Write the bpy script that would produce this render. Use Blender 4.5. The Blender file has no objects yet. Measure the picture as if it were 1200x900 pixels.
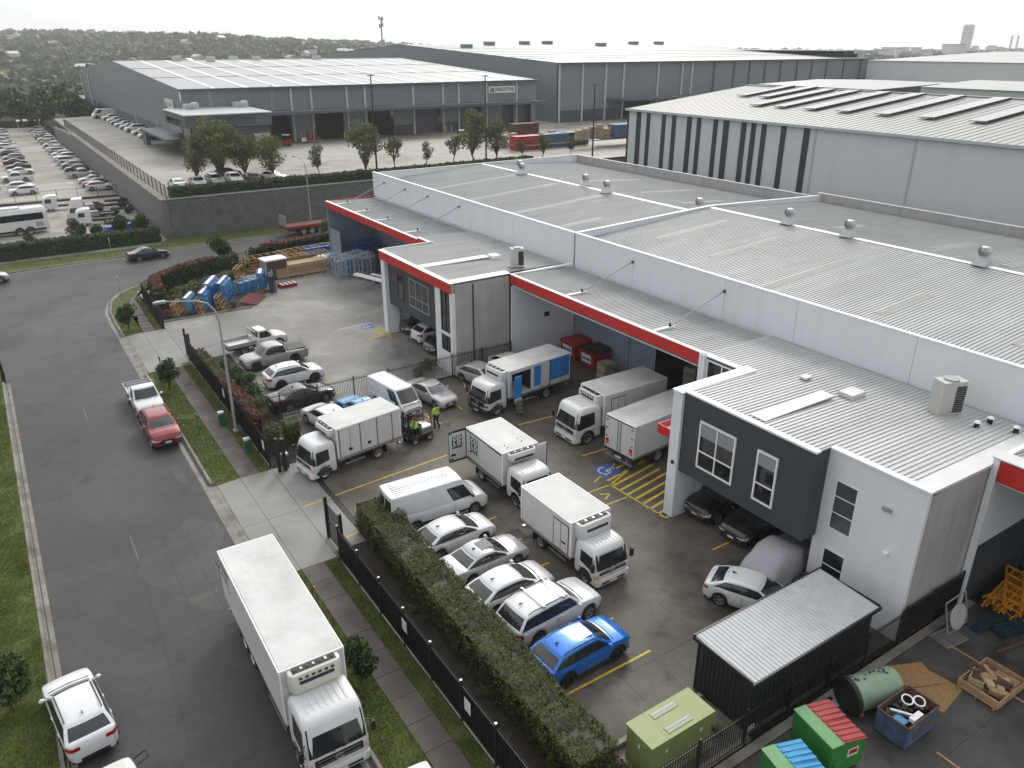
import bpy, bmesh, math, random
from mathutils import Vector, Matrix, noise, Euler
R = math.radians
random.seed(11)
S = bpy.context.scene
COL = S.collection

# ------------------------------------------------------------------ camera
cam_d = bpy.data.cameras.new('camera'); cam = bpy.data.objects.new('camera', cam_d); COL.objects.link(cam)
cam_d.sensor_width = 36.0; cam_d.lens = 36.0 * 914.5 / 1200.0
cam_d.clip_start = 0.5; cam_d.clip_end = 20000
cam.location = (0, 0, 24.0); cam.rotation_euler = (R(90 - 23.51), 0, R(-33.43))
S.camera = cam

# ------------------------------------------------------------------ sky and sun: bright overcast, sun behind thin cloud ahead-right
SUN_AZ, SUN_EL = 41.0, 36.0          # degrees clockwise from +Y, elevation
W = bpy.data.worlds.new('World'); S.world = W; W.use_nodes = True
nt = W.node_tree; nt.nodes.clear()
out = nt.nodes.new('ShaderNodeOutputWorld'); bg = nt.nodes.new('ShaderNodeBackground')
sky = nt.nodes.new('ShaderNodeTexSky'); sky.sky_type = 'NISHITA'; sky.sun_disc = False
sky.sun_elevation = R(SUN_EL); sky.sun_rotation = R(SUN_AZ); sky.air_density = 1.0; sky.dust_density = 4.0; sky.ozone_density = 1.0
# overcast: an even cloud deck of a little varying brightness mixed over the clear sky
tc = nt.nodes.new('ShaderNodeTexCoord'); mp = nt.nodes.new('ShaderNodeMapping'); mp.inputs['Scale'].default_value = (1.2, 1.2, 5.0)
nz = nt.nodes.new('ShaderNodeTexNoise'); nz.inputs['Scale'].default_value = 1.6; nz.inputs['Detail'].default_value = 5
cr = nt.nodes.new('ShaderNodeValToRGB')
cr.color_ramp.elements[0].position = 0.3; cr.color_ramp.elements[0].color = (12.6, 13.5, 14.3, 1)
cr.color_ramp.elements[1].position = 0.58; cr.color_ramp.elements[1].color = (22.5, 22.3, 22.1, 1)
mix = nt.nodes.new('ShaderNodeMixRGB'); mix.inputs[0].default_value = 0.8
nt.links.new(tc.outputs['Generated'], mp.inputs[0]); nt.links.new(mp.outputs[0], nz.inputs['Vector'])
nt.links.new(nz.outputs['Fac'], cr.inputs[0]); nt.links.new(sky.outputs[0], mix.inputs[1]); nt.links.new(cr.outputs[0], mix.inputs[2])
# thin overcast is brighter toward the veiled sun
dp = nt.nodes.new('ShaderNodeVectorMath'); dp.operation = 'DOT_PRODUCT'; nrm = nt.nodes.new('ShaderNodeVectorMath'); nrm.operation = 'NORMALIZE'
dp.inputs[1].default_value = (math.sin(R(SUN_AZ)) * math.cos(R(SUN_EL)), math.cos(R(SUN_AZ)) * math.cos(R(SUN_EL)), math.sin(R(SUN_EL)))
nt.links.new(tc.outputs['Generated'], nrm.inputs[0]); nt.links.new(nrm.outputs[0], dp.inputs[0])
m1 = nt.nodes.new('ShaderNodeMath'); m1.operation = 'MULTIPLY_ADD'; m1.inputs[1].default_value = 0.5; m1.inputs[2].default_value = 0.5; nt.links.new(dp.outputs['Value'], m1.inputs[0])
m2 = nt.nodes.new('ShaderNodeMath'); m2.operation = 'POWER'; m2.inputs[1].default_value = 8.0; nt.links.new(m1.outputs[0], m2.inputs[0])
m3 = nt.nodes.new('ShaderNodeMath'); m3.operation = 'MULTIPLY_ADD'; m3.inputs[1].default_value = 0.9; m3.inputs[2].default_value = 0.53; nt.links.new(m2.outputs[0], m3.inputs[0])
sc_ = nt.nodes.new('ShaderNodeVectorMath'); sc_.operation = 'SCALE'; nt.links.new(mix.outputs[0], sc_.inputs[0]); nt.links.new(m3.outputs[0], sc_.inputs['Scale'])
nt.links.new(sc_.outputs[0], bg.inputs[0]); bg.inputs[1].default_value = 0.10
nt.links.new(bg.outputs[0], out.inputs[0])

sd = bpy.data.lights.new('sun', 'SUN'); sun = bpy.data.objects.new('sun', sd); COL.objects.link(sun)
sd.energy = 1.2; sd.angle = R(14); sd.color = (1.0, 0.95, 0.88)
a, e = R(SUN_AZ), R(SUN_EL)
to_sun = Vector((math.sin(a) * math.cos(e), math.cos(a) * math.cos(e), math.sin(e)))
sun.rotation_euler = to_sun.to_track_quat('Z', 'Y').to_euler(); sun.location = (0, 0, 80)

vs = S.view_settings; vs.view_transform = 'Standard'; vs.look = 'None'; vs.gamma = 1; vs.use_curve_mapping = False; vs.exposure = 0.12
S.render.engine = 'CYCLES'; S.cycles.use_denoising = True; S.cycles.max_bounces = 5; S.cycles.diffuse_bounces = 3
S.cycles.glossy_bounces = 2; S.cycles.transmission_bounces = 3; S.cycles.volume_bounces = 0; S.cycles.sample_clamp_indirect = 6
S.cycles.caustics_reflective = False; S.cycles.caustics_refractive = False

# ------------------------------------------------------------------ materials
M = {}
def _new(name):
    m = bpy.data.materials.new(name); m.use_nodes = True; M[name] = m
    n = m.node_tree; b = n.nodes['Principled BSDF']; return m, n, b
def _noise(n, scale, detail=4, rough=0.55, co=None):
    t = n.nodes.new('ShaderNodeTexNoise'); t.inputs['Scale'].default_value = scale; t.inputs['Detail'].default_value = detail; t.inputs['Roughness'].default_value = rough
    if co is not None: n.links.new(co, t.inputs['Vector'])
    return t
def _ramp(n, fac, stops):
    r = n.nodes.new('ShaderNodeValToRGB'); el = r.color_ramp.elements
    el[0].position, el[0].color = stops[0][0], tuple(stops[0][1]) + (1,)
    el[1].position, el[1].color = stops[-1][0], tuple(stops[-1][1]) + (1,)
    for p, c in stops[1:-1]:
        x = el.new(p); x.color = tuple(c) + (1,)
    n.links.new(fac, r.inputs[0]); return r
def _mul(n, a, b, fac=1.0, mode='MULTIPLY'):
    m = n.nodes.new('ShaderNodeMixRGB'); m.blend_type = mode; m.inputs[0].default_value = fac
    n.links.new(a, m.inputs[1])
    if hasattr(b, 'links'): n.links.new(b, m.inputs[2])
    else: m.inputs[2].default_value = tuple(b) + (1,)
    return m
def _bump(n, b, h, strength, dist):
    u = n.nodes.new('ShaderNodeBump'); u.inputs['Strength'].default_value = strength; u.inputs['Distance'].default_value = dist
    n.links.new(h, u.inputs['Height']); n.links.new(u.outputs[0], b.inputs['Normal']); return u
def _co(n, kind='Object'):
    t = n.nodes.new('ShaderNodeTexCoord'); return t.outputs[kind]

def mat(name, col, rough=0.5, metal=0.0, var=0.12, scale=2.0, bump=0.0, bscale=40.0, coat=0.0, spec=0.5, kind='Object', randobj=0.0):
    """plain surface with a soft uneven tone"""
    m, n, b = _new(name); co = _co(n, kind)
    base = tuple(col)
    if var > 0:
        t = _noise(n, scale, 5, 0.6, co)
        r = _ramp(n, t.outputs['Fac'], [(0.3, tuple(c * (1 - var) for c in base)), (0.7, tuple(min(1, c * (1 + var)) for c in base))])
        src = r.outputs[0]
        if randobj > 0:
            oi = n.nodes.new('ShaderNodeObjectInfo')
            rr = _ramp(n, oi.outputs['Random'], [(0, (1 - randobj,) * 3), (1, (1 + randobj,) * 3)])
            src = _mul(n, src, rr.outputs[0]).outputs[0]
        n.links.new(src, b.inputs['Base Color'])
        rv = n.nodes.new('ShaderNodeMapRange'); rv.inputs['To Min'].default_value = max(0.02, rough - 0.08); rv.inputs['To Max'].default_value = min(1, rough + 0.1)
        n.links.new(t.outputs['Fac'], rv.inputs['Value']); n.links.new(rv.outputs[0], b.inputs['Roughness'])
    else:
        b.inputs['Base Color'].default_value = base + (1,); b.inputs['Roughness'].default_value = rough
    b.inputs['Metallic'].default_value = metal; b.inputs['Specular IOR Level'].default_value = spec
    if coat: b.inputs['Coat Weight'].default_value = coat; b.inputs['Coat Roughness'].default_value = 0.05
    if bump:
        t2 = _noise(n, bscale, 4, 0.6, co); _bump(n, b, t2.outputs['Fac'], bump, 0.02)
    return m

def ground_mat(name, dark, mid, light, scale=0.12, r0=0.45, r1=0.85, grain=25.0, gamp=0.25, stain=None, cracks=0.0, sscale=0.5, spots=0.0):
    """large worn sheet: broad tone patches, fine grain, stains, damp areas that are smoother"""
    m, n, b = _new(name); co = _co(n)
    t1 = _noise(n, scale, 6, 0.62, co); t2 = _noise(n, grain, 3, 0.7, co); t3 = _noise(n, sscale, 5, 0.65, co)
    t1.inputs['Distortion'].default_value = 0.6; b.inputs['Specular IOR Level'].default_value = 0.36
    r = _ramp(n, t1.outputs['Fac'], [(0.28, dark), (0.5, mid), (0.72, light)])
    g = _ramp(n, t2.outputs['Fac'], [(0.3, (1 - gamp,) * 3), (0.7, (1 + gamp,) * 3)])
    c = _mul(n, r.outputs[0], g.outputs[0])
    s = _ramp(n, t3.outputs['Fac'], [(0.36, stain or (0.75, 0.73, 0.7)), (0.5, (1, 1, 1)), (0.66, (1.12, 1.12, 1.1))])
    c = _mul(n, c.outputs[0], s.outputs[0])
    if spots:
        t4 = _noise(n, 0.9, 4, 0.6, co); sp = _ramp(n, t4.outputs['Fac'], [(0.56, (1, 1, 1)), (0.7, (1 - spots,) * 3)]); c = _mul(n, c.outputs[0], sp.outputs[0])
        t5 = _noise(n, 3.5, 5, 0.7, co); sp = _ramp(n, t5.outputs['Fac'], [(0.3, (1 - spots * .5,) * 3), (0.5, (1, 1, 1)), (0.72, (1 + spots * .35,) * 3)]); c = _mul(n, c.outputs[0], sp.outputs[0])
    if cracks:
        v = n.nodes.new('ShaderNodeTexVoronoi'); v.feature = 'DISTANCE_TO_EDGE'; v.inputs['Scale'].default_value = cracks
        w = _noise(n, 1.5, 3, 0.5, co); mm = _mul(n, co, w.outputs['Color'], 0.12, 'MIX'); n.links.new(mm.outputs[0], v.inputs['Vector'])
        vr = _ramp(n, v.outputs['Distance'], [(0.0, (0.45, 0.45, 0.45)), (0.02, (1, 1, 1))])
        c = _mul(n, c.outputs[0], vr.outputs[0], 0.6)
    n.links.new(c.outputs[0], b.inputs['Base Color'])
    rv = n.nodes.new('ShaderNodeMapRange'); rv.inputs['From Min'].default_value = 0.3; rv.inputs['From Max'].default_value = 0.7
    rv.inputs['To Min'].default_value = r0; rv.inputs['To Max'].default_value = r1
    n.links.new(t3.outputs['Fac'], rv.inputs['Value']); n.links.new(rv.outputs[0], b.inputs['Roughness'])
    _bump(n, b, t2.outputs['Fac'], 0.25, 0.01)
    return m

def streak_mat(name, col, rough, amt, fine=1.0):
    """painted or cast wall: rain streaks running down, broad blotches"""
    m, n, b = _new(name); co = _co(n); mp_ = n.nodes.new('ShaderNodeMapping'); mp_.inputs['Scale'].default_value = (1.5 * fine, 1.5 * fine, 0.13 * fine); n.links.new(co, mp_.inputs[0])
    t = _noise(n, 1.0, 6, 0.65, mp_.outputs[0]); t2 = _noise(n, 0.7 * fine, 5, 0.6, co)
    r = _ramp(n, t.outputs['Fac'], [(0.28, tuple(c * (1 - amt) for c in col)), (0.5, col), (0.75, tuple(min(1, c * (1 + amt * .4)) for c in col))])
    q = _ramp(n, t2.outputs['Fac'], [(0.3, (1 - amt * .7,) * 3), (0.6, (1, 1, 1))])
    n.links.new(_mul(n, r.outputs[0], q.outputs[0]).outputs[0], b.inputs['Base Color']); b.inputs['Roughness'].default_value = rough; return m
def roof_mat(name, col):
    """weathered steel roofing: tone differs sheet to sheet, dust bands along the fall"""
    m, n, b = _new(name); co = _co(n); mp_ = n.nodes.new('ShaderNodeMapping'); mp_.inputs['Scale'].default_value = (0.12, 1.3, 1.0); n.links.new(co, mp_.inputs[0])
    t = _noise(n, 1.0, 5, 0.6, mp_.outputs[0]); t2 = _noise(n, 0.25, 5, 0.6, co)
    r = _ramp(n, t.outputs['Fac'], [(0.3, tuple(c * .86 for c in col)), (0.55, col), (0.75, tuple(c * 1.1 for c in col))]); q = _ramp(n, t2.outputs['Fac'], [(0.3, (0.9, 0.895, 0.88)), (0.55, (1, 1, 1))])
    n.links.new(_mul(n, r.outputs[0], q.outputs[0]).outputs[0], b.inputs['Base Color']); b.inputs['Roughness'].default_value = 0.42; b.inputs['Metallic'].default_value = 0.15; return m
def leaf_mat(name, cols, scale=0.8, trans=0.25):
    m, n, b = _new(name); co = _co(n)
    geo = n.nodes.new('ShaderNodeNewGeometry'); t = _noise(n, scale, 3, 0.6, co)
    add = n.nodes.new('ShaderNodeMath'); add.operation = 'MULTIPLY_ADD'; add.inputs[1].default_value = 0.5
    n.links.new(geo.outputs['Random Per Island'], add.inputs[0]); 
    h = n.nodes.new('ShaderNodeMath'); h.operation = 'MULTIPLY_ADD'; h.inputs[1].default_value = 0.9; h.inputs[2].default_value = -0.2
    n.links.new(t.outputs['Fac'], h.inputs[0]); n.links.new(h.outputs[0], add.inputs[2])
    k = len(cols) - 1
    r = _ramp(n, add.outputs[0], [(0.1 + 0.8 * i / k, c) for i, c in enumerate(cols)])
    oi = n.nodes.new('ShaderNodeObjectInfo'); rr = _ramp(n, oi.outputs['Random'], [(0, (0.85, 0.82, 0.8)), (1, (1.15, 1.1, 1.1))])
    c = _mul(n, r.outputs[0], rr.outputs[0])
    n.links.new(c.outputs[0], b.inputs['Base Color']); b.inputs['Roughness'].default_value = 0.55; b.inputs['Specular IOR Level'].default_value = 0.3
    tr = n.nodes.new('ShaderNodeBsdfTranslucent'); n.links.new(c.outputs[0], tr.inputs[0])
    mx = n.nodes.new('ShaderNodeMixShader'); mx.inputs[0].default_value = trans
    n.links.new(b.outputs[0], mx.inputs[1]); n.links.new(tr.outputs[0], mx.inputs[2]); n.links.new(mx.outputs[0], n.nodes['Material Output'].inputs[0])
    return m

# ground
ground_mat('asphalt', (0.028, 0.0278, 0.028), (0.04, 0.0396, 0.0395), (0.066, 0.065, 0.064), 0.1, 0.48, 0.74, 40, 0.45, (0.7, 0.7, 0.7), 0, 0.2, .28)
ground_mat('asphalt_patch', (0.04, 0.04, 0.039), (0.055, 0.055, 0.053), (0.075, 0.074, 0.07), 0.4, 0.5, 0.8, 30, 0.35, (0.7, 0.7, 0.7), 1.6, 0.6)
ground_mat('asphalt_dark', (0.016, 0.016, 0.017), (0.022, 0.022, 0.023), (0.03, 0.03, 0.03), 0.4, 0.4, 0.7, 30, 0.3)
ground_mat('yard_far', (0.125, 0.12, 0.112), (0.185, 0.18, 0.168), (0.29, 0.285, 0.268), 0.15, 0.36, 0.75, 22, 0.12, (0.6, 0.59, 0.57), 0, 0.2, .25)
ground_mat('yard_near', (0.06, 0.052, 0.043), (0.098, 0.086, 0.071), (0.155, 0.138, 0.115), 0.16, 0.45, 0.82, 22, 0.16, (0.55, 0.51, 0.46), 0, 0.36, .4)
ground_mat('drive', (0.16, 0.1584, 0.152), (0.2, 0.1976, 0.1896), (0.248, 0.244, 0.232), 0.22, 0.4, 0.75, 22, 0.1, (0.8, 0.79, 0.77), 0, 0.3)
ground_mat('yard_right', (0.034, 0.033, 0.031), (0.05, 0.0485, 0.045), (0.08, 0.077, 0.07), 0.22, 0.35, 0.7, 22, 0.16, (0.6, 0.58, 0.56), 0, 0.4, .35)
ground_mat('yard_upper', (0.2, 0.188, 0.165), (0.28, 0.265, 0.235), (0.38, 0.365, 0.33), 0.05, 0.5, 0.85, 6, 0.1, (0.55, 0.51, 0.45), 0, 0.09, .2)
ground_mat('path', (0.058, 0.047, 0.04), (0.082, 0.068, 0.058), (0.125, 0.108, 0.094), 0.5, 0.5, 0.85, 30, 0.18, (0.74, 0.7, 0.66), 0, 0.35, .3)
ground_mat('kerb', (0.1445, 0.1318, 0.1148), (0.1955, 0.1802, 0.1573), (0.2635, 0.2465, 0.221), 0.5, 0.6, 0.9, 30, 0.14, (0.6, 0.57, 0.52), 0, 0.7)
ground_mat('mulch', (0.018, 0.014, 0.011), (0.03, 0.024, 0.019), (0.055, 0.045, 0.036), 0.9, 0.8, 1.0, 14, 0.5, (0.7, 0.68, 0.6), 0, 2.0)
ground_mat('soil', (0.04, 0.052, 0.014), (0.062, 0.08, 0.02), (0.09, 0.1, 0.03), 0.5, 0.85, 1.0, 30, 0.5, (0.9, 0.75, 0.55), 0, 1.6, .4)
ground_mat('scrub', (0.0224, 0.0304, 0.0144), (0.032, 0.04, 0.0192), (0.056, 0.056, 0.032), 0.01, 0.9, 1.0, 0.2, 0.3, None, 0, 0.05)
leaf_mat('grass_blade', [(0.05, 0.1, 0.012), (0.085, 0.15, 0.02), (0.12, 0.18, 0.03), (0.18, 0.18, 0.055)], 0.35, 0.25)
# foliage
leaf_mat('leaf_hedge', [(0.03, 0.055, 0.016), (0.07, 0.1, 0.03), (0.125, 0.135, 0.04), (0.17, 0.115, 0.05)], 0.55)
leaf_mat('leaf_dark', [(0.012, 0.03, 0.009), (0.026, 0.06, 0.016), (0.052, 0.1, 0.03), (0.085, 0.135, 0.048)], 1.2)
leaf_mat('leaf_red', [(0.07, 0.028, 0.0196), (0.14, 0.049, 0.0364), (0.21, 0.077, 0.056), (0.126, 0.098, 0.042)], 1.0)
leaf_mat('leaf_bright', [(0.036, 0.066, 0.0168), (0.072, 0.12, 0.03), (0.12, 0.168, 0.048), (0.18, 0.204, 0.072)], 1.0)
leaf_mat('leaf_gum', [(0.046, 0.0575, 0.023), (0.08625, 0.1035, 0.04025), (0.1323, 0.1437, 0.0575), (0.1955, 0.1667, 0.0805)], 0.4, .35)
leaf_mat('leaf_wood', [(0.022, 0.042, 0.013), (0.042, 0.072, 0.023), (0.075, 0.1, 0.034), (0.115, 0.105, 0.048)], 0.02, 0.1)
leaf_mat('leaf_brown', [(0.072, 0.06, 0.0264), (0.108, 0.09, 0.042), (0.144, 0.12, 0.06), (0.18, 0.156, 0.084)], 1.0)
mat('bark', (0.075, 0.06, 0.048), 0.9, var=0.4, scale=8, bump=0.5, bscale=30)
# building
streak_mat('white_panel', (0.7, 0.735, 0.775), 0.55, 0.05)
mat('white_trim', (0.78, 0.79, 0.8), 0.4, var=0.05, scale=2)
streak_mat('concrete_panel', (0.37, 0.365, 0.358), 0.85, 0.2)
roof_mat('roof_white', (0.375, 0.39, 0.395))
roof_mat('roof_office', (0.46, 0.47, 0.472))
mat('flashing', (0.56, 0.565, 0.56), 0.38, var=0.07, scale=1.5)
streak_mat('red', (0.5, 0.022, 0.018), 0.45, 0.12, 1.0)
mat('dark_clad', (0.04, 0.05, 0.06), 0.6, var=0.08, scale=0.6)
mat('dado', (0.2, 0.25, 0.31), 0.6, var=0.06)
mat('grey_pipe', (0.3, 0.32, 0.33), 0.45, var=0.1)
mat('cage_pale', (0.45, 0.5, 0.55), 0.4, 0.2, var=0.15)
mat('galv', (0.46, 0.47, 0.48), 0.35, 0.6, var=0.12, scale=6)
mat('glass', (0.012, 0.015, 0.018), 0.04, var=0, spec=0.9)
mat('blind', (0.25, 0.27, 0.29), 0.5, var=0.05)
mat('black_steel', (0.012, 0.013, 0.014), 0.4, var=0.1)
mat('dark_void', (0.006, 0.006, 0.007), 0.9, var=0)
mat('shed_wall', (0.014, 0.017, 0.019), 0.5, var=0.15)
mat('shed_roof', (0.4, 0.42, 0.435), 0.45, 0.0, var=0.08, scale=2)
mat('yellow_paint', (0.5, 0.36, 0.03), 0.6, var=0.25, scale=3)
mat('white_paint', (0.5, 0.5, 0.49), 0.6, var=0.22, scale=4)
mat('old_white_paint', (0.085, 0.084, 0.08), 0.6, var=0.3, scale=4)
mat('blue_paint', (0.03, 0.08, 0.25), 0.6, var=0.2, scale=4)
streak_mat('wh_wall', (0.155, 0.185, 0.2), 0.5, 0.06, .4)
mat('wh_wall_dark', (0.07, 0.085, 0.105), 0.5, var=0.06, scale=0.15)
mat('wh_roof', (0.21, 0.225, 0.225), 0.4, var=0.08, scale=0.08)
mat('wh_skylight', (0.5, 0.52, 0.52), 0.3, var=0.05)
mat('wh_pipe', (0.4, 0.44, 0.46), 0.5, var=0.05)
streak_mat('wh3_wall', (0.52, 0.555, 0.57), 0.5, 0.05, .4)
mat('wh3_stripe', (0.02, 0.027, 0.043), 0.5, var=0.05)
mat('wh3_roof', (0.28, 0.282, 0.27), 0.42, var=0.07, scale=0.1)
mat('solar', (0.01, 0.013, 0.03), 0.12, 0.2, var=0.1)
mat('block', (0.135, 0.14, 0.147), 0.85, var=0.25, scale=1.2, randobj=0.1)
mat('wall_smooth', (0.135, 0.142, 0.152), 0.75, var=0.12, scale=0.15)
mat('far_white', (0.5, 0.5, 0.5), 0.7, var=0.1)
mat('far_roof', (0.2, 0.17, 0.16), 0.7, var=0.3)
# vehicles
for nm, c in dict(p_white=(0.6, 0.615, 0.63), p_silver=(0.42, 0.43, 0.44), p_grey=(0.26, 0.27, 0.28), p_dark=(0.022, 0.024, 0.028), p_black=(0.01, 0.01, 0.011),
                  p_red=(0.2, 0.012, 0.018), p_blue=(0.004, 0.14, 0.52), p_lblue=(0.12, 0.31, 0.52), p_navy=(0.012, 0.02, 0.045)).items():
    mat(nm, c, 0.28, 0.25 if nm in ('p_silver', 'p_grey', 'p_blue', 'p_red') else 0.0, var=0.03, scale=1.5, coat=0.6)
mat('truck_white', (0.6, 0.61, 0.62), 0.35, var=0.04, scale=1.2, coat=0.3)
streak_mat('box_white', (0.56, 0.565, 0.57), 0.42, 0.07, 1.2)
ground_mat('box_roof', (0.44, 0.44, 0.43), (0.52, 0.52, 0.515), (0.56, 0.56, 0.56), 0.5, 0.5, 0.7, 9, 0.02, (0.9, 0.89, 0.87), 0, 0.6)
mat('car_glass', (0.018, 0.022, 0.025), 0.03, var=0, spec=0.8)
mat('tyre', (0.014, 0.014, 0.015), 0.85, var=0.1)
mat('rim', (0.36, 0.37, 0.38), 0.35, 0.7, var=0.1)
mat('rim_dark', (0.03, 0.03, 0.032), 0.35, 0.5, var=0.1)
mat('trim', (0.014, 0.014, 0.015), 0.5, var=0.1)
mat('lamp_clear', (0.6, 0.62, 0.64), 0.1, var=0)
mat('lamp_red', (0.35, 0.01, 0.012), 0.2, var=0)
mat('lamp_amber', (0.75, 0.14, 0.02), 0.25, var=0)
mat('plate', (0.65, 0.65, 0.62), 0.5, var=0.05)
mat('chassis', (0.02, 0.02, 0.021), 0.6, var=0.3)
mat('cream', (0.56, 0.55, 0.48), 0.45, var=0.05)
mat('door_blue', (0.02, 0.19, 0.55), 0.4, var=0.04)
mat('cold_green', (0.015, 0.17, 0.085), 0.4, var=0.04)
mat('print_black', (0.014, 0.015, 0.018), 0.5, var=0)
mat('print_white', (0.7, 0.7, 0.7), 0.5, var=0)
mat('cover_cloth', (0.34, 0.32, 0.36), 0.8, var=0.08, scale=1.5, bump=0.35, bscale=4)
# goods
mat('box_green', (0.2, 0.245, 0.085), 0.45, var=0.06)
mat('bin_green', (0.03, 0.2, 0.035), 0.4, var=0.1)
mat('bin_green_light', (0.085, 0.24, 0.085), 0.4, var=0.1)
mat('bin_red', (0.34, 0.055, 0.055), 0.45, var=0.1)
mat('bin_blue', (0.04, 0.27, 0.5), 0.45, var=0.1)
mat('bin_dred', (0.3, 0.014, 0.012), 0.5, var=0.15)
mat('tank_green', (0.2, 0.27, 0.19), 0.5, var=0.12)
mat('skip_blue', (0.06, 0.1, 0.17), 0.6, var=0.35, scale=3)
mat('rust', (0.09, 0.045, 0.032), 0.8, var=0.45, scale=4)
mat('osb', (0.25, 0.15, 0.065), 0.75, var=0.35, scale=14)
mat('timber', (0.34, 0.22, 0.12), 0.75, var=0.25, scale=4)
mat('timber_pale', (0.4, 0.31, 0.2), 0.75, var=0.25, scale=4)
mat('yellow_steel', (0.32, 0.19, 0.06), 0.55, var=0.45, scale=3, randobj=.2)
mat('orange_steel', (0.52, 0.22, 0.01), 0.5, var=0.2)
mat('rack_blue', (0.02, 0.11, 0.36), 0.45, var=0.15)
mat('rack_lblue', (0.06, 0.22, 0.4), 0.45, var=0.15)
mat('rack_dark', (0.012, 0.035, 0.05), 0.5, var=0.2)
mat('rack_red', (0.2, 0.02, 0.03), 0.5, var=0.2)
mat('kiosk_green', (0.03, 0.11, 0.06), 0.5, var=0.1)
mat('hivis', (0.42, 0.75, 0.02), 0.6, var=0.05)
mat('cloth_dark', (0.012, 0.013, 0.018), 0.8, var=0.1)
mat('skin', (0.42, 0.24, 0.16), 0.55, var=0.05)
mat('hair', (0.03, 0.02, 0.014), 0.7, var=0.1)
mat('helmet', (0.6, 0.03, 0.02), 0.4, var=0)

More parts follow.
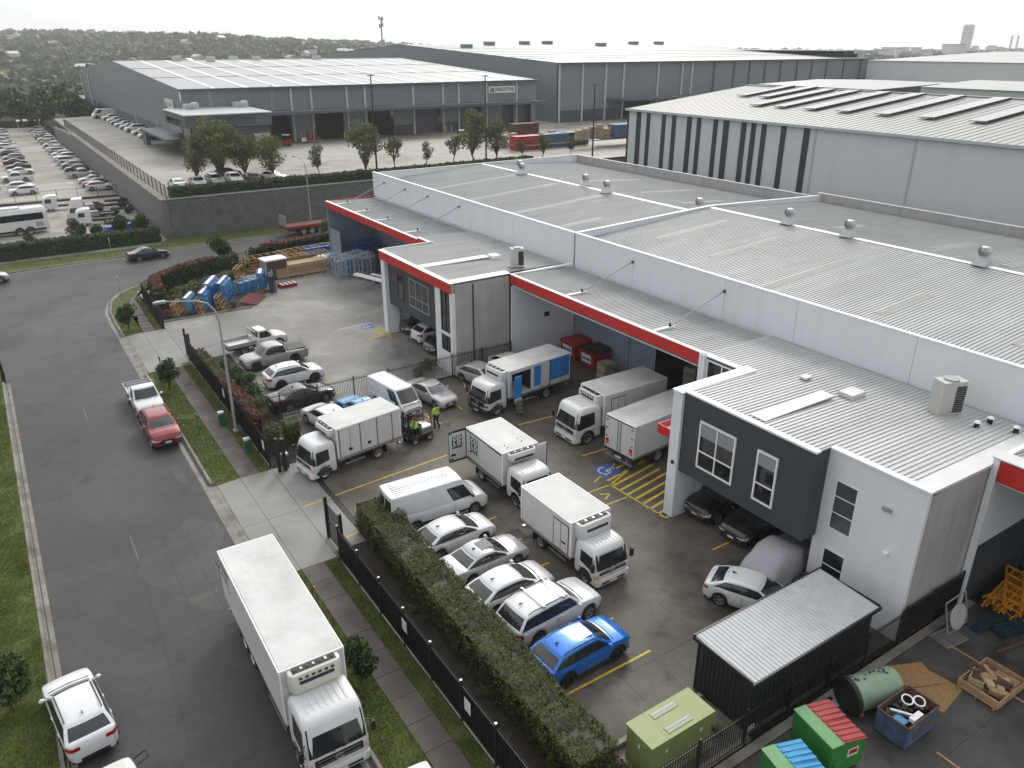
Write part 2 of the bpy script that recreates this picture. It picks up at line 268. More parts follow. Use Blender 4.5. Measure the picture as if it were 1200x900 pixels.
# ------------------------------------------------------------------ mesh builder
class MB:
    def __init__(s): s.v = []; s.f = []
    def add(s, vs, fs):
        o = len(s.v); s.v += [tuple(p) for p in vs]; s.f += [tuple(i + o for i in f) for f in fs]; return s
    def box(s, x0, x1, y0, y1, z0, z1, rot=0.0):
        p = [(x0, y0, z0), (x1, y0, z0), (x1, y1, z0), (x0, y1, z0), (x0, y0, z1), (x1, y0, z1), (x1, y1, z1), (x0, y1, z1)]
        if rot:
            cx, cy = (x0 + x1) / 2, (y0 + y1) / 2; c, q = math.cos(rot), math.sin(rot)
            p = [(cx + (x - cx) * c - (y - cy) * q, cy + (x - cx) * q + (y - cy) * c, z) for x, y, z in p]
        return s.add(p, [(3, 2, 1, 0), (4, 5, 6, 7), (0, 1, 5, 4), (1, 2, 6, 5), (2, 3, 7, 6), (3, 0, 4, 7)])
    def cbox(s, c, d, rot=0.0):
        return s.box(c[0] - d[0] / 2, c[0] + d[0] / 2, c[1] - d[1] / 2, c[1] + d[1] / 2, c[2] - d[2] / 2, c[2] + d[2] / 2, rot)
    def bar(s, a, b, w, h=None):
        """square bar from a to b"""
        h = h or w; a = Vector(a); b = Vector(b); d = (b - a)
        if d.length < 1e-6: return s
        d.normalize(); up = Vector((0, 0, 1)) if abs(d.z) < 0.95 else Vector((1, 0, 0))
        x = d.cross(up).normalized(); y = x.cross(d).normalized()
        p = [q + x * i * w / 2 + y * j * h / 2 for q in (a, b) for i, j in ((-1, -1), (1, -1), (1, 1), (-1, 1))]
        return s.add(p, [(0, 1, 2, 3), (7, 6, 5, 4), (0, 4, 5, 1), (1, 5, 6, 2), (2, 6, 7, 3), (3, 7, 4, 0)])
    def cyl(s, a, b, r0, r1=None, n=12, cap=True):
        r1 = r0 if r1 is None else r1; a = Vector(a); b = Vector(b); d = (b - a).normalized()
        up = Vector((0, 0, 1)) if abs(d.z) < 0.9 else Vector((1, 0, 0)); x = d.cross(up).normalized(); y = d.cross(x).normalized()
        p = []
        for q, r in ((a, r0), (b, r1)):
            for i in range(n):
                t = 2 * math.pi * i / n; p.append(q + x * r * math.cos(t) + y * r * math.sin(t))
        f = [(i, i + n, (i + 1) % n + n, (i + 1) % n) for i in range(n)]
        if cap: f += [tuple(range(n)), tuple(range(2 * n - 1, n - 1, -1))]
        return s.add(p, f)
    def tube(s, pts, r, n=8):
        for i in range(len(pts) - 1):
            ra = r[i] if isinstance(r, (list, tuple)) else r; rb = r[i + 1] if isinstance(r, (list, tuple)) else r
            s.cyl(pts[i], pts[i + 1], ra, rb, n)
        return s
    def loft(s, rings, cap0=True, cap1=True, closed=True):
        n = len(rings[0]); o = len(s.v); s.v += [tuple(p) for r in rings for p in r]
        for k in range(len(rings) - 1):
            for i in range(n if closed else n - 1):
                j = (i + 1) % n; s.f.append((o + k * n + i, o + k * n + j, o + (k + 1) * n + j, o + (k + 1) * n + i))
        if cap0: s.f.append(tuple(o + i for i in range(n - 1, -1, -1)))
        if cap1: s.f.append(tuple(o + (len(rings) - 1) * n + i for i in range(n)))
        return s
    def grid(s, pts):
        """pts[i][j] sheet"""
        o = len(s.v); m = len(pts[0]); s.v += [tuple(p) for r in pts for p in r]
        for i in range(len(pts) - 1):
            for j in range(m - 1): s.f.append((o + i * m + j, o + i * m + j + 1, o + (i + 1) * m + j + 1, o + (i + 1) * m + j))
        return s
    def poly(s, pts): return s.add(pts, [tuple(range(len(pts)))])
    def prism(s, poly, axis, a, b):
        """poly in the two other axes, extruded along axis from a to b"""
        def P(u, v, w): return (w, u, v) if axis == 'x' else ((u, w, v) if axis == 'y' else (u, v, w))
        n = len(poly)
        s.add([P(u, v, a) for u, v in poly] + [P(u, v, b) for u, v in poly],
              [tuple(range(n - 1, -1, -1)), tuple(range(n, 2 * n))] + [(i, (i + 1) % n, (i + 1) % n + n, i + n) for i in range(n)])
        return s
    def sphere(s, c, r, n=10, m=7, sq=(1, 1, 1)):
        rings = []
        for k in range(1, m):
            t = math.pi * k / m
            rings.append([(c[0] + sq[0] * r * math.sin(t) * math.cos(2 * math.pi * i / n), c[1] + sq[1] * r * math.sin(t) * math.sin(2 * math.pi * i / n), c[2] - sq[2] * r * math.cos(t)) for i in range(n)])
        return s.loft(rings)
    def mesh(s, name, smooth=None, fix=True):
        me = bpy.data.meshes.new(name); me.from_pydata(s.v, [], s.f)
        if fix:
            bm = bmesh.new(); bm.from_mesh(me); bmesh.ops.recalc_face_normals(bm, faces=bm.faces); bm.to_mesh(me); bm.free()
        if smooth is not None:
            for p in me.polygons: p.use_smooth = True
            me.set_sharp_from_angle(angle=R(smooth))
        me.update(); return me
    def build(s, name, m, parent=None, smooth=None, loc=None, rot=0.0, fix=True):
        return put(name, s.mesh(name, smooth, fix), m, parent, loc, rot)

def put(name, me, m=None, parent=None, loc=None, rot=0.0):
    o = bpy.data.objects.new(name, me); COL.objects.link(o)
    if m:
        mm = M[m] if isinstance(m, str) else m
        if not me.materials: me.materials.append(mm)
        if me.materials[0] is not mm:
            o.material_slots[0].link = 'OBJECT'; o.material_slots[0].material = mm
    if parent is not None: o.parent = parent
    if loc is not None: o.location = loc
    if rot: o.rotation_euler = (0, 0, rot)
    return o
def tag(o, label, cat, group=None):
    o['label'] = label; o['category'] = cat
    if group: o['group'] = group
    return o
def thing(name, label, cat, loc=(0, 0, 0), rz=0.0, group=None):
    o = bpy.data.objects.new(name, None); COL.objects.link(o); o.empty_display_size = 0.3
    o.location = loc; o.rotation_euler = (0, 0, R(rz)); return tag(o, label, cat, group)
def struct(o): o['kind'] = 'structure'; return o
def stuff(o): o['kind'] = 'stuff'; return o
def B(): return MB()
ORD = ['first', 'second', 'third', 'fourth', 'fifth', 'sixth', 'seventh', 'eighth', 'ninth', 'tenth', 'eleventh', 'twelfth', 'thirteenth', 'fourteenth', 'fifteenth',
       'sixteenth', 'seventeenth', 'eighteenth', 'nineteenth', 'twentieth'] + ['twenty-' + w for w in ('first', 'second', 'third', 'fourth', 'fifth', 'sixth', 'seventh', 'eighth', 'ninth')] + ['thirtieth'] + ['thirty-' + w for w in ('first', 'second', 'third', 'fourth', 'fifth', 'sixth', 'seventh', 'eighth', 'ninth')] + ['fortieth']
# ------------------------------------------------------------------ terrain to the horizon (polar sheet, hills far left)
def sstep(a, b, x):
    t = max(0.0, min(1.0, (x - a) / (b - a))); return t * t * (3 - 2 * t)
def terrain_z(x, y):
    r = math.hypot(x, y); az = math.degrees(math.atan2(x, y))
    h = 30 * sstep(620, 1500, r) * (1 - sstep(4, 42, az)) + 9 * sstep(800, 2200, r) * (1 - sstep(30, 60, az))
    h += 7 * sstep(500, 900, r) * noise.noise(Vector((x * 0.004, y * 0.004, 1.3)))
    h -= 4 * sstep(250, 420, r) * (1 - sstep(500, 800, r)) * (1 - sstep(20, 40, az))
    return -0.5 + h
rs = [0, 30, 60, 100, 150, 200, 260, 320, 400, 480, 560, 650, 740, 840, 940, 1050, 1170, 1300, 1450, 1650, 1900, 2300, 2800, 3500]
g = []
for r in rs:
    g.append([(r * math.sin(R(az)), r * math.cos(R(az)), terrain_z(r * math.sin(R(az)), r * math.cos(R(az))) if r else -0.5) for az in range(-180, 181, 4)])
struct(B().grid(g).build('terrain', 'scrub', smooth=60))

# ------------------------------------------------------------------ road
ZR = -0.12
road_poly = [(-2.15, -12), (7.15, -12), (7.15, 79), (7.25, 82.5), (7.9, 86), (9.2, 88.8), (11.2, 90.8), (13.8, 92.2), (20, 94.6), (27, 96.9), (36, 98.6), (60, 99.6), (130, 99.6),
             (130, 111), (60, 110.4), (39.5, 108.6), (31.4, 107.2), (12, 105.6), (0.3, 104.7), (-70, 102.5), (-70, 84), (-16, 84), (-8, 82.5), (-4, 79.5), (-2.4, 75), (-2.15, 70)]
road = struct(B().poly([(x, y, ZR) for x, y in road_poly]).build('road', 'asphalt'))
def road_mark(pts, w, m, name, dz=0.004):
    b = B()
    for i in range(len(pts) - 1):
        a, c = Vector(pts[i] + (0,)), Vector(pts[i + 1] + (0,)); d = (c - a).normalized(); nrm = Vector((-d.y, d.x, 0)) * w / 2
        b.poly([(a + nrm).to_tuple()[:2] + (ZR + dz,), (a - nrm).to_tuple()[:2] + (ZR + dz,), (c - nrm).to_tuple()[:2] + (ZR + dz,), (c + nrm).to_tuple()[:2] + (ZR + dz,)])
    return b.build(name, m, road)
for y in (38, 57):
    road_mark([(2.25, y), (2.25, y + 2.6)], 0.07, 'old_white_paint', 'centre_line')
# worn repair patches with crazed surface and tar seams
def blob(cx, cy, rx, ry, seed, n=26, z=0.0):
    rnd = random.Random(seed); ph = [rnd.uniform(0, 6.28) for _ in range(4)]
    out = []
    for i in range(n):
        t = 2 * math.pi * i / n; k = 1 + 0.16 * math.sin(2 * t + ph[0]) + 0.12 * math.sin(3 * t + ph[1]) + 0.08 * math.sin(5 * t + ph[2]) + rnd.uniform(-.05, .05)
        out.append((cx + rx * k * math.cos(t), cy + ry * k * math.sin(t), z))
    return out
for k, (x, y, a, b_) in enumerate([(4.2, 35.5, 1.7, 3.4), (5.6, 38.6, 0.8, 2.0), (5.9, 46.0, 0.35, 1.2)]):
    B().poly(blob(x, y, a, b_, 40 + k, z=ZR + 0.003 + 0.0012 * k)).build('worn_patch', 'asphalt_patch', road)
for k, (x, y, a, b_) in enumerate([(6.1, 72, .3, 1.4), (6.3, 77.5, .25, 1.6), (2.9, 76.5, .08, .7), (1.2, 48.5, .2, .8), (11, 98.6, 3.2, .1)]):
    B().poly(blob(x, y, a, b_, 70 + k, 16, ZR + 0.003)).build('tar_patch', 'asphalt_dark', road)
for k, (pts) in enumerate([[(4.9, 31), (4.75, 36), (4.95, 40), (4.8, 44)], [(3.6, 30.5), (3.55, 37), (3.7, 40.2)], [(6.1, 30), (6.0, 41)], [(1.7, 24), (2.0, 30), (2.15, 36)]]):
    road_mark(pts, 0.025, 'asphalt_dark', 'crack_seal', 0.008)
# ------------------------------------------------------------------ kerb and gutter, laid in segments
kerb = struct(B().box(7.19, 7.26, -12, 78, -0.3, -0.2).build('kerb', 'kerb'))
def kerb_run(pts, seg, side, low=False, gut=0.42):
    """pts: line of the kerb face; side +1: kerb lies to the left of travel"""
    P = [Vector((x, y, 0)) for x, y in pts]
    for i in range(len(P) - 1):
        d = P[i + 1] - P[i]; n = max(1, round(d.length / seg)); u = d.normalized(); nv = Vector((-u.y, u.x, 0)) * side
        for k in range(n):
            a = P[i] + d * (k / n) + u * 0.006; c = P[i] + d * ((k + 1) / n) - u * 0.006
            zt = ZR + 0.045 if low else 0.025
            prof = [(-gut, ZR - 0.1), (-gut, ZR + 0.006), (-0.02, ZR - 0.004 + (0.012 if low else 0)), (0.025 if not low else 0.14, zt), (0.16 if not low else 0.3, zt if not low else zt + 0.02), (0.16 if not low else 0.3, ZR - 0.1)]
            B().loft([[tuple(a + nv * o + Vector((0, 0, z))) for o, z in prof], [tuple(c + nv * o + Vector((0, 0, z))) for o, z in prof]]).build('kerb_stone', 'kerb', kerb)
kerb_run([(7.15, 9), (7.15, 32.3)], 2.4, -1)
kerb_run([(7.15, 32.3), (7.15, 43.4)], 2.4, -1, True)
kerb_run([(7.15, 43.4), (7.15, 63.8)], 2.4, -1)
kerb_run([(7.15, 63.8), (7.15, 74.3)], 2.4, -1, True)
kerb_run([(7.15, 74.3), (7.15, 79), (7.25, 82.5), (7.9, 86), (9.2, 88.8), (11.2, 90.8), (13.8, 92.2), (20, 94.6), (27, 96.9), (36, 98.6), (60, 99.6)], 2.6, -1)
kerb_run([(-2.15 - .1, 16), (-2.15 - .1, 68)], 2.4, 1, gut=0.36)
kerb_run([(-60, 102.85), (0.3, 104.7), (12, 105.6), (31.4, 107.2), (39.5, 108.6), (60, 110.4)], 3.0, 1)
# ------------------------------------------------------------------ verges, footpath
def strip(name, m, x0, x1, y0, y1, z=0.0, st=True):
    o = B().box(x0, x1, y0, y1, z - 0.12, z).build(name, m)
    return struct(o) if st else o
VERGES = [(7.31, 8.84, 9, 32.5), (7.31, 8.84, 43.2, 63.9), (10.06, 10.72, 9, 32.5), (10.06, 10.72, 43.2, 64.6), (-14, -2.42, 14, 80)]
for i, v in enumerate(VERGES): strip('grass_verge', 'soil', *v, z=-0.004)
corner_v = [(7.31, 74.3), (8.84, 74.3), (8.84, 80), (9.0, 83), (9.6, 86), (10.9, 88.4), (12.6, 90.2), (14.5, 91.4), (13.9, 91.95), (11.3, 90.6), (9.35, 88.65), (8.06, 85.9), (7.41, 82.4), (7.31, 79)]
struct(B().prism(corner_v, 'z', -0.12, -0.004).build('grass_verge', 'soil'))
corner_in = [(10.06, 74.3), (10.55, 74.3), (10.6, 86), (11.8, 88.6), (13.6, 90.1), (13.1, 90.6), (11.4, 89.0), (10.3, 86.4), (10.06, 83)]
struct(B().prism(corner_in, 'z', -0.12, -0.004).build('grass_verge', 'soil'))
far_v = [(-60, 102.99), (0.3, 104.86), (12, 105.76), (31.4, 107.36), (39.4, 108.76), (60, 110.56), (60, 112.7), (19, 112.7), (17, 109.6), (-60, 108.6)]
struct(B().prism(far_v, 'z', -0.14, 0.0).build('grass_verge', 'soil'))
near_v = [(14.7, 91.5), (20, 94.3), (27, 96.55), (36, 98.25), (46, 99.0), (46, 96.2), (36, 95.6), (27, 94.0), (20, 91.6), (14.9, 90.0)]
struct(B().prism(near_v, 'z', -0.14, -0.004).build('grass_verge', 'soil'))
foot = struct(B().box(8.9, 10.0, 9, 32.4, -0.16, -0.1).box(8.9, 10.0, 43.3, 63.8, -0.16, -0.1).build('footpath', 'kerb'))
rnd = random.Random(5)
def slab(name, m, parent, x0, x1, y0, y1, z=0.0, g=0.008, tilt=0.0):
    b = B().box(x0 + g, x1 - g, y0 + g, y1 - g, z - 0.1, z + rnd.uniform(-tilt, tilt)); return b.build(name, m, parent)
for y0, y1 in ((9, 32.5), (43.2, 63.9)):
    n = round((y1 - y0) / 1.5)
    for k in range(n): slab('path_slab', 'path', foot, 8.85, 10.05, y0 + (y1 - y0) * k / n, y0 + (y1 - y0) * (k + 1) / n, 0.002, 0.012, 0.004)
for k in range(5): slab('path_slab', 'path', foot, 8.9 + .02 * k * k, 10.0, 74.4 + 1.05 * k, 75.4 + 1.05 * k, 0.002, 0.03, 0.003)
p = [(8.88, 79.8), (10.02, 79.8), (10.02, 83), (10.26, 86.4), (11.35, 89.05), (13.05, 90.65), (14.4, 91.3), (12.65, 90.15), (10.95, 88.35), (9.65, 85.95), (9.05, 83)]
B().prism(p, 'z', -0.1, 0.001).build('path_slab', 'path', foot)
# ------------------------------------------------------------------ driveways
def driveway(y0, y1, n):
    d = struct(B().box(7.6, 10.6, y0 + .05, y1 - .05, -0.3, -0.2).build('driveway', 'kerb'))
    for k in range(n):
        a, c = y0 + (y1 - y0) * k / n + .01, y0 + (y1 - y0) * (k + 1) / n - .01
        for (xa, za), (xb, zb) in (((7.47, ZR + 0.066), (8.84, 0.0)), ((8.86, 0.0), (10.74, 0.0))):
            B().loft([[(xa, a, -.2), (xa, c, -.2), (xa, c, za), (xa, a, za)], [(xb, a, -.2), (xb, c, -.2), (xb, c, zb), (xb, a, zb)]]).build('slab', 'drive', d)
driveway(32.5, 43.2, 2); driveway(63.9, 74.3, 2)
# ------------------------------------------------------------------ yards: cast slabs with open joints
def field(st, m, xs, ys, z=0.0):
    for i in range(len(xs) - 1):
        for j in range(len(ys) - 1): slab('slab', m, st, xs[i], xs[i + 1], ys[j], ys[j + 1], z, 0.0045)
yard = struct(B().box(10.8, 39, 13.3, 88.5, -0.4, -0.2).build('yard', 'mulch'))
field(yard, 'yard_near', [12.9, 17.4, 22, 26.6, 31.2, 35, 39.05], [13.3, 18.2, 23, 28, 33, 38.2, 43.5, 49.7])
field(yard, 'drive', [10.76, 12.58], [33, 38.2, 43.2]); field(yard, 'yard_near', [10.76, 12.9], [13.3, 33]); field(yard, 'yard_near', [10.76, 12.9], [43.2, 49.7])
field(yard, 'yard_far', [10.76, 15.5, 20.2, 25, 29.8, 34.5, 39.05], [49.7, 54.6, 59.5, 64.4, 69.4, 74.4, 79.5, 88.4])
B().box(12.6, 12.88, 33, 43.2, -0.1, -0.006).build('drain', 'asphalt_dark', yard)
for k in range(18): B().box(12.62, 12.86, 33.05 + .56 * k, 33.55 + .56 * k, -0.05, 0.001).build('drain_grate', 'chassis', yard)
B().box(19.0, 19.9, 28.6, 29.5, -.05, .004).build('drain_grate', 'chassis', yard)
def line(pts, w=0.1, m='yellow_paint', z=0.005, name='painted_line', parent=None):
    for i in range(len(pts) - 1):
        a, c = Vector(pts[i]).to_3d(), Vector(pts[i + 1]).to_3d(); d = (c - a).normalized(); nv = Vector((-d.y, d.x, 0)) * w / 2
        B().poly([tuple(q + Vector((0, 0, z))) for q in (a + nv, a - nv, c - nv, c + nv)]).build(name, m, parent or yard)
for k in range(6): line([(14.5, 18.67 + 2.49 * k), (19.5, 18.67 + 2.49 * k)], 0.11)
line([(10.95, 38.0), (12.6, 38.14)]); line([(12.9, 38.17), (20.69, 38.84)]); line([(11.2, 33.85), (12.58, 33.9)])
line([(20.9, 31.3), (23.6, 31.3)]); line([(26.9, 39.9), (32.5, 39.6)]); line([(27.8, 34.0), (30.2, 33.9)], .1)
for x in (22.3, 24.9): line([(x, 44.2), (x, 49.2)], .1)
line([(25.9, 44.6), (27.6, 48.8)], .08)
line([(22.6, 43.0), (21.8, 44.6)], .1); 
line([(27.2, 19.9 + 2.45), (30.5, 22.35)], .1); line([(26.9, 19.75), (29.5, 19.75)], .1); line([(26.4, 31.05), (28.9, 32.1)], .09)
# accessible bay: hatching, symbol
line([(24.5, 30.3), (27.3, 30.3)], .09); line([(24.2, 28.7), (26.9, 28.7)], .09)
hp = [(27.0, 30.3), (29.2, 31.3), (31, 31.3), (31, 26.2), (27.3, 25.9)]
line([(27.0, 30.3), (30.9, 31.6)], .11); line([(27.0, 30.3), (27.25, 25.9), (28.0, 25.9)], .11)
for k in range(9):
    y = 26.4 + 0.62 * k; line([(27.15, y), (30.8, y + .6)], .17)
line([(25.7, 29.2), (26.3, 29.5), (25.8, 29.8)], .09)
def wheelchair(cx, cy, s, rot, parent):
    o = B().box(-.75 * s, .75 * s, -.7 * s, .7 * s, 0.003, 0.006).build('bay_symbol', 'blue_paint', parent, loc=(cx, cy, 0), rot=rot)
    b = B(); pts = [(.42 * math.cos(t) - .05, .42 * math.sin(t) - .12) for t in [R(a) for a in range(150, 400, 16)]]
    def st(P, w):
        for i in range(len(P) - 1):
            a, c = Vector(P[i] + (0.,)), Vector(P[i + 1] + (0.,)); d = (c - a).normalized(); nv = Vector((-d.y, d.x, 0)) * w / 2
            b.poly([((q.x) * s, q.y * s, .009) for q in (a + nv, a - nv, c - nv, c + nv)])
    st(pts, .1); st([(-.1, .38), (-.05, -.02), (.3, -.02), (.45, -.42)], .11); st([(-.07, .2), (.22, .2)], .09)
    b.poly([(-.12 * s + .1 * s * math.cos(R(a)), .55 * s + .1 * s * math.sin(R(a)), .009) for a in range(0, 360, 36)])
    b.build('wheelchair_mark', 'white_paint', o)
wheelchair(27.9, 31.7, .95, R(-95), yard); wheelchair(26.6, 64.6, .75, R(-95), yard)
for k in range(6): line([(25.3 + .32 * k, 61.2 + .5 * k), (27.4, 61.0 + .5 * k)], .16)
line([(25.2, 61.1), (27.4, 63.9), (27.4, 61.1), (25.2, 61.1)], .1)
line([(24.0, 65.3), (27.4, 65.4)], .1, 'white_paint')
for y in (51.9, 54.2, 56.9, 62.0): line([(13.6, y), (19.0, y)], .12)
# right-hand neighbour yard
yr = struct(B().box(9, 60, -6, 12.6, -.4, -.2).build('neighbour_yard', 'mulch'))
field(yr, 'yard_right', [10.5, 15, 19.5, 24, 28.6, 33.2, 38, 44, 52], [-4, 1, 5, 8.6, 12.55])
strip('boundary_strip', 'kerb', 10.9, 34.3, 12.58, 12.95, 0.05)
for x in (24.7, 29.9, 20.5): line([(x, 3.0), (x, 8.9)], .09, 'timber', .006, parent=yr)
line([(30.6, 8.9), (30.6, 12.3)], .09, 'timber', .006, parent=yr)
# garden beds
def bed(name, poly, z=0.06):
    o = struct(B().prism(poly, 'z', -0.05, z).build(name, 'mulch')); return o
bed('garden_bed', [(10.9, 13.3), (14.32, 13.3), (14.32, 32.9), (12.2, 32.9), (10.9, 32.9)])
strip('bed_edging', 'kerb', 14.33, 14.47, 15.3, 33.0, 0.1)
bed('garden_bed', [(10.9, 43.3), (13.6, 43.3), (13.9, 64.4), (10.9, 64.4)])
bed('garden_bed', [(10.8, 76.4), (19.3, 76.4), (21.3, 79.2), (21.5, 91), (12.4, 88.2), (10.8, 85.2)])
strip('bed_edging', 'kerb', 10.9, 19.3, 76.22, 76.39, 0.12)
strip('bed_edging', 'kerb', 22, 36, 49.72, 49.95, 0.1)
strip('bed_edging', 'kerb', 14.5, 19.3, 13.0, 13.2, 0.2)
strip('bed_edging', 'kerb', 14.5, 19.35, 15.5, 15.7, 0.2)
# depot and long-stay car park across the cross road, paved
struct(B().box(-60, 18.6, 109.5, 151.5, -0.3, -0.05).build('depot_yard', 'yard_upper'))
cp = struct(B().box(-70, 18.6, 153, 300, -0.3, 0.0).build('car_park', 'yard_upper'))
strip('car_park_edge', 'kerb', -20, 18.6, 151.7, 152.8, 0.3)
for (x, y) in ((11, 172), (11, 200), (11.5, 240)):
    line([(x - 1, y), (x + 2.5, y)], .4, 'white_paint', .012, parent=cp); line([(x + 1.6, y + 1.5), (x + 3, y), (x + 1.6, y - 1.5)], .5, 'white_paint', .014, parent=cp)
# upper estate yard on its retaining walls
up = [(19.6, 113.4), (420, 113.4), (420, 380), (34.9, 380), (34.9, 268), (19.6, 262)]
struct(B().prism(up, 'z', 4.4, 5.0).build('upper_yard', 'yard_upper'))
struct(B().box(20, 420, 113.6, 261, -2, 4.3).box(35, 420, 261, 380, -2, 4.3).build('upper_yard_fill', 'soil'))
struct(B().prism([(19.0, 262.1), (34.8, 268.1), (34.8, 345), (8, 345), (8, 300.5), (18.9, 300.5)], 'z', -2, 2.2).build('bush_bank', 'scrub'))
# ------------------------------------------------------------------ ribbed roof sheet: ribs run along x, spaced along y
def ribbed(x0, z0, x1, z1, y0, y1, pitch=0.25, rh=0.05, axis='x', seam=0.0):
    """sheet from (x0,z0) to (x1,z1), width y0..y1; axis 'y' swaps x and y"""
    n = max(2, int(round((y1 - y0) / pitch))); p = (y1 - y0) / n; prof = []
    for k in range(n):
        c = y0 + p * (k + .5); q = y0 + p * k
        prof += [(q, 0), (c - .035, 0), (c - .022, rh), (c + .022, rh), (c + .035, 0)]
    prof.append((y1, 0))
    def pt(x, z, y): return (x, y, z) if axis == 'x' else (y, x, z)
    b = B(); b.grid([[pt(x0, z0 + h, y) for y, h in prof], [pt(x1, z1 + h, y) for y, h in prof]])
    b.grid([[pt(x0, z0 - .05, y) for y, h in prof], [pt(x1, z1 - .05, y) for y, h in prof]])
    return b
wh = thing('warehouse', 'long white warehouse with ribbed roof, parapet and red-edged canopies beside the truck yard', 'warehouse', (39.1, 50, 0))
def wp(b, name, m, smooth=None, parent=None):
    o = b.build(name, m, None, smooth); o.parent = parent or wh
    o.matrix_parent_inverse = Matrix.Translation(-Vector((39.1, 50, 0))) if (parent is None) else Matrix.Identity(4)
    return o
# children of wh use world coordinates in their mesh; the inverse keeps them in place
XP, XR, XB = 39.1, 54.6, 70.2
Y0, Y1, Y2 = 4.0, 49.9, 89.8
# parapet panels along the front
joints = [89.8, 82, 74.4, 66.7, 59.09, 49.96, 49.84, 42.76, 33.72, 28.01, 20.46, 12, 4]
for i in range(len(joints) - 1):
    a, c = joints[i + 1], joints[i]
    if c - a < .3: continue
    wp(B().box(XP, XP + .18, a + .012, c - .012, 6.6, 9.88), 'parapet_panel', 'white_panel')
    wp(B().box(XP - .03, XP + .24, a, c, 9.885, 9.96), 'parapet_capping', 'white_trim')
wp(B().box(XP - .05, XP - .005, 49.86, 49.95, 7.2, 9.9), 'downpipe', 'grey_pipe')
wp(B().box(XP + .2, XP + .5, Y0, Y1 - .1, 9.1, 9.3), 'box_gutter', 'grey_pipe'); wp(B().box(XP + .2, XP + .5, Y1 + .1, Y2 - .2, 8.5, 8.7), 'box_gutter', 'grey_pipe')
wp(ribbed(XP + .45, 9.32, XR - .1, 10.36, Y0, Y1 - .15), 'roof', 'roof_white'); wp(ribbed(XB - .3, 9.38, XR + .1, 10.36, Y0, Y1 - .15), 'roof', 'roof_white')
wp(ribbed(XP + .45, 8.75, XR - .1, 9.68, Y1 + .1, Y2 - .25), 'roof', 'roof_white'); wp(ribbed(XB - .3, 8.75, XR + .1, 9.68, Y1 + .1, Y2 - .25), 'roof', 'roof_white')
for a, c, z in ((Y0, Y1 - .1, 10.43), (Y1 + .1, Y2 - .2, 9.75)):
    wp(B().prism([(XR - .28, z - .03), (XR, z + .02), (XR + .28, z - .03), (XR, z - .06)], 'y', a, c), 'ridge_cap', 'white_trim')
# dividing parapet, back and end parapets
wp(B().prism([(XP + .2, 8.6), (XR, 8.6), (XB, 8.6), (XB, 9.9), (XR, 10.5), (XP + .2, 9.9)], 'y', Y1 - .1, Y1 + .06), 'dividing_wall', 'white_panel')
b = B()
for (xa, za), (xc, zc) in (((XP + .2, 9.9), (XR, 10.5)), ((XR, 10.5), (XB, 9.9))):
    b.loft([[(xa, Y1 - .16, za), (xa, Y1 + .12, za), (xa, Y1 + .12, za + .07), (xa, Y1 - .16, za + .07)], [(xc, Y1 - .16, zc), (xc, Y1 + .12, zc), (xc, Y1 + .12, zc + .07), (xc, Y1 - .16, zc + .07)]])
wp(b, 'dividing_wall_capping', 'white_trim')
for k in range(7):
    y = Y0 + k * 6.5; wp(B().box(XB - .15, XB, y + .01, min(y + 6.5, Y1) - .01, 6, 10.2), 'parapet_panel', 'concrete_panel')
wp(B().box(XB - .2, XB + .05, Y0, Y1, 10.2, 10.27), 'parapet_capping', 'flashing')
for k in range(6):
    y = Y1 + .15 + k * 6.6; wp(B().box(XB - .15, XB, y + .01, y + 6.58, 6, 9.78), 'parapet_panel', 'concrete_panel')
wp(B().box(XB - .2, XB + .05, Y1, Y2, 9.78, 9.85), 'parapet_capping', 'flashing')
wp(B().box(XP + .2, XB - .2, Y2 - .18, Y2, 0, 9.75), 'end_wall', 'white_panel'); wp(B().box(XP - .03, XB + .05, Y2 - .22, Y2 + .04, 9.76, 9.83), 'parapet_capping', 'flashing')
wp(B().box(XB - .1, XB - .02, Y0, Y2 - .2, 0, 5.99), 'back_wall', 'concrete_panel')
# translucent sheets let into the roof, yellowed
mat('roof_sheet_old', (0.44, 0.435, 0.395), 0.5, var=0.12, scale=2)
for y, xa, xc, zb in [(24.5, 42, 47, 0), (24.5, 56, 62, 0), (32, 41, 50, 0), (30.2, 57, 63, 0), (39, 43.5, 51, 0), (38.5, 57, 61, 0), (45.5, 44, 52, 0), (17.2, 43, 49, 0), (12, 44, 50, 0),
                      (56, 41, 47, 1), (56, 57, 63, 1), (63.5, 40.2, 53, 1), (72, 40.4, 53.6, 1), (80, 41, 53.6, 1), (72, 57, 66, 1), (63, 58, 66, 1)]:
    def zz(x): return (9.32 + (x - 39.55) / 14.95 * 1.04 if x < XR else 10.36 - (x - 54.7) / 15.2 * .98) if not zb else (8.75 + (x - 39.55) / 14.95 * .93 if x < XR else 9.68 - (x - 54.7) / 15.2 * .93)
    wp(ribbed(xa, zz(xa) + .012, xc, zz(xc) + .012, y - .43, y + .43), 'translucent_sheet', 'roof_sheet_old')
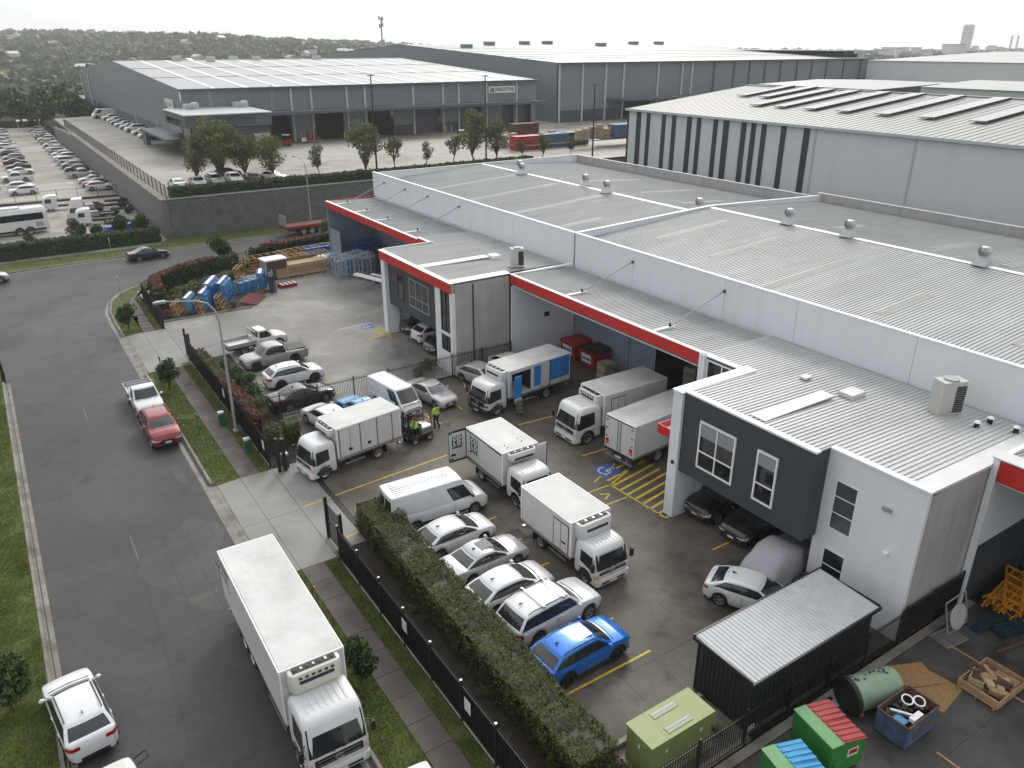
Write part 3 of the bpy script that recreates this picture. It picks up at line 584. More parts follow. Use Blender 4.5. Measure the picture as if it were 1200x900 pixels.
# whirlybird vents
def whirly():
    base = B(); ring = lambda r, z, n=12: [(r * math.cos(2 * math.pi * i / n), r * math.sin(2 * math.pi * i / n), z) for i in range(n)]
    base.loft([[(x * .62, y * .62, 0) for x, y in ((1, 1), (0, 1), (-1, 1), (-1, 0), (-1, -1), (0, -1), (1, -1), (1, 0))], [(x * .58, y * .58, .12) for x, y in ((1, 1), (0, 1), (-1, 1), (-1, 0), (-1, -1), (0, -1), (1, -1), (1, 0))],
               [(.38 * math.cos(R(45 + 45 * i)), .38 * math.sin(R(45 + 45 * i)), .62) for i in range(8)]])
    head = B()
    for i in range(22):
        t0 = 2 * math.pi * i / 22; pts = []
        for k in range(6):
            u = k / 5; r = .36 + .14 * math.sin(math.pi * u); z = .7 + .62 * u
            pts.append([(r * math.cos(t0), r * math.sin(t0), z), ((r + .03) * math.cos(t0 + .2), (r + .03) * math.sin(t0 + .2), z)])
        head.grid(pts)
    head.loft([ring(.36, 1.3), ring(.3, 1.36), ring(.1, 1.4)]); head.loft([ring(.42, .6), ring(.42, .72)]); core = B().cyl((0, 0, .7), (0, 0, 1.3), .33, n=12)
    return base.mesh('vent_base', 35), head.mesh('vent_head', fix=False), core.mesh('vent_core')
wb_, wh_, wc_ = whirly()
for k, (y, x) in enumerate([(81.8, 55.2), (79.6, 54.0), (68.6, 55.0), (64.0, 54.2), (51.4, 54.8), (41.2, 54.6), (35.6, 54.6), (25.4, 54.6)]):
    z = (9.68 if y > 50 else 10.38)
    t = thing('roof_vent', f'galvanised turbine roof vent on the ridge of the white warehouse, {ORD[7 - k]} from the near end', 'roof vent', (x, y, z + .08), 0, 'turbine vents along the warehouse ridge'); t.scale = (.8, .8, .88)
    put('base', wb_, 'galv', t); h = put('turbine_head', wh_, 'galv', t); put('core', wc_, 'dark_void', h)
    B().box(-.75, .75, -.6, .6, -.02, .06).build('flashing_plate', 'flashing', t)

# window helper: facing -x (plane x) or -y (plane y); frame of bars, panes set back
def window(parent, plane, x, u0, u1, z0, z1, nu, zs, fm='white_trim', fw=0.09, blind=0.0, depth=.06, m='glass'):
    """zs: relative heights of transoms. Returns window (frame) with pane children"""
    def bx(b, ua, ub, za, zb, d0, d1):
        return b.box(x + d0, x + d1, ua, ub, za, zb) if plane == 'x' else b.box(ua, ub, x + d0, x + d1, za, zb)
    f = B(); bx(f, u0, u1, z0, z0 + fw, -depth, .02); bx(f, u0, u1, z1 - fw, z1, -depth, .02); bx(f, u0, u0 + fw, z0 + fw, z1 - fw, -depth, .02); bx(f, u1 - fw, u1, z0 + fw, z1 - fw, -depth, .02)
    us = [u0 + (u1 - u0) * k / nu for k in range(nu + 1)]; zz = [z0] + [z0 + (z1 - z0) * q for q in zs] + [z1]
    for u in us[1:-1]: bx(f, u - fw * .4, u + fw * .4, z0 + fw, z1 - fw, -depth * .9, .018)
    for z in zz[1:-1]: bx(f, u0 + fw, u1 - fw, z - fw * .4, z + fw * .4, -depth * .8, .016)
    fo = wp(f, 'window', fm)
    for i in range(nu):
        for j in range(len(zz) - 1):
            wp(bx(B(), us[i] + fw * .3, us[i + 1] - fw * .3, zz[j] + fw * .3, zz[j + 1] - fw * .3, -.012, .012), 'pane', m, None, fo).matrix_parent_inverse = Matrix.Identity(4)
            if blind and j == len(zz) - 2:
                h = (zz[j + 1] - zz[j]) * blind
                wp(bx(B(), us[i] + fw * .6, us[i + 1] - fw * .6, zz[j + 1] - fw - h, zz[j + 1] - fw * .5, -.018, -.0135), 'blind', 'blind', None, fo).matrix_parent_inverse = Matrix.Identity(4)
    return fo
mat('dim_glass', (0.06, 0.072, 0.085), 0.12, var=0.05)
# ------------------------------------------------------------------ near office block (dark upper storey on a white blade wall)
wp(B().box(27.55, 33.1, 25.74, 26.4, 0, 7.47), 'blade_wall', 'white_panel'); wp(B().box(27.5, 33.15, 25.7, 26.44, 7.475, 7.57), 'blade_wall_capping', 'white_trim')
wp(B().box(27.72, 28.75, 17.8, 25.73, 2.97, 7.55), 'dark_cladding', 'dark_clad'); wp(B().box(28.8, 31.5, 17.9, 25.7, 2.9, 3.05), 'soffit', 'dark_clad')
wp(B().box(27.66, 28.0, 17.74, 25.74, 7.56, 7.66), 'gutter_flashing', 'white_trim')
window(wh, 'x', 27.7, 22.12, 24.49, 3.8, 6.45, 2, [.36], blind=.45); window(wh, 'x', 27.7, 19.6, 20.8, 3.77, 6.45, 1, [.36], blind=.4)
wp(B().box(28.8, 29.0, 13.2, 17.95, 0, 7.48), 'front_wall', 'white_panel'); wp(B().box(28.74, 29.1, 13.14, 17.8, 7.49, 7.585), 'gutter_flashing', 'white_trim')
window(wh, 'x', 28.8, 16.13, 17.26, 3.68, 6.2, 1, [.35, .68], fw=.06, depth=.03, m='dim_glass'); window(wh, 'x', 28.8, 16.14, 17.28, .9, 2.62, 1, [.5], fw=.06, depth=.03)
wp(B().box(29.02, 34.3, 13.2, 13.4, 0, 7.3), 'side_wall', 'concrete_panel'); wp(B().loft([[(29.1, 13.12, 7.45), (29.1, 14.02, 7.45), (29.1, 14.02, 7.59), (29.1, 13.12, 7.59)], [(38.6, 13.12, 7.2), (38.6, 14.02, 7.2), (38.6, 14.02, 7.35), (38.6, 13.12, 7.35)]]), 'barge_flashing', 'flashing')
wp(B().box(33.2, 33.4, 13.5, 25.6, 0, 3), 'undercroft_wall', 'dark_clad')
wp(B().box(31.6, 31.75, 17.9, 25.6, 0, 2.89), 'undercroft_wall', 'dado')
wp(B().box(28.9, 31.6, 17.75, 17.9, 0, 2.95), 'return_wall', 'white_panel')
wp(ribbed(28.0, 7.57, 38.6, 7.3, 17.86, 25.7), 'office_roof', 'roof_office'); wp(ribbed(29.02, 7.544, 38.6, 7.3, 14.0, 17.86), 'office_roof', 'roof_office'); wp(ribbed(32.95, 7.446, 38.6, 7.3, 26.45, 29.5), 'office_roof', 'roof_office'); wp(ribbed(33.16, 7.44, 38.6, 7.3, 25.7, 26.45), 'office_roof', 'roof_office')
wp(B().box(38.6, 39.08, 13.3, 29.5, 7.05, 7.22), 'box_gutter', 'grey_pipe')
wp(B().box(28.3, 33.6, 21.1, 21.95, 7.6, 7.645), 'cover_flashing', 'flashing')
wp(B().box(34.2, 35.3, 20.5, 21.35, 7.45, 7.68), 'roof_hatch', 'flashing')
wp(B().box(34.3, 34.9, 23.4, 23.8, 7.5, 7.6), 'roof_hatch', 'flashing')
wp(B().box(32.72, 32.9, 26.45, 29.4, 3, 7.4), 'front_wall', 'dark_clad'); wp(B().box(32.5, 32.72, 28.95, 29.4, 0, 7.5), 'pilaster', 'white_panel')
window(wh, 'x', 32.7, 26.6, 28.9, 5.2, 7.25, 2, [.45]); wp(B().box(32.6, 33.0, 26.44, 29.45, 7.42, 7.5), 'gutter_flashing', 'white_trim')
wp(B().box(32.95, 38.9, 29.3, 29.45, 0, 7.2), 'side_wall', 'white_panel')
aw = wp(B().box(27.9, 30.2, 26.42, 27.6, 4.5, 4.56), 'entry_awning', 'white_trim'); 
for q in (B().box(27.85, 27.9, 26.42, 27.65, 4.4, 4.95), B().box(27.9, 30.2, 27.6, 27.65, 4.4, 4.95)): wp(q, 'awning_fascia', 'red', None, aw).matrix_parent_inverse = Matrix.Identity(4)
# wall light, camera, bell on the white wall
wp(B().box(28.66, 28.79, 14.55, 14.95, 5.9, 6.05).bar((28.62, 14.6, 6.1), (28.79, 14.9, 5.8), .05), 'wall_light', 'grey_pipe')
wp(B().box(28.6, 28.79, 14.3, 14.5, 3.9, 4.02), 'security_camera', 'white_trim')
wp(B().cyl((27.45, 26.0, 3.4), (27.54, 26.0, 3.4), .1), 'wall_bell', 'black_steel')
# ------------------------------------------------------------------ far office block with red fascia
wp(B().box(27.4, 28.6, 61.8, 62.55, 0, 6.75), 'blade_wall', 'white_panel')
wp(B().box(27.75, 28.3, 52.95, 61.79, 2.8, 6.72), 'dark_cladding', 'dark_clad'); wp(B().box(28.35, 31.5, 52.6, 61.7, 2.7, 2.85), 'soffit', 'dark_clad')
window(wh, 'x', 27.75, 58.85, 60.0, 3.75, 6.0, 1, [.36], 'dark_clad', .07); window(wh, 'x', 27.75, 54.2, 57.7, 3.7, 6.1, 3, [.36], 'grey_pipe', .07)
wp(B().box(27.45, 27.75, 51.75, 52.6, 0, 6.72), 'front_pier', 'white_panel'); wp(B().box(27.45, 27.75, 49.9, 50.25, 0, 6.72), 'front_pier', 'white_panel')
wp(B().box(27.45, 27.75, 50.26, 51.74, 3.1, 3.35), 'front_spandrel', 'white_panel'); wp(B().box(27.45, 27.75, 50.26, 51.74, 0, 1.75), 'front_spandrel', 'white_panel')
window(wh, 'x', 27.55, 50.27, 51.73, 3.36, 6.7, 2, [.33, .66], 'black_steel', .06); window(wh, 'x', 27.55, 50.27, 51.73, 1.76, 3.09, 2, [.5], 'black_steel', .06)
for xa, xc in ((27.76, 29.3), (29.33, 32.68)): wp(B().box(xa, xc, 49.9, 50.08, 0, 7.35), 'concrete_panel', 'concrete_panel')
wp(B().cyl((29.32, 49.85, 0), (29.32, 49.85, 7.2), .05), 'downpipe', 'black_steel')
wp(B().box(27.3, 27.36, 49.82, 62.6, 6.75, 7.5), 'fascia', 'red'); wp(B().box(27.28, 27.7, 49.8, 62.62, 7.5, 7.56), 'fascia_capping', 'white_trim')
wp(B().box(27.37, 27.7, 49.88, 62.6, 6.73, 7.48), 'fascia_back', 'grey_pipe')
wp(ribbed(27.6, 7.5, 38.6, 7.25, 50.75, 62.5), 'office_roof', 'roof_office'); wp(ribbed(32.9, 7.36, 38.6, 7.25, 62.55, 65.6), 'office_roof', 'roof_office'); wp(B().box(27.62, 32.8, 49.84, 50.74, 7.5, 7.55), 'barge_flashing', 'white_trim')
wp(B().box(27.7, 32.7, 62.5, 62.66, 7.4, 7.6), 'barge_flashing', 'flashing'); wp(B().box(27.6, 34.0, 55.0, 55.8, 7.53, 7.6), 'cover_flashing', 'white_trim'); wp(B().box(34.1, 34.9, 54.6, 55.5, 7.4, 7.7), 'roof_hatch', 'white_trim')
wp(B().box(32.62, 32.68, 62.7, 65.6, 6.65, 7.35), 'fascia', 'red'); wp(B().box(32.6, 32.88, 62.68, 65.62, 7.35, 7.41), 'fascia_capping', 'white_trim')
wp(B().box(31.6, 31.75, 52.6, 61.7, 0, 2.69), 'undercroft_wall', 'dado'); wp(B().box(28.7, 31.6, 62.3, 62.45, 0, 6.7), 'side_wall', 'white_panel'); wp(B().box(32.72, 32.9, 62.5, 65.5, 0, 7.3), 'front_wall', 'dado')
wp(B().box(38.6, 39.08, 50.0, 89.0, 6.8, 7.1), 'box_gutter', 'grey_pipe')
# ------------------------------------------------------------------ canopies with tie rods
def canopy(y0, y1, zf, rods, ends=True):
    c = wp(ribbed(32.8, zf - .02, 38.6, 7.2 if zf > 7.3 else 6.95, y0, y1), 'canopy_roof', 'roof_white')
    def sub(b, n, m): o = wp(b, n, m, None, c); o.matrix_parent_inverse = Matrix.Identity(4); return o
    sub(B().box(32.68, 32.76, y0, y1, zf - .72, zf), 'fascia', 'red'); sub(B().box(32.66, 32.92, y0 - .02, y1 + .02, zf + .005, zf + .06), 'fascia_capping', 'white_trim')
    sub(B().box(32.8, 39.0, y0 + .05, y1 - .05, 6.5, 6.56), 'soffit', 'white_panel')
    for y in rods:
        sub(B().cyl((34.4, y, zf + .12), (39.05, y, 9.1), .045, n=8), 'tie_rod', 'grey_pipe'); sub(B().box(32.95, 34.7, y - .1, y + .1, zf + .01, zf + .1), 'strut_plate', 'white_trim')
        sub(B().cyl((34.3, y, zf), (34.3, y, zf + .35), .07, n=8), 'rod_bracket', 'black_steel'); sub(B().cyl((38.95, y, 9.05), (39.09, y, 9.1), .1, n=8), 'rod_bracket', 'black_steel')
canopy(29.5, 49.75, 7.45, (42.76, 33.72)); canopy(65.7, 89.2, 7.15, (86.5, 81, 75.6, 68.8))
wp(B().box(32.7, 39.05, 89.2, 89.26, 6.43, 7.2), 'fascia', 'red')
wp(B().box(32.8, 39.05, 49.7, 49.86, 0, 6.48), 'loading_side_wall', 'white_panel'); wp(B().box(32.78, 38.7, 49.66, 49.9, 7.36, 7.5), 'barge_flashing', 'white_trim')
# back wall of the loading bay: dado, roller door opening, dark interior
for a, c in ((39.6, 49.69), (29.46, 31.5)):
    wp(B().box(39.05, 39.09, a, c, 4.3, 6.49), 'upper_wall', 'white_panel'); wp(B().box(39.05, 39.085, a, c, 0, 4.295), 'dado_wall', 'dado')
wp(B().box(39.05, 39.09, 31.5, 39.6, 5.6, 6.49), 'upper_wall', 'white_panel')
wp(B().cyl((38.98, 42.6, 0), (38.98, 42.6, 6.5), .07, n=8), 'downpipe', 'grey_pipe'); wp(B().box(39.02, 39.045, 40.2, 41.1, 0, 2.1), 'personnel_door', 'dado'); wp(B().box(39.0, 39.04, 46.3, 46.8, 3.3, 3.6), 'wall_sign', 'plate')
wp(B().box(36.0, 36.5, 49.66, 49.69, 3.4, 3.8), 'wall_vent', 'black_steel')
wp(B().box(39.2, 50, 31, 40.2, -.02, .0), 'interior_floor', 'asphalt_dark'); wp(B().box(50, 50.2, 30, 41, 0, 8), 'interior_wall', 'dark_clad'); wp(B().box(39.2, 50, 40.3, 40.4, 0, 8), 'interior_wall', 'dark_clad'); wp(B().box(39.2, 50, 30.8, 30.9, 0, 8), 'interior_wall', 'dark_clad'); wp(B().box(39.3, 50, 31, 40.2, 8, 8.1), 'interior_ceiling', 'dark_clad')
# far front wall below canopy one, with openings
wp(B().box(39.05, 39.09, 62.7, 89.6, 4.3, 6.6), 'upper_wall', 'white_panel'); wp(B().box(39.05, 39.085, 62.7, 89.6, 0, 4.295), 'dado_wall', 'dado')
wp(B().box(32.8, 39.04, 89.26, 89.44, 0, 6.42), 'end_wing_wall', 'dado')
wp(B().box(32.9, 33.05, 86.2, 89.2, .2, 4.0), 'end_pier', 'dado')
# ------------------------------------------------------------------ next unit to the right: wing wall, red fascia
wp(B().box(33.5, 39.05, 12.9, 13.14, 3.3, 7.75), 'wing_wall', 'white_panel'); wp(B().box(33.6, 39.05, 12.92, 13.12, 0, 3.295), 'wing_wall_dado', 'dark_clad'); wp(B().box(33.42, 33.58, 12.88, 13.16, 0, 7.76), 'wing_wall_nib', 'white_panel')
wp(B().box(33.45, 33.5, 4, 12.87, 6.75, 7.7), 'fascia', 'red'); wp(B().box(33.4, 34.3, 4, 13.2, 7.77, 7.83), 'fascia_capping', 'flashing'); wp(ribbed(34.3, 7.7, 39, 7.2, 4, 12.85), 'canopy_roof', 'roof_white'); wp(B().box(33.6, 39, 4, 12.8, 6.6, 6.66), 'soffit', 'white_panel')
wp(B().box(39.05, 39.09, 4, 12.85, 0, 6.55), 'front_wall', 'dark_clad')

# ------------------------------------------------------------------ air-conditioning condensers on the office roofs
mat('ac_beige', (0.46, 0.455, 0.43), 0.5, var=0.06)
def condenser(loc, rz, label, s=1.0, h=1.75):
    t = thing('air_conditioner', label, 'air conditioner', loc, rz); w, d = .62 * s, .38 * s
    for x in (-w, w): B().box(x - .05, x + .05, -d - .1, d + .1, 0, .1).build('foot_rail', 'galv', t)
    B().box(-w, w, -d, d, .1, h).build('cabinet', 'ac_beige', t)
    B().cyl((0, 0, h), (0, 0, h + .08), .34 * s, n=20).build('fan_grille', 'grey_pipe', t, 30)
    g = B()
    for k in range(14): zz = .25 + k * (h - .45) / 14; g.box(w * .1, w - .05, -d - .02, -d - .002, zz, zz + .07); g.box(w + .002, w + .02, -d + .06, d - .06, zz, zz + .07)
    g.build('coil_louvre', 'black_steel', t)
    B().box(-w * .3, w * .3, -d - .01, -d - .001, .3, .34).build('badge', 'grey_pipe', t)
condenser((37.0, 17.3, 7.24), -22, 'tall white condenser unit on the near office roof against the parapet', 1.05, 1.85)
condenser((34.4, 51.4, 7.42), -20, 'white condenser unit on the roof edge of the red-trimmed far office', .85, 1.6)
for k, (x, y, lab) in enumerate([(36.6, 15.5, 'short black vent pipe on the near office roof, left of the pair'), (37.6, 15.4, 'short black vent pipe with white cap, right of the pair near the condenser'), (37.6, 14.2, 'small vent pipe at the near corner of the office roof by the red fascia')]):
    t = thing('vent_pipe', lab, 'vent pipe', (x, y, 7.2)); B().cyl((0, 0, 0), (0, 0, .42), .12).build('pipe', 'black_steel', t); B().cyl((0, 0, .42), (0, 0, .5), .17, .1).build('cap', 'white_trim', t)
# ------------------------------------------------------------------ vehicles
# a spec is a list of (name, mesh, material or 'PAINT', parent index or None, location, mirror)
def lerp(a, b, t): return a + (b - a) * t
def interp(pts, x):
    if x <= pts[0][0]: return pts[0][1]
    for (x0, y0), (x1, y1) in zip(pts, pts[1:]):
        if x <= x1:
            t = (x - x0) / (x1 - x0 + 1e-9); t = t * t * (3 - 2 * t) * .5 + t * .5; return lerp(y0, y1, t)
    return pts[-1][1]
def wheel_mesh(r, w, spokes=5, truck=False):
    t = B(); n = 20; rings = []
    for y, q in ((-w / 2, .7), (-w / 2, .94), (-w * .36, 1), (w * .36, 1), (w / 2, .94), (w / 2, .7), (w * .3, .68)):
        rings.append([(r * q * math.cos(2 * math.pi * i / n), y, r * q * math.sin(2 * math.pi * i / n)) for i in range(n)])
    t.loft(rings, True, False)
    rim = B(); ri = r * .69
    ring = lambda q, y: [(ri * q * math.cos(2 * math.pi * i / n), y, ri * q * math.sin(2 * math.pi * i / n)) for i in range(n)]
    rim.loft([ring(1, w * .5), ring(.9, w * .5), ring(.86, w * .3)], False, False)
    if truck:
        rim.loft([ring(.86, w * .3), ring(.5, w * .12), ring(.34, w * .16), ring(.3, w * .42), ring(.12, w * .44)], False, True)
        for k in range(8):
            q = 2 * math.pi * k / 8; rim.cyl((ri * .42 * math.cos(q), w * .1, ri * .42 * math.sin(q)), (ri * .42 * math.cos(q), w * .24, ri * .42 * math.sin(q)), ri * .05, n=6)
    else:
        rim.loft([ring(.22, w * .34), ring(.16, w * .4)], False, True)
        for k in range(spokes):
            q = 2 * math.pi * k / spokes; c, s_ = math.cos(q), math.sin(q); px, pz = -s_, c
            a0, a1 = ri * .15, ri * .92; h0, h1 = ri * .13, ri * .2
            rim.add([(c * a0 + px * h0, w * .37, s_ * a0 + pz * h0), (c * a0 - px * h0, w * .37, s_ * a0 - pz * h0), (c * a1 - px * h1, w * .42, s_ * a1 - pz * h1), (c * a1 + px * h1, w * .42, s_ * a1 + pz * h1),
                     (c * a0 + px * h0, w * .2, s_ * a0 + pz * h0), (c * a0 - px * h0, w * .2, s_ * a0 - pz * h0), (c * a1 - px * h1, w * .2, s_ * a1 - pz * h1), (c * a1 + px * h1, w * .2, s_ * a1 + pz * h1)],
                    [(0, 1, 2, 3), (0, 4, 5, 1), (3, 2, 6, 7), (1, 5, 6, 2), (0, 3, 7, 4)])
    return t.mesh('tyre', 40), rim.mesh('rim', 40)

def car_spec(kind, lod=0):
    K = dict(L=4.4, W=1.8, H=1.48, hood=.92, belt=.96, deck=.98, wb=2.65, R=.33, gc=.2, ws=(.95, .25), rr=(-1.2, -1.75), roofw=.76, fo=.88, rails=False, nose=.66, sw=((.05, .17), (.182, .5), (.512, .93)), spokes=5, rim='rim', clad=False, crown=.05, tl=(.72, .95), glass_t=.84, plain_back=False, sun=False)
    K.update({
        'sedan': dict(L=4.75, W=1.82, H=1.45, belt=.98, deck=1.05, ws=(1.08, .25), rr=(-.85, -1.72), wb=2.75),
        'hatch': dict(L=4.35, W=1.79, H=1.47, belt=1.0, hood=.95, deck=1.04, ws=(1.12, .3), rr=(-1.22, -1.98), wb=2.62, sw=((.1, .22), (.232, .535), (.547, .94)), tl=(.78, 1.0)),
        'suv': dict(L=4.5, W=1.84, H=1.63, hood=1.06, belt=1.12, deck=1.16, ws=(1.1, .38), rr=(-1.5, -2.1), wb=2.68, R=.36, gc=.26, rails=True, clad=True, tl=(.86, 1.06), nose=.78, sw=((.06, .22), (.232, .54), (.552, .94)), rim='rim'),
        'bigsuv': dict(L=4.85, W=1.9, H=1.83, hood=1.12, belt=1.19, deck=1.22, ws=(1.12, .5), rr=(-1.85, -2.3), wb=2.86, R=.39, gc=.3, rails=True, tl=(.85, 1.15), nose=.84, sw=((.03, .26), (.272, .59), (.602, .94)), roofw=.8),
        'ute': dict(L=5.35, W=1.9, H=1.82, hood=1.12, belt=1.14, deck=1.1, ws=(1.35, .72), rr=(-.62, -.78), wb=3.2, R=.39, gc=.32, nose=.85, sw=((.06, .475), (.487, .93)), roofw=.8, tl=(.8, 1.05)),
        'trayute': dict(L=5.2, W=1.86, H=1.78, hood=1.1, belt=1.12, deck=.6, ws=(1.35, .72), rr=(.02, -.06), wb=3.1, R=.37, gc=.32, nose=.84, sw=((.1, .92),), roofw=.8, tl=(.5, .58)),
        'hiace': dict(L=4.75, W=1.72, H=1.98, hood=1.02, belt=1.08, deck=1.08, ws=(2.0, 1.2), rr=(-2.28, -2.34), wb=2.57, R=.33, gc=.22, nose=.75, sw=((.74, .95),), roofw=.86, fo=.9, tl=(.85, 1.1), crown=.06),
        'sprinter': dict(L=6.0, W=2.0, H=2.55, hood=1.22, belt=1.28, deck=1.28, ws=(2.15, 1.3), rr=(-2.9, -2.96), wb=3.66, R=.36, gc=.26, nose=.9, sw=((.745, .95),), roofw=.88, fo=.95, tl=(.75, 1.0), crown=.05),
        'sport': dict(L=4.3, W=1.8, H=1.3, hood=.85, belt=.88, deck=.93, ws=(.75, .1), rr=(-.75, -1.5), wb=2.5, R=.33, sw=((.3, .92),), nose=.6),
    }[kind]); P = K; L, Wd = P['L'], P['W']; hw = Wd / 2; xf = L / 2 - P['fo']; xr = xf - P['wb']; gc = P['gc']; Rr = P['R']; ar = Rr * 1.14
    wsb, wst = P['ws']; rrt, rrb = P['rr']
    cut = -.35 if kind == 'trayute' else -L / 2
    top = [(-L / 2, P['deck'] - .2), (-L / 2 + .08, P['deck'] - .05), (rrb, P['deck']), (wsb, P['belt'] - .02), (lerp(wsb, L / 2, .5), P['hood'] - .02), (L / 2 - .22, P['hood'] - .12), (L / 2 - .05, P['nose'] + .02), (L / 2, P['nose'] - .08)]
    if kind == 'trayute': top = [(-.4, P['belt']), (wsb, P['belt'] - .02)] + top[4:]
    def halfw(x):
        d = L / 2 - abs(x); return hw * interp([(0, .76), (.1, .88), (.3, .965), (.8, 1.0)], d)
    nst = 16 if lod else 44
    xs = [cut + (L / 2 - cut) * i / nst for i in range(nst + 1)] + [cut + .06, L / 2 - .06, L / 2 - .14]
    if not lod:
        for wx in (xf, xr): xs += [wx + ar * math.cos(R(a_)) for a_ in range(0, 181, 15)]
    else:
        for wx in (xf, xr): xs += [wx - ar, wx - ar * .7, wx, wx + ar * .7, wx + ar]
    xs = sorted(set(round(x, 3) for x in xs if cut - 1e-6 <= x <= L / 2 + 1e-6))
    rings = []
    for x in xs:
        w = halfw(x); s_ = interp(top, x); bz = gc + .06 * (1 - min(1, (L / 2 - abs(x)) / .5))
        for wx in (xf, xr):
            if abs(x - wx) < ar and wx > cut: bz = max(bz, math.sqrt(max(0, ar * ar - (x - wx) ** 2)) + Rr * .98)
        bz = min(bz, s_ - .12); c = P['crown'] * (1 if x > wsb else .4); h = s_ - bz
        half = [(.9 * w, bz), (.985 * w, bz + min(.1, h * .2)), (w, bz + h * .45), (.985 * w, s_ - min(.1, h * .25)), (.945 * w, s_ - .02), (.8 * w, s_ + c * .4), (.42 * w, s_ + c * .9)]
        rings.append([(x, y, z) for y, z in half] + [(x, 0, s_ + c)] + [(x, -y, z) for y, z in reversed(half)])
    body = B(); body.loft(rings, True, True)
    # greenhouse
    belt = P['belt']; zr = P['H'] - .05; wb0, wt0 = hw * .935, hw * P['roofw']
    rb = max(rrb, cut)
    def gx(t): return lerp(rb, rrt, t ** .9), lerp(wsb, wst, t)
    def gw(t): return lerp(wb0, wt0, t ** 1.25)
    def gz(t): return lerp(belt - .03, zr, t)
    AR = 0.0 if kind in ('hiace', 'sprinter', 'trayute') else .075
    def arch(u, t): return -AR * t * t * (2.1 * abs(u - .56)) ** 2.2
    def S_(side, u, t, off=0.0):
        x0, x1 = gx(t); w = gw(t); z = gz(t) + arch({'f': 1.0, 'r': 0.0}.get(side, u), t)
        if side == 'f':
            b = .13 * (1 - u * u) * (1 - .4 * t); return (x1 + b + off * .75, u * w * .97, z + off * .5)
        if side == 'r':
            b = .06 * (1 - u * u); return (x0 - b - off * .9, u * w * .97, z + off * .35)
        y = w + .02 * math.sin(math.pi * u) + off * .95
        return (lerp(x0, x1, u), y if side == 'l' else -y, z + off * .3)
    nf = 4 if lod else 8; ns = 5 if lod else 10; ts = [0, .35, .7, .9, 1.0]
    def ring(t):
        return [S_('f', lerp(-.94, .94, i / nf), t) for i in range(nf + 1)] + [S_('l', lerp(.985, .015, i / ns), t) for i in range(ns + 1)] + [S_('r', lerp(.94, -.94, i / nf), t) for i in range(nf + 1)] + [S_('R', lerp(.015, .985, i / ns), t) for i in range(ns + 1)]
    gr = [ring(t) for t in ts]; last = gr[-1]; cx = sum(p[0] for p in last) / len(last)
    for sc, dz in ((.975, .022), (.9, .042), (.6, .056), (.3, .06), (.04, .06)): gr.append([(cx + (p[0] - cx) * sc, p[1] * sc, zr + (p[2] - zr) * sc ** 2 + dz * P['crown'] / .05) for p in last])
    body.loft(gr, False, True)
    spec = [('body', body.mesh('body', 38), 'PAINT', None, None)]
    def addp(n, b, m, par=0, sm=None): spec.append((n, b.mesh(n, sm), m, par, None)); return len(spec) - 1
    def patch(side, u0, u1, t0, t1, off=.008, nu=6, nt_=4):
        pts = [[S_(side, lerp(u0, u1, i / nu), lerp(t0, t1, j / nt_), off) for j in range(nt_ + 1)] for i in range(nu + 1)]; return B().grid(pts)
    g2 = P['glass_t']
    addp('windscreen', patch('f', -.9, .9, .1, .93), 'car_glass', sm=60)
    if kind in ('hiace', 'sprinter'): 
        for u0, u1 in ((-.86, -.06), (.06, .86)): addp('rear_window', patch('r', u0, u1, .25 if kind == 'hiace' else .3, .8), 'car_glass')
    else: addp('rear_window', patch('r', -.88, .88, .12, .9), 'car_glass', sm=60)
    for sd_ in ('l', 'R'): addp('window_surround', patch(sd_, P['sw'][0][0] - .02, P['sw'][-1][1] + .015, .06, (.7 if kind == 'sprinter' else g2) + .04, .0035, 10), 'trim')
    for u0, u1 in P['sw']:
        for sd_ in ('l', 'R'): addp('side_window', patch(sd_, u0, u1, .1, .7 if kind in ('sprinter',) else g2, .007), 'car_glass')
    # underbody, lights, plates
    addp('underbody', B().box(max(cut, -L / 2 + .12), L / 2 - .12, -hw * .86, hw * .86, gc - .02, gc + .28), 'trim')
    hz1 = P['nose'] - .0; hz0 = hz1 - .17
    for sg in (1, -1):
        pl = [(L / 2 + .006, .42 * hw), (L / 2 + .006, .755 * hw), (L / 2 - .09, .89 * hw), (L / 2 - .3, .975 * hw)]
        zt = [hz1 - .09, hz1 - .06, hz1 - .01, hz1 + .05]
        addp('headlight', B().grid([[(x, sg * y, lerp(hz0, zt[i], j / 2) if j else hz0 + .03 * (3 - i) * .5) for j in range(3)] for i, (x, y) in enumerate(pl)]), 'lamp_clear')
        a0, a1 = P['tl']; pl = [(-L / 2 - .006, .48 * hw), (-L / 2 - .006, .755 * hw), (-L / 2 + .09, .89 * hw), (-L / 2 + .27, .98 * hw)]
        if kind in ('trayute',): pl = [(-L / 2 + .02, .7 * hw), (-L / 2 + .02, .95 * hw)]
        if kind in ('hiace', 'sprinter', 'ute'): pl = pl[1:3]; 
        if kind not in ('trayute',):
            a1 = min(a1, P['deck'] - .13)
            addp('tail_light', B().grid([[(x, sg * y, lerp(a0, a1, j / 2)) for j in range(3)] for x, y in pl]), 'lamp_red')
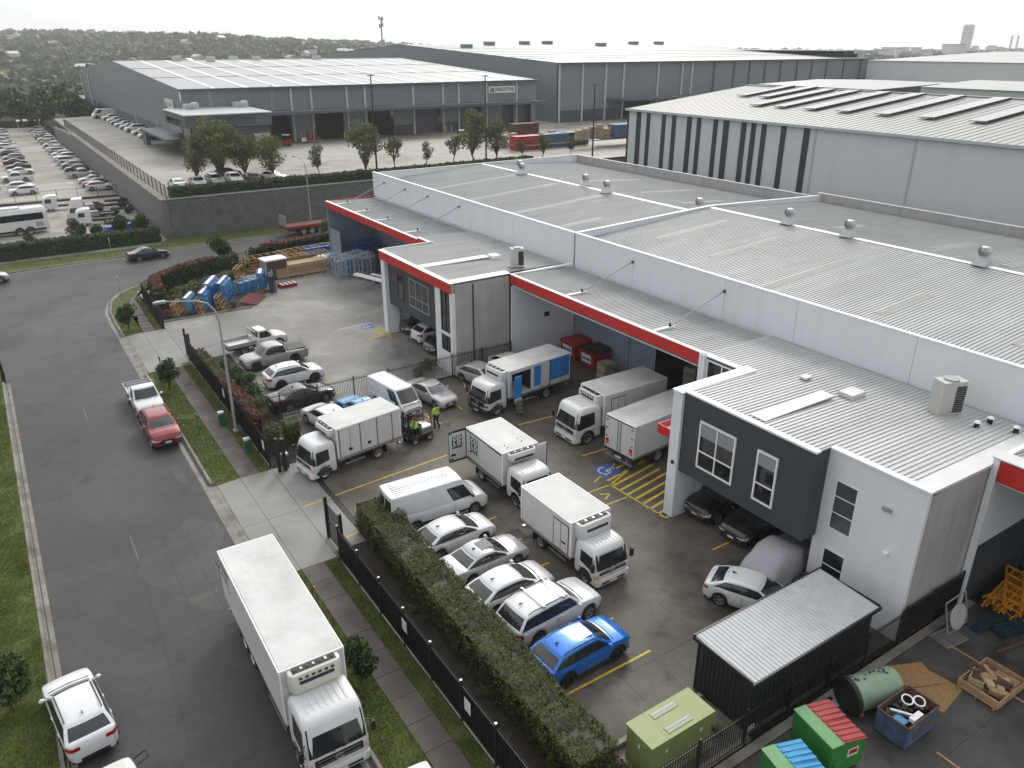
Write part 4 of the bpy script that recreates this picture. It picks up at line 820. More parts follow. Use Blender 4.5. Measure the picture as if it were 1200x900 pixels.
        if not lod:
            mx = wsb - .28; my = gw(.12) + .02
            addp('mirror', B().sphere((mx, sg * (my + .15), belt + .1), .12, 8, 6, (.75, 1.0, .72)).bar((mx, sg * (my - .05), belt + .04), (mx, sg * (my + .1), belt + .07), .05), 'PAINT' if kind not in ('hiace', 'sprinter') else 'trim', sm=50)
            addp('wheel_arch_liner', B().prism([(xf + ar * .97 * math.cos(R(a_)), Rr * .98 + ar * .97 * math.sin(R(a_))) for a_ in range(0, 181, 20)], 'y', sg * hw * .55, sg * hw * .6), 'trim')
            for q in range(len(P['sw'])):
                if P['sw'][q][1] - P['sw'][q][0] < .17: continue
                x0, x1 = gx(0); hx = lerp(x0, x1, P['sw'][q][0] + .04)
                addp('door_handle', B().box(hx, hx + .2, sg * (hw * .995 - .01), sg * (hw * .995 + .02), belt - .17, belt - .13), 'PAINT')
                # door shut lines
                sx = lerp(x0, x1, P['sw'][q][0] - .015); addp('door_seam', B().box(sx - .006, sx + .006, sg * (hw * 1.0 - .03), sg * (hw * 1.0 + .003), gc + .14, belt - .12), 'trim')
    if not lod:
        addp('grille', B().grid([[(L / 2 + .004, y, z) for z in (gc + .17, (gc + hz0) / 2 + .08, P['nose'] - .1)] for y in (-.56 * hw, 0, .56 * hw)]), 'trim')
        addp('number_plate', B().box(L / 2 + .004, L / 2 + .02, -.18, .18, gc + .2, gc + .31), 'plate')
        if kind != 'trayute': addp('number_plate', B().box(-L / 2 - .02, -L / 2 - .004, -.18, .18, gc + .32, gc + .43), 'plate')
        addp('lower_intake', B().grid([[(L / 2 + .005 - .1 * max(0, abs(u) - .72) * 3, u * .76 * hw, z) for z in (gc + .03, gc + .13)] for u in (-1, -.7, 0, .7, 1)]), 'trim')
        if kind != 'trayute': addp('rear_valance', B().grid([[(-L / 2 - .005 + .1 * max(0, abs(u) - .72) * 3, u * .76 * hw, z) for z in (gc + .03, gc + .2)] for u in (-1, -.7, 0, .7, 1)]), 'trim')
        addp('bonnet_seam', B().grid([[(wsb + .1 + .05 * (1 - abs(u)), u * hw * .8, interp(top, wsb + .1) + P['crown'] * (1 - .5 * abs(u)) + .006), (wsb + .16 + .05 * (1 - abs(u)), u * hw * .8, interp(top, wsb + .16) + P['crown'] * (1 - .5 * abs(u)) + .006)] for u in (-1, -.5, 0, .5, 1)]), 'trim')
        if P['rails']:
            for sg in (1, -1): addp('roof_rail', B().tube([(wst - .1, sg * wt0 * .93, zr + .0), (wst - .3, sg * wt0 * .93, zr + .07), (rrt + .35, sg * wt0 * .93, zr + .07), (rrt + .12, sg * wt0 * .93, zr)], .022, 6), 'trim')
        if kind not in ('ute', 'trayute', 'hiace', 'sprinter'): addp('antenna', B().loft([[(rrt + .18, -.03, zr + .045), (rrt + .42, 0, zr + .045), (rrt + .18, .03, zr + .045)], [(rrt + .16, -.004, zr + .13), (rrt + .2, 0, zr + .13), (rrt + .16, .004, zr + .13)]]), 'trim')
        if P['clad']:
            for sg in (1, -1):
                for wx in (xf, xr): addp('arch_cladding', B().prism([(wx + (ar + .0) * math.cos(R(a_)), Rr * .98 + (ar + .0) * math.sin(R(a_))) for a_ in range(-8, 189, 14)] + [(wx + (ar + .075) * math.cos(R(a_)), Rr * .98 + (ar + .075) * math.sin(R(a_))) for a_ in range(188, -9, -14)], 'y', sg * hw * .93, sg * hw * 1.012), 'trim')
        if P['clad'] or kind == 'bigsuv':
            for sg in (1, -1): addp('sill_cladding', B().box(xr + ar, xf - ar, sg * hw * .955, sg * hw * 1.004, gc - .02, gc + .12), 'trim')
        if kind in ('hiace', 'sprinter'):
            for k in range(7): y = lerp(-.72, .72, k / 6) * wt0; addp('roof_rib', B().box(rrt + .3, wst - .5, y - .035, y + .035, zr + .02 + .03 * (1 - abs(y / wt0)), zr + .058 + .03 * (1 - abs(y / wt0))), 'PAINT')
            for sg in (1, -1): addp('rub_strip', B().box(xr + ar, xf - ar, sg * hw * .99, sg * (hw + .012), gc + .2, gc + .34), 'trim')
            addp('rear_door_seam', B().box(-L / 2 - .006, -L / 2, -.012, .012, .5, P['deck'] - .1), 'trim')
    if kind == 'ute':
        zt = P['deck'] + .012; addp('tub_cover', B().box(-L / 2 + .12, rrb - .1, -hw * .76, hw * .76, zt - .02, zt + .035), 'trim')
        addp('sports_bar', B().tube([(rrb - .18, -hw * .8, zt), (rrb - .1, -hw * .74, zt + .5), (rrb - .1, hw * .74, zt + .5), (rrb - .18, hw * .8, zt)], .035, 8), 'PAINT')
    if kind == 'trayute':
        tx0, tx1 = -L / 2 - .05, -.32; z0 = .82
        tr = addp('tray', B().box(tx0, tx1, -hw, hw, z0 - .08, z0), 'galv')
        for sg in (1, -1): addp('tray_side', B().box(tx0, tx1, sg * hw - .02, sg * hw + .02, z0, z0 + .26), 'galv')
        addp('tray_tail', B().box(tx0 - .04, tx0, -hw, hw, z0, z0 + .26), 'galv')
        hb = B().box(tx1, tx1 + .05, -hw, hw, z0, z0 + .3)
        for k in range(5): y = lerp(-hw + .04, hw - .04, k / 4); hb.bar((tx1 + .02, y, z0 + .3), (tx1 + .02, y, 1.78), .04)
        hb.bar((tx1 + .02, -hw + .02, 1.78), (tx1 + .02, hw - .02, 1.78), .05); addp('headboard', hb, 'galv')
        addp('chassis_rail', B().box(tx0 + .1, 0, -.45, .45, .45, z0 - .09), 'chassis')
        for sg in (1, -1): addp('mudguard', B().prism([(xr + ar * 1.02 * math.cos(R(a_)), Rr + ar * 1.02 * math.sin(R(a_))) for a_ in range(10, 171, 20)] , 'y', sg * hw * .72, sg * hw * .98), 'trim')
    tm, rm = wheel_mesh(Rr, .23 if not lod else .22, P['spokes'])
    for wx in (xf, xr):
        for sg in (1, -1):
            spec.append(('wheel', tm, 'tyre', 0, ((wx, sg * (hw - .125), Rr), 0 if sg > 0 else math.pi))); spec.append(('rim', rm, P['rim'], len(spec) - 1, None))
    return spec
SPECS = {}
def vehicle(name, spec, label, cat, x, y, z=0.0, heading=0.0, paint='p_white', group=None, scale=1.0, swap=None):
    """place a vehicle; heading in degrees, 0 = nose to +x. Parts share mesh data between copies."""
    if isinstance(spec, str):
        if spec not in SPECS: SPECS[spec] = car_spec(spec.split(':')[0], 1 if spec.endswith(':far') else 0)
        spec = SPECS[spec]
    root = thing(name, label, cat, (x, y, z), heading, group); root.scale = (scale,) * 3; objs = []
    for i, (n, me, m, par, tf) in enumerate(spec):
        m = paint if m == 'PAINT' else m
        if swap and m in swap: m = swap[m]
        parent = root if (par is None or par == 0 or i == 0) else objs[par]
        o = put(n, me, m, parent)
        if tf:
            o.location = tf[0]
            if tf[1]: o.rotation_euler = (0, 0, tf[1])
        objs.append(o)
    return root, objs

# ------------------------------------------------------------------ trucks: cab, insulated box, fridge unit, chassis
def rrect(x0, x1, hw, z, rf=.2, rb=.08, n=4):
    out = []
    for (cx, cy, r, a0) in ((x1 - rf, hw - rf, rf, 0), (x0 + rb, hw - rb, rb, 90), (x0 + rb, -hw + rb, rb, 180), (x1 - rf, -hw + rf, rf, 270)):
        for k in range(n + 1): t = R(a0 + 90 * k / n); out.append((cx + r * math.cos(t), cy + r * math.sin(t), z))
    return out
def truck_spec(cabL=1.9, cabW=2.2, cabH=2.45, boxL=5.4, boxW=2.45, boxH=2.35, floor=1.05, gap=.15, R_=.42, fridge='wide', door='side2', axles=1, big=True, ribs=True, bull=False, rear='doors', fridge_col='box_white', deflect=False):
    """origin at ground under the middle of the box's front face; nose to +x"""
    spec = []
    def ad(n, b, m, par=None, sm=None): spec.append((n, b.mesh(n, sm), m, par, None)); return len(spec) - 1
    x0, x1 = gap, gap + cabL; hw = cabW / 2; zb = .42 if big else .36; belt = .43 * cabH + .12; zt = cabH
    cab = B(); k = cabH / 2.45
    cab.loft([rrect(x0, x1 - .06, hw * .96, zb, .12), rrect(x0, x1, hw * .985, zb + .15, .16), rrect(x0, x1, hw, belt - .25, .18), rrect(x0, x1 - .02, hw, belt, .2), rrect(x0 + .01, x1 - .22 * k, hw * .965, zt - .32, .26, .1), rrect(x0 + .03, x1 - .3 * k, hw * .94, zt - .14, .3, .12),
              rrect(x0 + .1, x1 - .42 * k, hw * .88, zt - .04, .3, .15), rrect(x0 + .25, x1 - .62 * k, hw * .72, zt, .3, .2)])
    ci = ad('cab', cab, 'truck_white', None, 35)
    def fpt(u, t, off=.012):
        """front face between belt and windscreen top"""
        z = lerp(belt + .02, zt - .3, t); xx = lerp(x1 - .02, x1 - .24 * k, t); w = lerp(hw, hw * .965, t); q = abs(u)
        return (xx - .2 * max(0, q - .8) ** 1.5 * 2.2 + off, u * (w - .06), z)
    ad('windscreen', B().grid([[fpt(lerp(-.97, .97, i / 10), j / 4) for j in range(5)] for i in range(11)]), 'car_glass', 0, 60)
    for sg in (1, -1):
        f = lambda xx, z: (xx, sg * (lerp(hw, hw * .965, max(0, (z - belt) / (zt - .32 - belt))) + .008), z)
        ad('side_window', B().poly([f(x0 + .5 * k, belt + .08), f(x1 - .28, belt - .08), f(x1 - .36 * k, zt - .42), f(x0 + .52 * k, zt - .4)]), 'car_glass', 0)
        ad('door', B().box(x0 + .45 * k, x1 - .12, sg * (hw - .01), sg * (hw + .006), zb + .25, belt - .1), 'truck_white', 0)
        ad('door_handle', B().box(x0 + .5 * k, x0 + .66 * k, sg * hw, sg * (hw + .025), belt - .3, belt - .25), 'trim', 0)
        ad('step', B().box(x1 - 1.0 * k, x1 - .45, sg * (hw - .22), sg * (hw + .01), zb - .06, zb + .0), 'trim', 0)
        mi = ad('mirror', B().box(x1 - .12, x1 + .02, sg * (hw + .1), sg * (hw + .26), belt + .12, belt + .55), 'trim', 0); ad('mirror_arm', B().bar((x1 - .2, sg * (hw - .04), belt + .6), (x1 - .06, sg * (hw + .18), belt + .58), .03).bar((x1 - .2, sg * (hw - .04), belt + .08), (x1 - .06, sg * (hw + .18), belt + .1), .03), 'trim', mi)
        ad('headlight', B().grid([[(x1 + .012 - (.0 if i < 2 else .1), sg * y, z) for z in (zb + .2, zb + .42)] for i, y in enumerate((hw * .62, hw * .86, hw * .975))]), 'lamp_clear', 0)
        ad('indicator', B().grid([[(x1 + .014 - (.0 if i < 1 else .12), sg * y, z) for z in (belt - .42, belt - .22)] for i, y in enumerate((hw * .87, hw * .995))]), 'lamp_amber', 0)
        ad('wiper', B().bar((x1 + .02, sg * .15, belt + .03), (x1 - .05, sg * .62, belt + .1), .025), 'trim', 0)
    ad('grille', B().grid([[(x1 + .008, y, z) for z in (zb + .42, belt - .1)] for y in (-hw * .78, 0, hw * .78)]), 'trim', 0)
    for q in range(2): ad('grille_bar', B().box(x1 + .009, x1 + .02, -hw * .7, hw * .7, zb + .5 + q * .16, zb + .525 + q * .16), 'rim' if not bull else 'chassis', 0)
    em = B(); pts = [(x1 + .03, .15 * math.cos(R(a_)), (zb + belt) / 2 + .13 + .11 * math.sin(R(a_))) for a_ in range(0, 361, 24)]; em.tube(pts, .018, 5).bar((x1 + .03, -.1, (zb + belt) / 2 + .13), (x1 + .03, .1, (zb + belt) / 2 + .13), .03)
    ad('emblem', em, 'rim', 0)
    bm_ = B().loft([rrect(x1 - .5, x1 + .07, hw * .985, zb - .14, .16), rrect(x1 - .5, x1 + .09, hw, zb + .02, .18), rrect(x1 - .5, x1 + .05, hw * .985, zb + .18, .16)]); ad('bumper', bm_, 'trim' if bull else 'truck_white', 0, 35)
    if bull:
        bb = B()
        for z in (zb + .15, zb + .5, zb + .8): bb.tube([(x1 - .1, -hw, z), (x1 + .2, -hw * .8, z), (x1 + .2, hw * .8, z), (x1 - .1, hw, z)], .05, 8)
        for y in (-.5, .5): bb.box(x1 + .15, x1 + .25, y - .05, y + .05, zb, zb + .85)
        ad('bull_bar', bb, 'trim', 0)
    ad('fog_slot', B().box(x1 + .085, x1 + .1, -hw * .7, hw * .7, zb - .06, zb + .04), 'trim', 0); ad('number_plate', B().box(x1 + .1, x1 + .115, -.22, .22, zb - .1, zb + .03), 'plate', 0)
    if ribs:
        for q in range(7): y = lerp(-.62, .62, q / 6) * hw; ad('roof_rib', B().prism([(x0 + .3, zt - .03), (x0 + .35, zt + .03), (x1 - .66 * k, zt + .03), (x1 - .5 * k, zt - .05)], 'y', y - .035, y + .035), 'truck_white', 0)
    if deflect: ad('roof_visor', B().box(x0 + .1, x0 + .35, -hw * .8, hw * .8, zt - .02, zt + .12), 'rim', 0)
    # box
    bw = boxW / 2; z0, z1 = floor, floor + boxH; opens = isinstance(door, str) and door == 'bluedoors'
    if opens:
        b = B().box(-boxL, 0, -bw, -bw + .07, z0, z1 - .01).box(-.07, 0, -bw, bw, z0, z1 - .01).box(-boxL, 0, -bw, bw, z0, z0 + .12).box(-boxL, -boxL + .06, -bw, bw, z0, z1 - .01)
        b.box(-boxL, -2.05, bw - .07, bw, z0, z1 - .01).box(-2.05, 0, bw - .07, bw, z1 - .28, z1 - .01).box(-.25, 0, bw - .07, bw, z0, z1 - .01); bi = ad('box_body', b, 'box_white')
        ad('box_interior', B().box(-2.2, -2.15, -bw + .1, bw - .1, z0 + .12, z1 - .05), 'asphalt_dark')
    else: bi = ad('box_body', B().box(-boxL, 0, -bw, bw, z0, z1 - .01), 'box_white')
    ad('box_roof', B().loft([[(x, y, z1 + .002) for x, y in ((-boxL + .01, -bw + .01), (-.01, -bw + .01), (-.01, bw - .01), (-boxL + .01, bw - .01))], [(x, y, z1 + .03) for x, y in ((-boxL + .06, -bw + .06), (-.06, -bw + .06), (-.06, bw - .06), (-boxL + .06, bw - .06))]]), 'box_roof', bi)
    tm_ = 'grey_pipe' if big else 'rim'
    for sg in (1, -1):
        ad('top_rail', B().box(-boxL - .012, .012, sg * (bw + .012) - .02, sg * (bw + .012) + .02, z1 - .06, z1 + .02), 'white_trim', bi); ad('bottom_rail', B().box(-boxL - .012, .012, sg * (bw + .01) - .015, sg * (bw + .01) + .015, z0 - .06, z0 + .1), 'rim', bi)
        for xx in (-boxL, 0): ad('corner_post', B().box(xx - .03, xx + .03, sg * (bw - .03), sg * (bw + .018), z0 + .1, z1 - .06), 'white_trim', bi)
    ad('end_rail', B().box(-boxL - .02, -boxL + .03, -bw, bw, z1 - .05, z1 + .022), 'white_trim', bi); ad('end_rail', B().box(-.03, .02, -bw, bw, z1 - .05, z1 + .022), 'white_trim', bi)
    def side_door(xa, xb, za, zb_, sg, m='box_white', fm='trim'):
        d = ad('side_door', B().box(xa, xb, sg * (bw + .001), sg * (bw + .022), za, zb_), m, bi)
        f = B()
        for (a1, b1, c1, d1) in ((xa - .03, xb + .03, zb_, zb_ + .04), (xa - .03, xb + .03, za - .04, za), (xa - .03, xa, za, zb_), (xb, xb + .03, za, zb_), ((xa + xb) / 2 - .012, (xa + xb) / 2 + .012, za, zb_)): f.box(a1, b1, sg * (bw + .002), sg * (bw + .03), c1, d1)
        ad('door_frame', f, fm, d); ad('latch', B().box((xa + xb) / 2 + .1, (xa + xb) / 2 + .4, sg * (bw + .02), sg * (bw + .05), za + .5, za + .58), 'trim', d)
    if door == 'side2':
        for sg in (1, -1): side_door(-1.75 if big else -1.35, -.6 if big else -.2, z0 + .12, z0 + 1.95 * boxH / 2.35, sg)
    if door == 'panels':
        for sg in (1, -1):
            for q, (xa, xb) in enumerate(((-1.55, -.15), (-2.75, -1.6), (-3.85, -2.8), (-boxL + .08, -3.9))):
                d = ad('side_panel', B().box(xa + .02, xb - .02, sg * (bw + .001), sg * (bw + .016), z0 + .14, z1 - .12), 'box_white', bi)
                ad('panel_post', B().box(xb - .02, xb + .05, sg * (bw + .002), sg * (bw + .028), z0 + .1, z1 - .08), 'rim', bi)
                if q == 0: ad('panel_split', B().box(-.87, -.84, sg * (bw + .01), sg * (bw + .024), z0 + .14, z1 - .12), 'rim', d)
                if q < 2: ad('vent', B().box((xa + xb) / 2 - .12, (xa + xb) / 2 + .12, sg * (bw + .014), sg * (bw + .026), z0 + .4, z0 + .58), 'trim', d)
    if door == 'bluedoors':
        for xa, xb in ((-3.1, -2.35),):
            d = ad('side_door', B().box(-2.3 - .62, -2.3, bw + .01, bw + .05, z0 + .35, z1 - .22), 'door_blue', bi); ad('door_foot', B().box(-2.92, -2.3, bw + .01, bw + .052, z0 + .1, z0 + .34), 'box_white', d)
        d = ad('side_door', B().box(-.66, -.02, bw + .56, bw + .6, z0 + .2, z1 - .25), 'door_blue', bi); ad('door_foot', B().box(-.66, -.02, bw + .56, bw + .602, z0 - .04, z0 + .19), 'box_white', d)
        for xa, xb in ((-boxL + .06, -boxL + 1.0), (-boxL + 1.04, -boxL + 1.9)):
            d = ad('side_door', B().box(xa, xb, bw + .002, bw + .03, z0 + .4, z1 - .08), 'door_blue', bi); ad('door_foot', B().box(xa, xb, bw + .002, bw + .031, z0 + .05, z0 + .39), 'box_white', d)
        ad('door_post', B().box(-boxL + 1.93, -boxL + 2.0, bw + .002, bw + .03, z0, z1 - .05), 'trim', bi)
        st = B()
        for y in (bw + .95, bw + .7): st.bar((-.5 + .0, y, 0.02), (-.5, y - .15, z0 + .2), .05); st.bar((-.16, y, .02), (-.16, y - .15, z0 + .2), .05)
        for q in range(4): st.box(-.52, -.14, bw + .68 - .04 * q, bw + .95 - .04 * q, .2 + .28 * q, .24 + .28 * q)
        ad('access_steps', st, 'rim', bi)
    for sg in (1, -1):
        for xx in (-boxL + .3, -boxL / 2, -.3): ad('marker_light', B().box(xx - .05, xx + .05, sg * (bw + .03), sg * (bw + .045), z0 - .03, z0 + .03), 'lamp_amber', bi)
    # rear doors
    if rear == 'doors':
        for sg in (1, -1):
            d = ad('rear_door', B().box(-boxL - .03, -boxL - .002, sg * .015, sg * (bw - .05), z0 + .06, z1 - .08), 'box_white', bi)
            ad('lock_rod', B().cyl((-boxL - .05, sg * .12, z0 + .05), (-boxL - .05, sg * .12, z1 - .1), .018, n=6), 'trim', d)
            for q in range(4): ad('hinge', B().box(-boxL - .05, -boxL - .02, sg * (bw - .22), sg * (bw - .03), z0 + .25 + q * .55, z0 + .31 + q * .55), 'trim', d)
            ad('tail_light', B().box(-boxL - .045, -boxL - .03, sg * (bw - .32), sg * (bw - .06), z0 + .3, z0 + .48), 'lamp_amber', bi); ad('tail_light', B().box(-boxL - .045, -boxL - .03, sg * (bw - .32), sg * (bw - .06), z0 + .49, z0 + .66), 'lamp_red', bi)
        ad('rear_frame', B().box(-boxL - .04, -boxL - .005, -bw, bw, z1 - .07, z1 + .0).box(-boxL - .04, -boxL - .005, -bw, bw, z0 - .08, z0 + .05), 'trim', bi)
        ub = B().box(-boxL - .05, -boxL + .1, -bw * .95, bw * .95, .42, .54)
        for y in (-.7, .7): ub.box(-boxL - .02, -boxL + .06, y - .05, y + .05, .42, z0 - .05)
        ad('underrun_bar', ub, 'rim'); ad('number_plate', B().box(-boxL - .07, -boxL - .055, -.25, .25, .62, .75), 'plate')
    # fridge unit on the front bulkhead
    if fridge:
        fw, zl, zh, dp = {'wide': (bw * .82, z1 - .95, z1 - .04, .5), 'slim': (bw * .78, z1 - .55, z1 - .05, .42), 'round': (bw * .84, z1 - .92, z1 - .02, .56)}[fridge]
        fr = B().loft([rrect(.0, dp * .8, fw * .9, zl, .22, .02), rrect(.0, dp, fw, zl + .18, .26, .02), rrect(.0, dp, fw, zh - .22, .22, .02), rrect(.0, dp * .86, fw * .97, zh - .03, .2, .02), rrect(.03, dp * .7, fw * .9, zh, .16, .02)])
        fi = ad('fridge_unit', fr, fridge_col, None, 40)
        ad('condenser_coil', B().box(.05, dp * .66, -fw * .82, fw * .82, zh + .002, zh + .02), 'chassis', fi)
        rnd_ = random.Random(3)
        for q in range(7): y = lerp(-.7, .7, q / 6) * fw; ad('coil_part', B().box(.08 + rnd_.uniform(0, .08), dp * .5, y - .05, y + .04, zh + .02, zh + .05), 'rim' if q % 2 else 'trim', fi)
        ad('front_vent', B().grid([[(dp + .012 - .1 * max(0, abs(u) - .75), u * fw * .8, z) for z in (zh - .42 if fridge != 'slim' else zl + .1, zh - .26 if fridge != 'slim' else zl + .25)] for u in (-.9, -.5, 0, .5, .9)]), 'trim', fi)
        if fridge == 'wide': 
            for q in range(6): y = lerp(-.6, .6, q / 5) * fw; ad('front_slot', B().box(dp - .01, dp + .016, y - .06, y + .06, zh - .2, zh - .11), 'trim', fi)
    # running gear
    ch = B()
    for y in (-.42, .42): ch.box(-boxL + .1, x1 - .6, y - .06, y + .06, .55, .8)
    for q in range(int(boxL / .9)): ch.box(-.3 - q * .9, -.24 - q * .9, -.42, .42, .6, .75); ch.box(-.3 - q * .9, -.2 - q * .9, -bw * .95, bw * .95, floor - .18, floor - .07)
    ch.box(-1.6, -.6, -bw * .9, -.55, .42, .8).box(-1.5, -.7, .55, bw * .9, .42, .8); ad('chassis', ch, 'chassis')
    sk = B()
    for sg in (1, -1): sk.box(-2.5 if big else -1.8, -.4, sg * bw * .97 - .015, sg * bw * .97 + .015, .48, .58)
    ad('side_rail', sk, 'rim')
    tm2, rm2 = wheel_mesh(R_, .28, 5, True)
    rx = [-boxL * .62] if axles == 1 else [-boxL * .58, -boxL * .58 - 1.15]
    for sg in (1, -1):
        fx = x1 - .95 * k if big else x1 - .78
        spec.append(('wheel', tm2, 'tyre', None, ((fx, sg * (hw - .115), R_), 0 if sg > 0 else math.pi))); spec.append(('rim', rm2, 'rim' if not big else 'rim', len(spec) - 1, None))
        ad('wheel_arch', B().prism([(fx + (R_ + .12) * math.cos(R(a_)), R_ + (R_ + .12) * math.sin(R(a_))) for a_ in range(0, 181, 20)], 'y', sg * (hw - .4), sg * (hw + .006)), 'trim', None)
        for q in rx:
            spec.append(('wheel', tm2, 'tyre', None, ((q, sg * (bw - .2), R_), 0 if sg > 0 else math.pi))); spec.append(('rim', rm2, 'rim', len(spec) - 1, None))
            ad('mudflap', B().box(q - R_ - .22, q - R_ - .2, sg * (bw - .62) if sg > 0 else -(bw - .06), sg * (bw - .06) if sg > 0 else -(bw - .62), .2, .85), 'trim', None)
            ad('dual_tyre', B().cyl((q, sg * (bw - .62), R_), (q, sg * (bw - .38), R_), R_, n=18), 'tyre', None)
            ad('mudguard', B().prism([(q + (R_ + .1) * math.cos(R(a_)), R_ + (R_ + .1) * math.sin(R(a_))) for a_ in range(20, 161, 20)] + [(q + (R_ + .13) * math.cos(R(a_)), R_ + (R_ + .13) * math.sin(R(a_))) for a_ in range(160, 19, -20)], 'y', sg * (bw - .6), sg * (bw - .04)), 'trim', None)
    return spec
def truck(name, spec, label, cat, x, y, z, heading, group=None, scale=1.0):
    # every entry with parent None hangs on the root
    root = thing(name, label, cat, (x, y, z), heading, group); root.scale = (scale,) * 3; objs = []
    for n, me, m, par, tf in spec:
        parent = root if (par is None or par == 0) else objs[par]
        if par not in (None, 0) and parent.parent is not root: parent = parent.parent
        o = put(n, me, m, parent)
        if tf: o.location = tf[0]; o.rotation_euler = (0, 0, tf[1])
        objs.append(o)
    return root, objs
# ------------------------------------------------------------------ lettering
def text_obj(s, size, m, parent, mtx, name='lettering', bold=0.0, sx=1.0):
    cu = bpy.data.curves.new('lettering', 'FONT'); cu.body = s; cu.size = size; cu.align_x = 'CENTER'; cu.align_y = 'CENTER'; cu.offset = bold; cu.extrude = 0.002
    t = bpy.data.objects.new('tmp', cu); COL.objects.link(t); dg = bpy.context.evaluated_depsgraph_get(); me = bpy.data.meshes.new_from_object(t.evaluated_get(dg))
    bpy.data.objects.remove(t); o = put(name, me, m, parent); o.matrix_local = mtx @ Matrix.Diagonal((sx, 1, 1, 1)); return o
def face(loc, normal, up=(0, 0, 1)):
    """matrix whose local xy plane faces `normal`"""
    z = Vector(normal).normalized(); y = Vector(up).normalized(); x = y.cross(z).normalized(); y = z.cross(x)
    m = Matrix((x, y, z)).transposed().to_4x4(); m.translation = Vector(loc); return m
# ------------------------------------------------------------------ trucks
big, bo = truck('refrigerated_truck', truck_spec(2.0, 2.3, 2.75, 8.6, 2.4, 2.55, 1.15, .12, .5, 'wide', 'none', 2, fridge_col='cream'), 'large white refrigerated truck parked nose-on at the kerb in the foreground street', 'truck', 6.02, 22.3, ZR, -90.6)
sb = [o for o in bo if o.name.startswith('box_body')][0]
b = B(); rnd = random.Random(9)
for k in range(7): b.box(-1.95 - .24 * k, -1.8 - .24 * k, -1.216, -1.212, 3.02 + rnd.uniform(-.03, .03), 3.2)
for k in range(12): b.box(-2.1 - .2 * k, -1.97 - .2 * k, -1.216, -1.212, 2.55, 2.65 + rnd.uniform(0, .05))
b.box(-2.0, -1.8, -1.216, -1.212, 2.3, 2.36)
b2 = b.build('side_lettering', 'print_black', sb); b2.rotation_euler = (0, 0, 0)
b2.location = (-5.4, 0, 0)
truck('refrigerated_truck', truck_spec(2.1, 2.3, 2.6, 5.45, 2.45, 2.2, 1.0, .15, .46, 'wide', 'side2', 1), 'white box truck with roof fridge unit, nose out, right of the blue-door truck', 'truck', 30.28, 36.2, 0, 180)
truck('box_truck', truck_spec(2.0, 2.3, 2.5, 6.2, 2.37, 2.2, .95, .15, .46, None, 'none', 1), 'white box truck showing its rear doors behind the white blade wall', 'truck', 35.0, 32.26, 0, 4.8)
truck('box_truck', truck_spec(1.8, 2.2, 2.35, 5.8, 2.35, 2.1, 1.0, .15, .44, 'round', 'bluedoors', 1, bull=True, ribs=False, deflect=True), 'white delivery truck with bright blue side doors standing open by the loading bay', 'truck', 27.35, 43.15, 0, 186)
truck('box_truck', truck_spec(1.65, 2.15, 2.3, 4.5, 2.25, 2.05, .95, .12, .4, 'slim', 'panels', 1, big=False, ribs=False), 'white panelled truck by the gate being loaded by the forklift', 'truck', 13.94, 41.45, 0, 188.3)
truck('refrigerated_truck', truck_spec(1.65, 2.1, 2.15, 4.15, 2.4, 2.05, .9, .12, .38, 'round', 'side2', 1, big=False), 'small white refrigerated truck in the middle of the yard, nose toward the camera', 'truck', 21.0, 24.85, 0, -89)
cold, co_ = truck('refrigerated_truck', truck_spec(1.75, 2.1, 2.2, 3.95, 2.42, 2.1, .85, .15, .4, 'slim', 'none', 1, big=False, rear='open'), 'white refrigerated truck with green stripes and black COLD squares, rear door swung open', 'truck', 22.0, 32.5, 0, -90)
cb = [o for o in co_ if o.name.startswith('box_body')][0]
Bx, hwx = 3.95, 1.21     # local: nose +x, rear at -Bx; side seen is local -y
def cp_(b, n, m): return b.build(n, m, cb)
ys = -hwx - .003
cp_(B().poly([(-Bx, ys, 2.9), (-1.7, ys, 2.9), (-1.5, ys, 2.78), (-Bx, ys, 2.72)]), 'green_stripe', 'cold_green'); cp_(B().poly([(-1.72, ys, 2.9), (-.05, ys, 2.9), (-.05, ys, 2.74), (-1.52, ys, 2.76)]), 'dark_stripe', 'print_black')
cp_(B().poly([(-Bx, ys, 1.08), (-1.3, ys, 1.0), (-1.5, ys, .88), (-Bx, ys, .88)]), 'green_stripe', 'cold_green'); cp_(B().poly([(-1.28, ys, 1.0), (-.05, ys, 1.0), (-.05, ys, .88), (-1.48, ys, .88)]), 'dark_stripe', 'print_black')
def logo(parent, cx, z, s, nrm, right, nm='logo_panel'):
    """black square with the four letters two by two, a bar below"""
    def P(u, v, d): q = Vector(cx) + Vector(right) * u + Vector((0, 0, v + z)) + Vector(nrm) * d; return tuple(q)
    o = B().poly([P(-s, -s, .004), P(s, -s, .004), P(s, s, .004), P(-s, s, .004)]).poly([P(-s, -s * 1.45, .004), P(s, -s * 1.45, .004), P(s, -s * 1.15, .004), P(-s, -s * 1.15, .004)]).build(nm, 'print_black', parent)
    for ch, u, v in (('C', -.45, .42), ('O', .42, .42), ('L', -.45, -.48), ('D', .42, -.48)):
        text_obj(ch, s * 1.0, 'print_white', parent, face(P(u * s, v * s, .007), nrm), 'letter', .022)
    return o
logo(cb, (-Bx + .85, ys, 0), 2.15, .42, (0, -1, 0), (1, 0, 0))
cp_(B().box(-Bx + .3, -Bx + .5, ys - .002, ys, 1.42, 1.54), 'contact_print', 'print_black'); cp_(B().box(-Bx + .8, -Bx + 2.3, ys - .001, ys, 1.4, 1.43), 'contact_print', 'grey_pipe')
cp_(B().box(-Bx - .02, -Bx - .005, -1.15, 1.15, .95, 2.85), 'load_opening', 'dark_void')
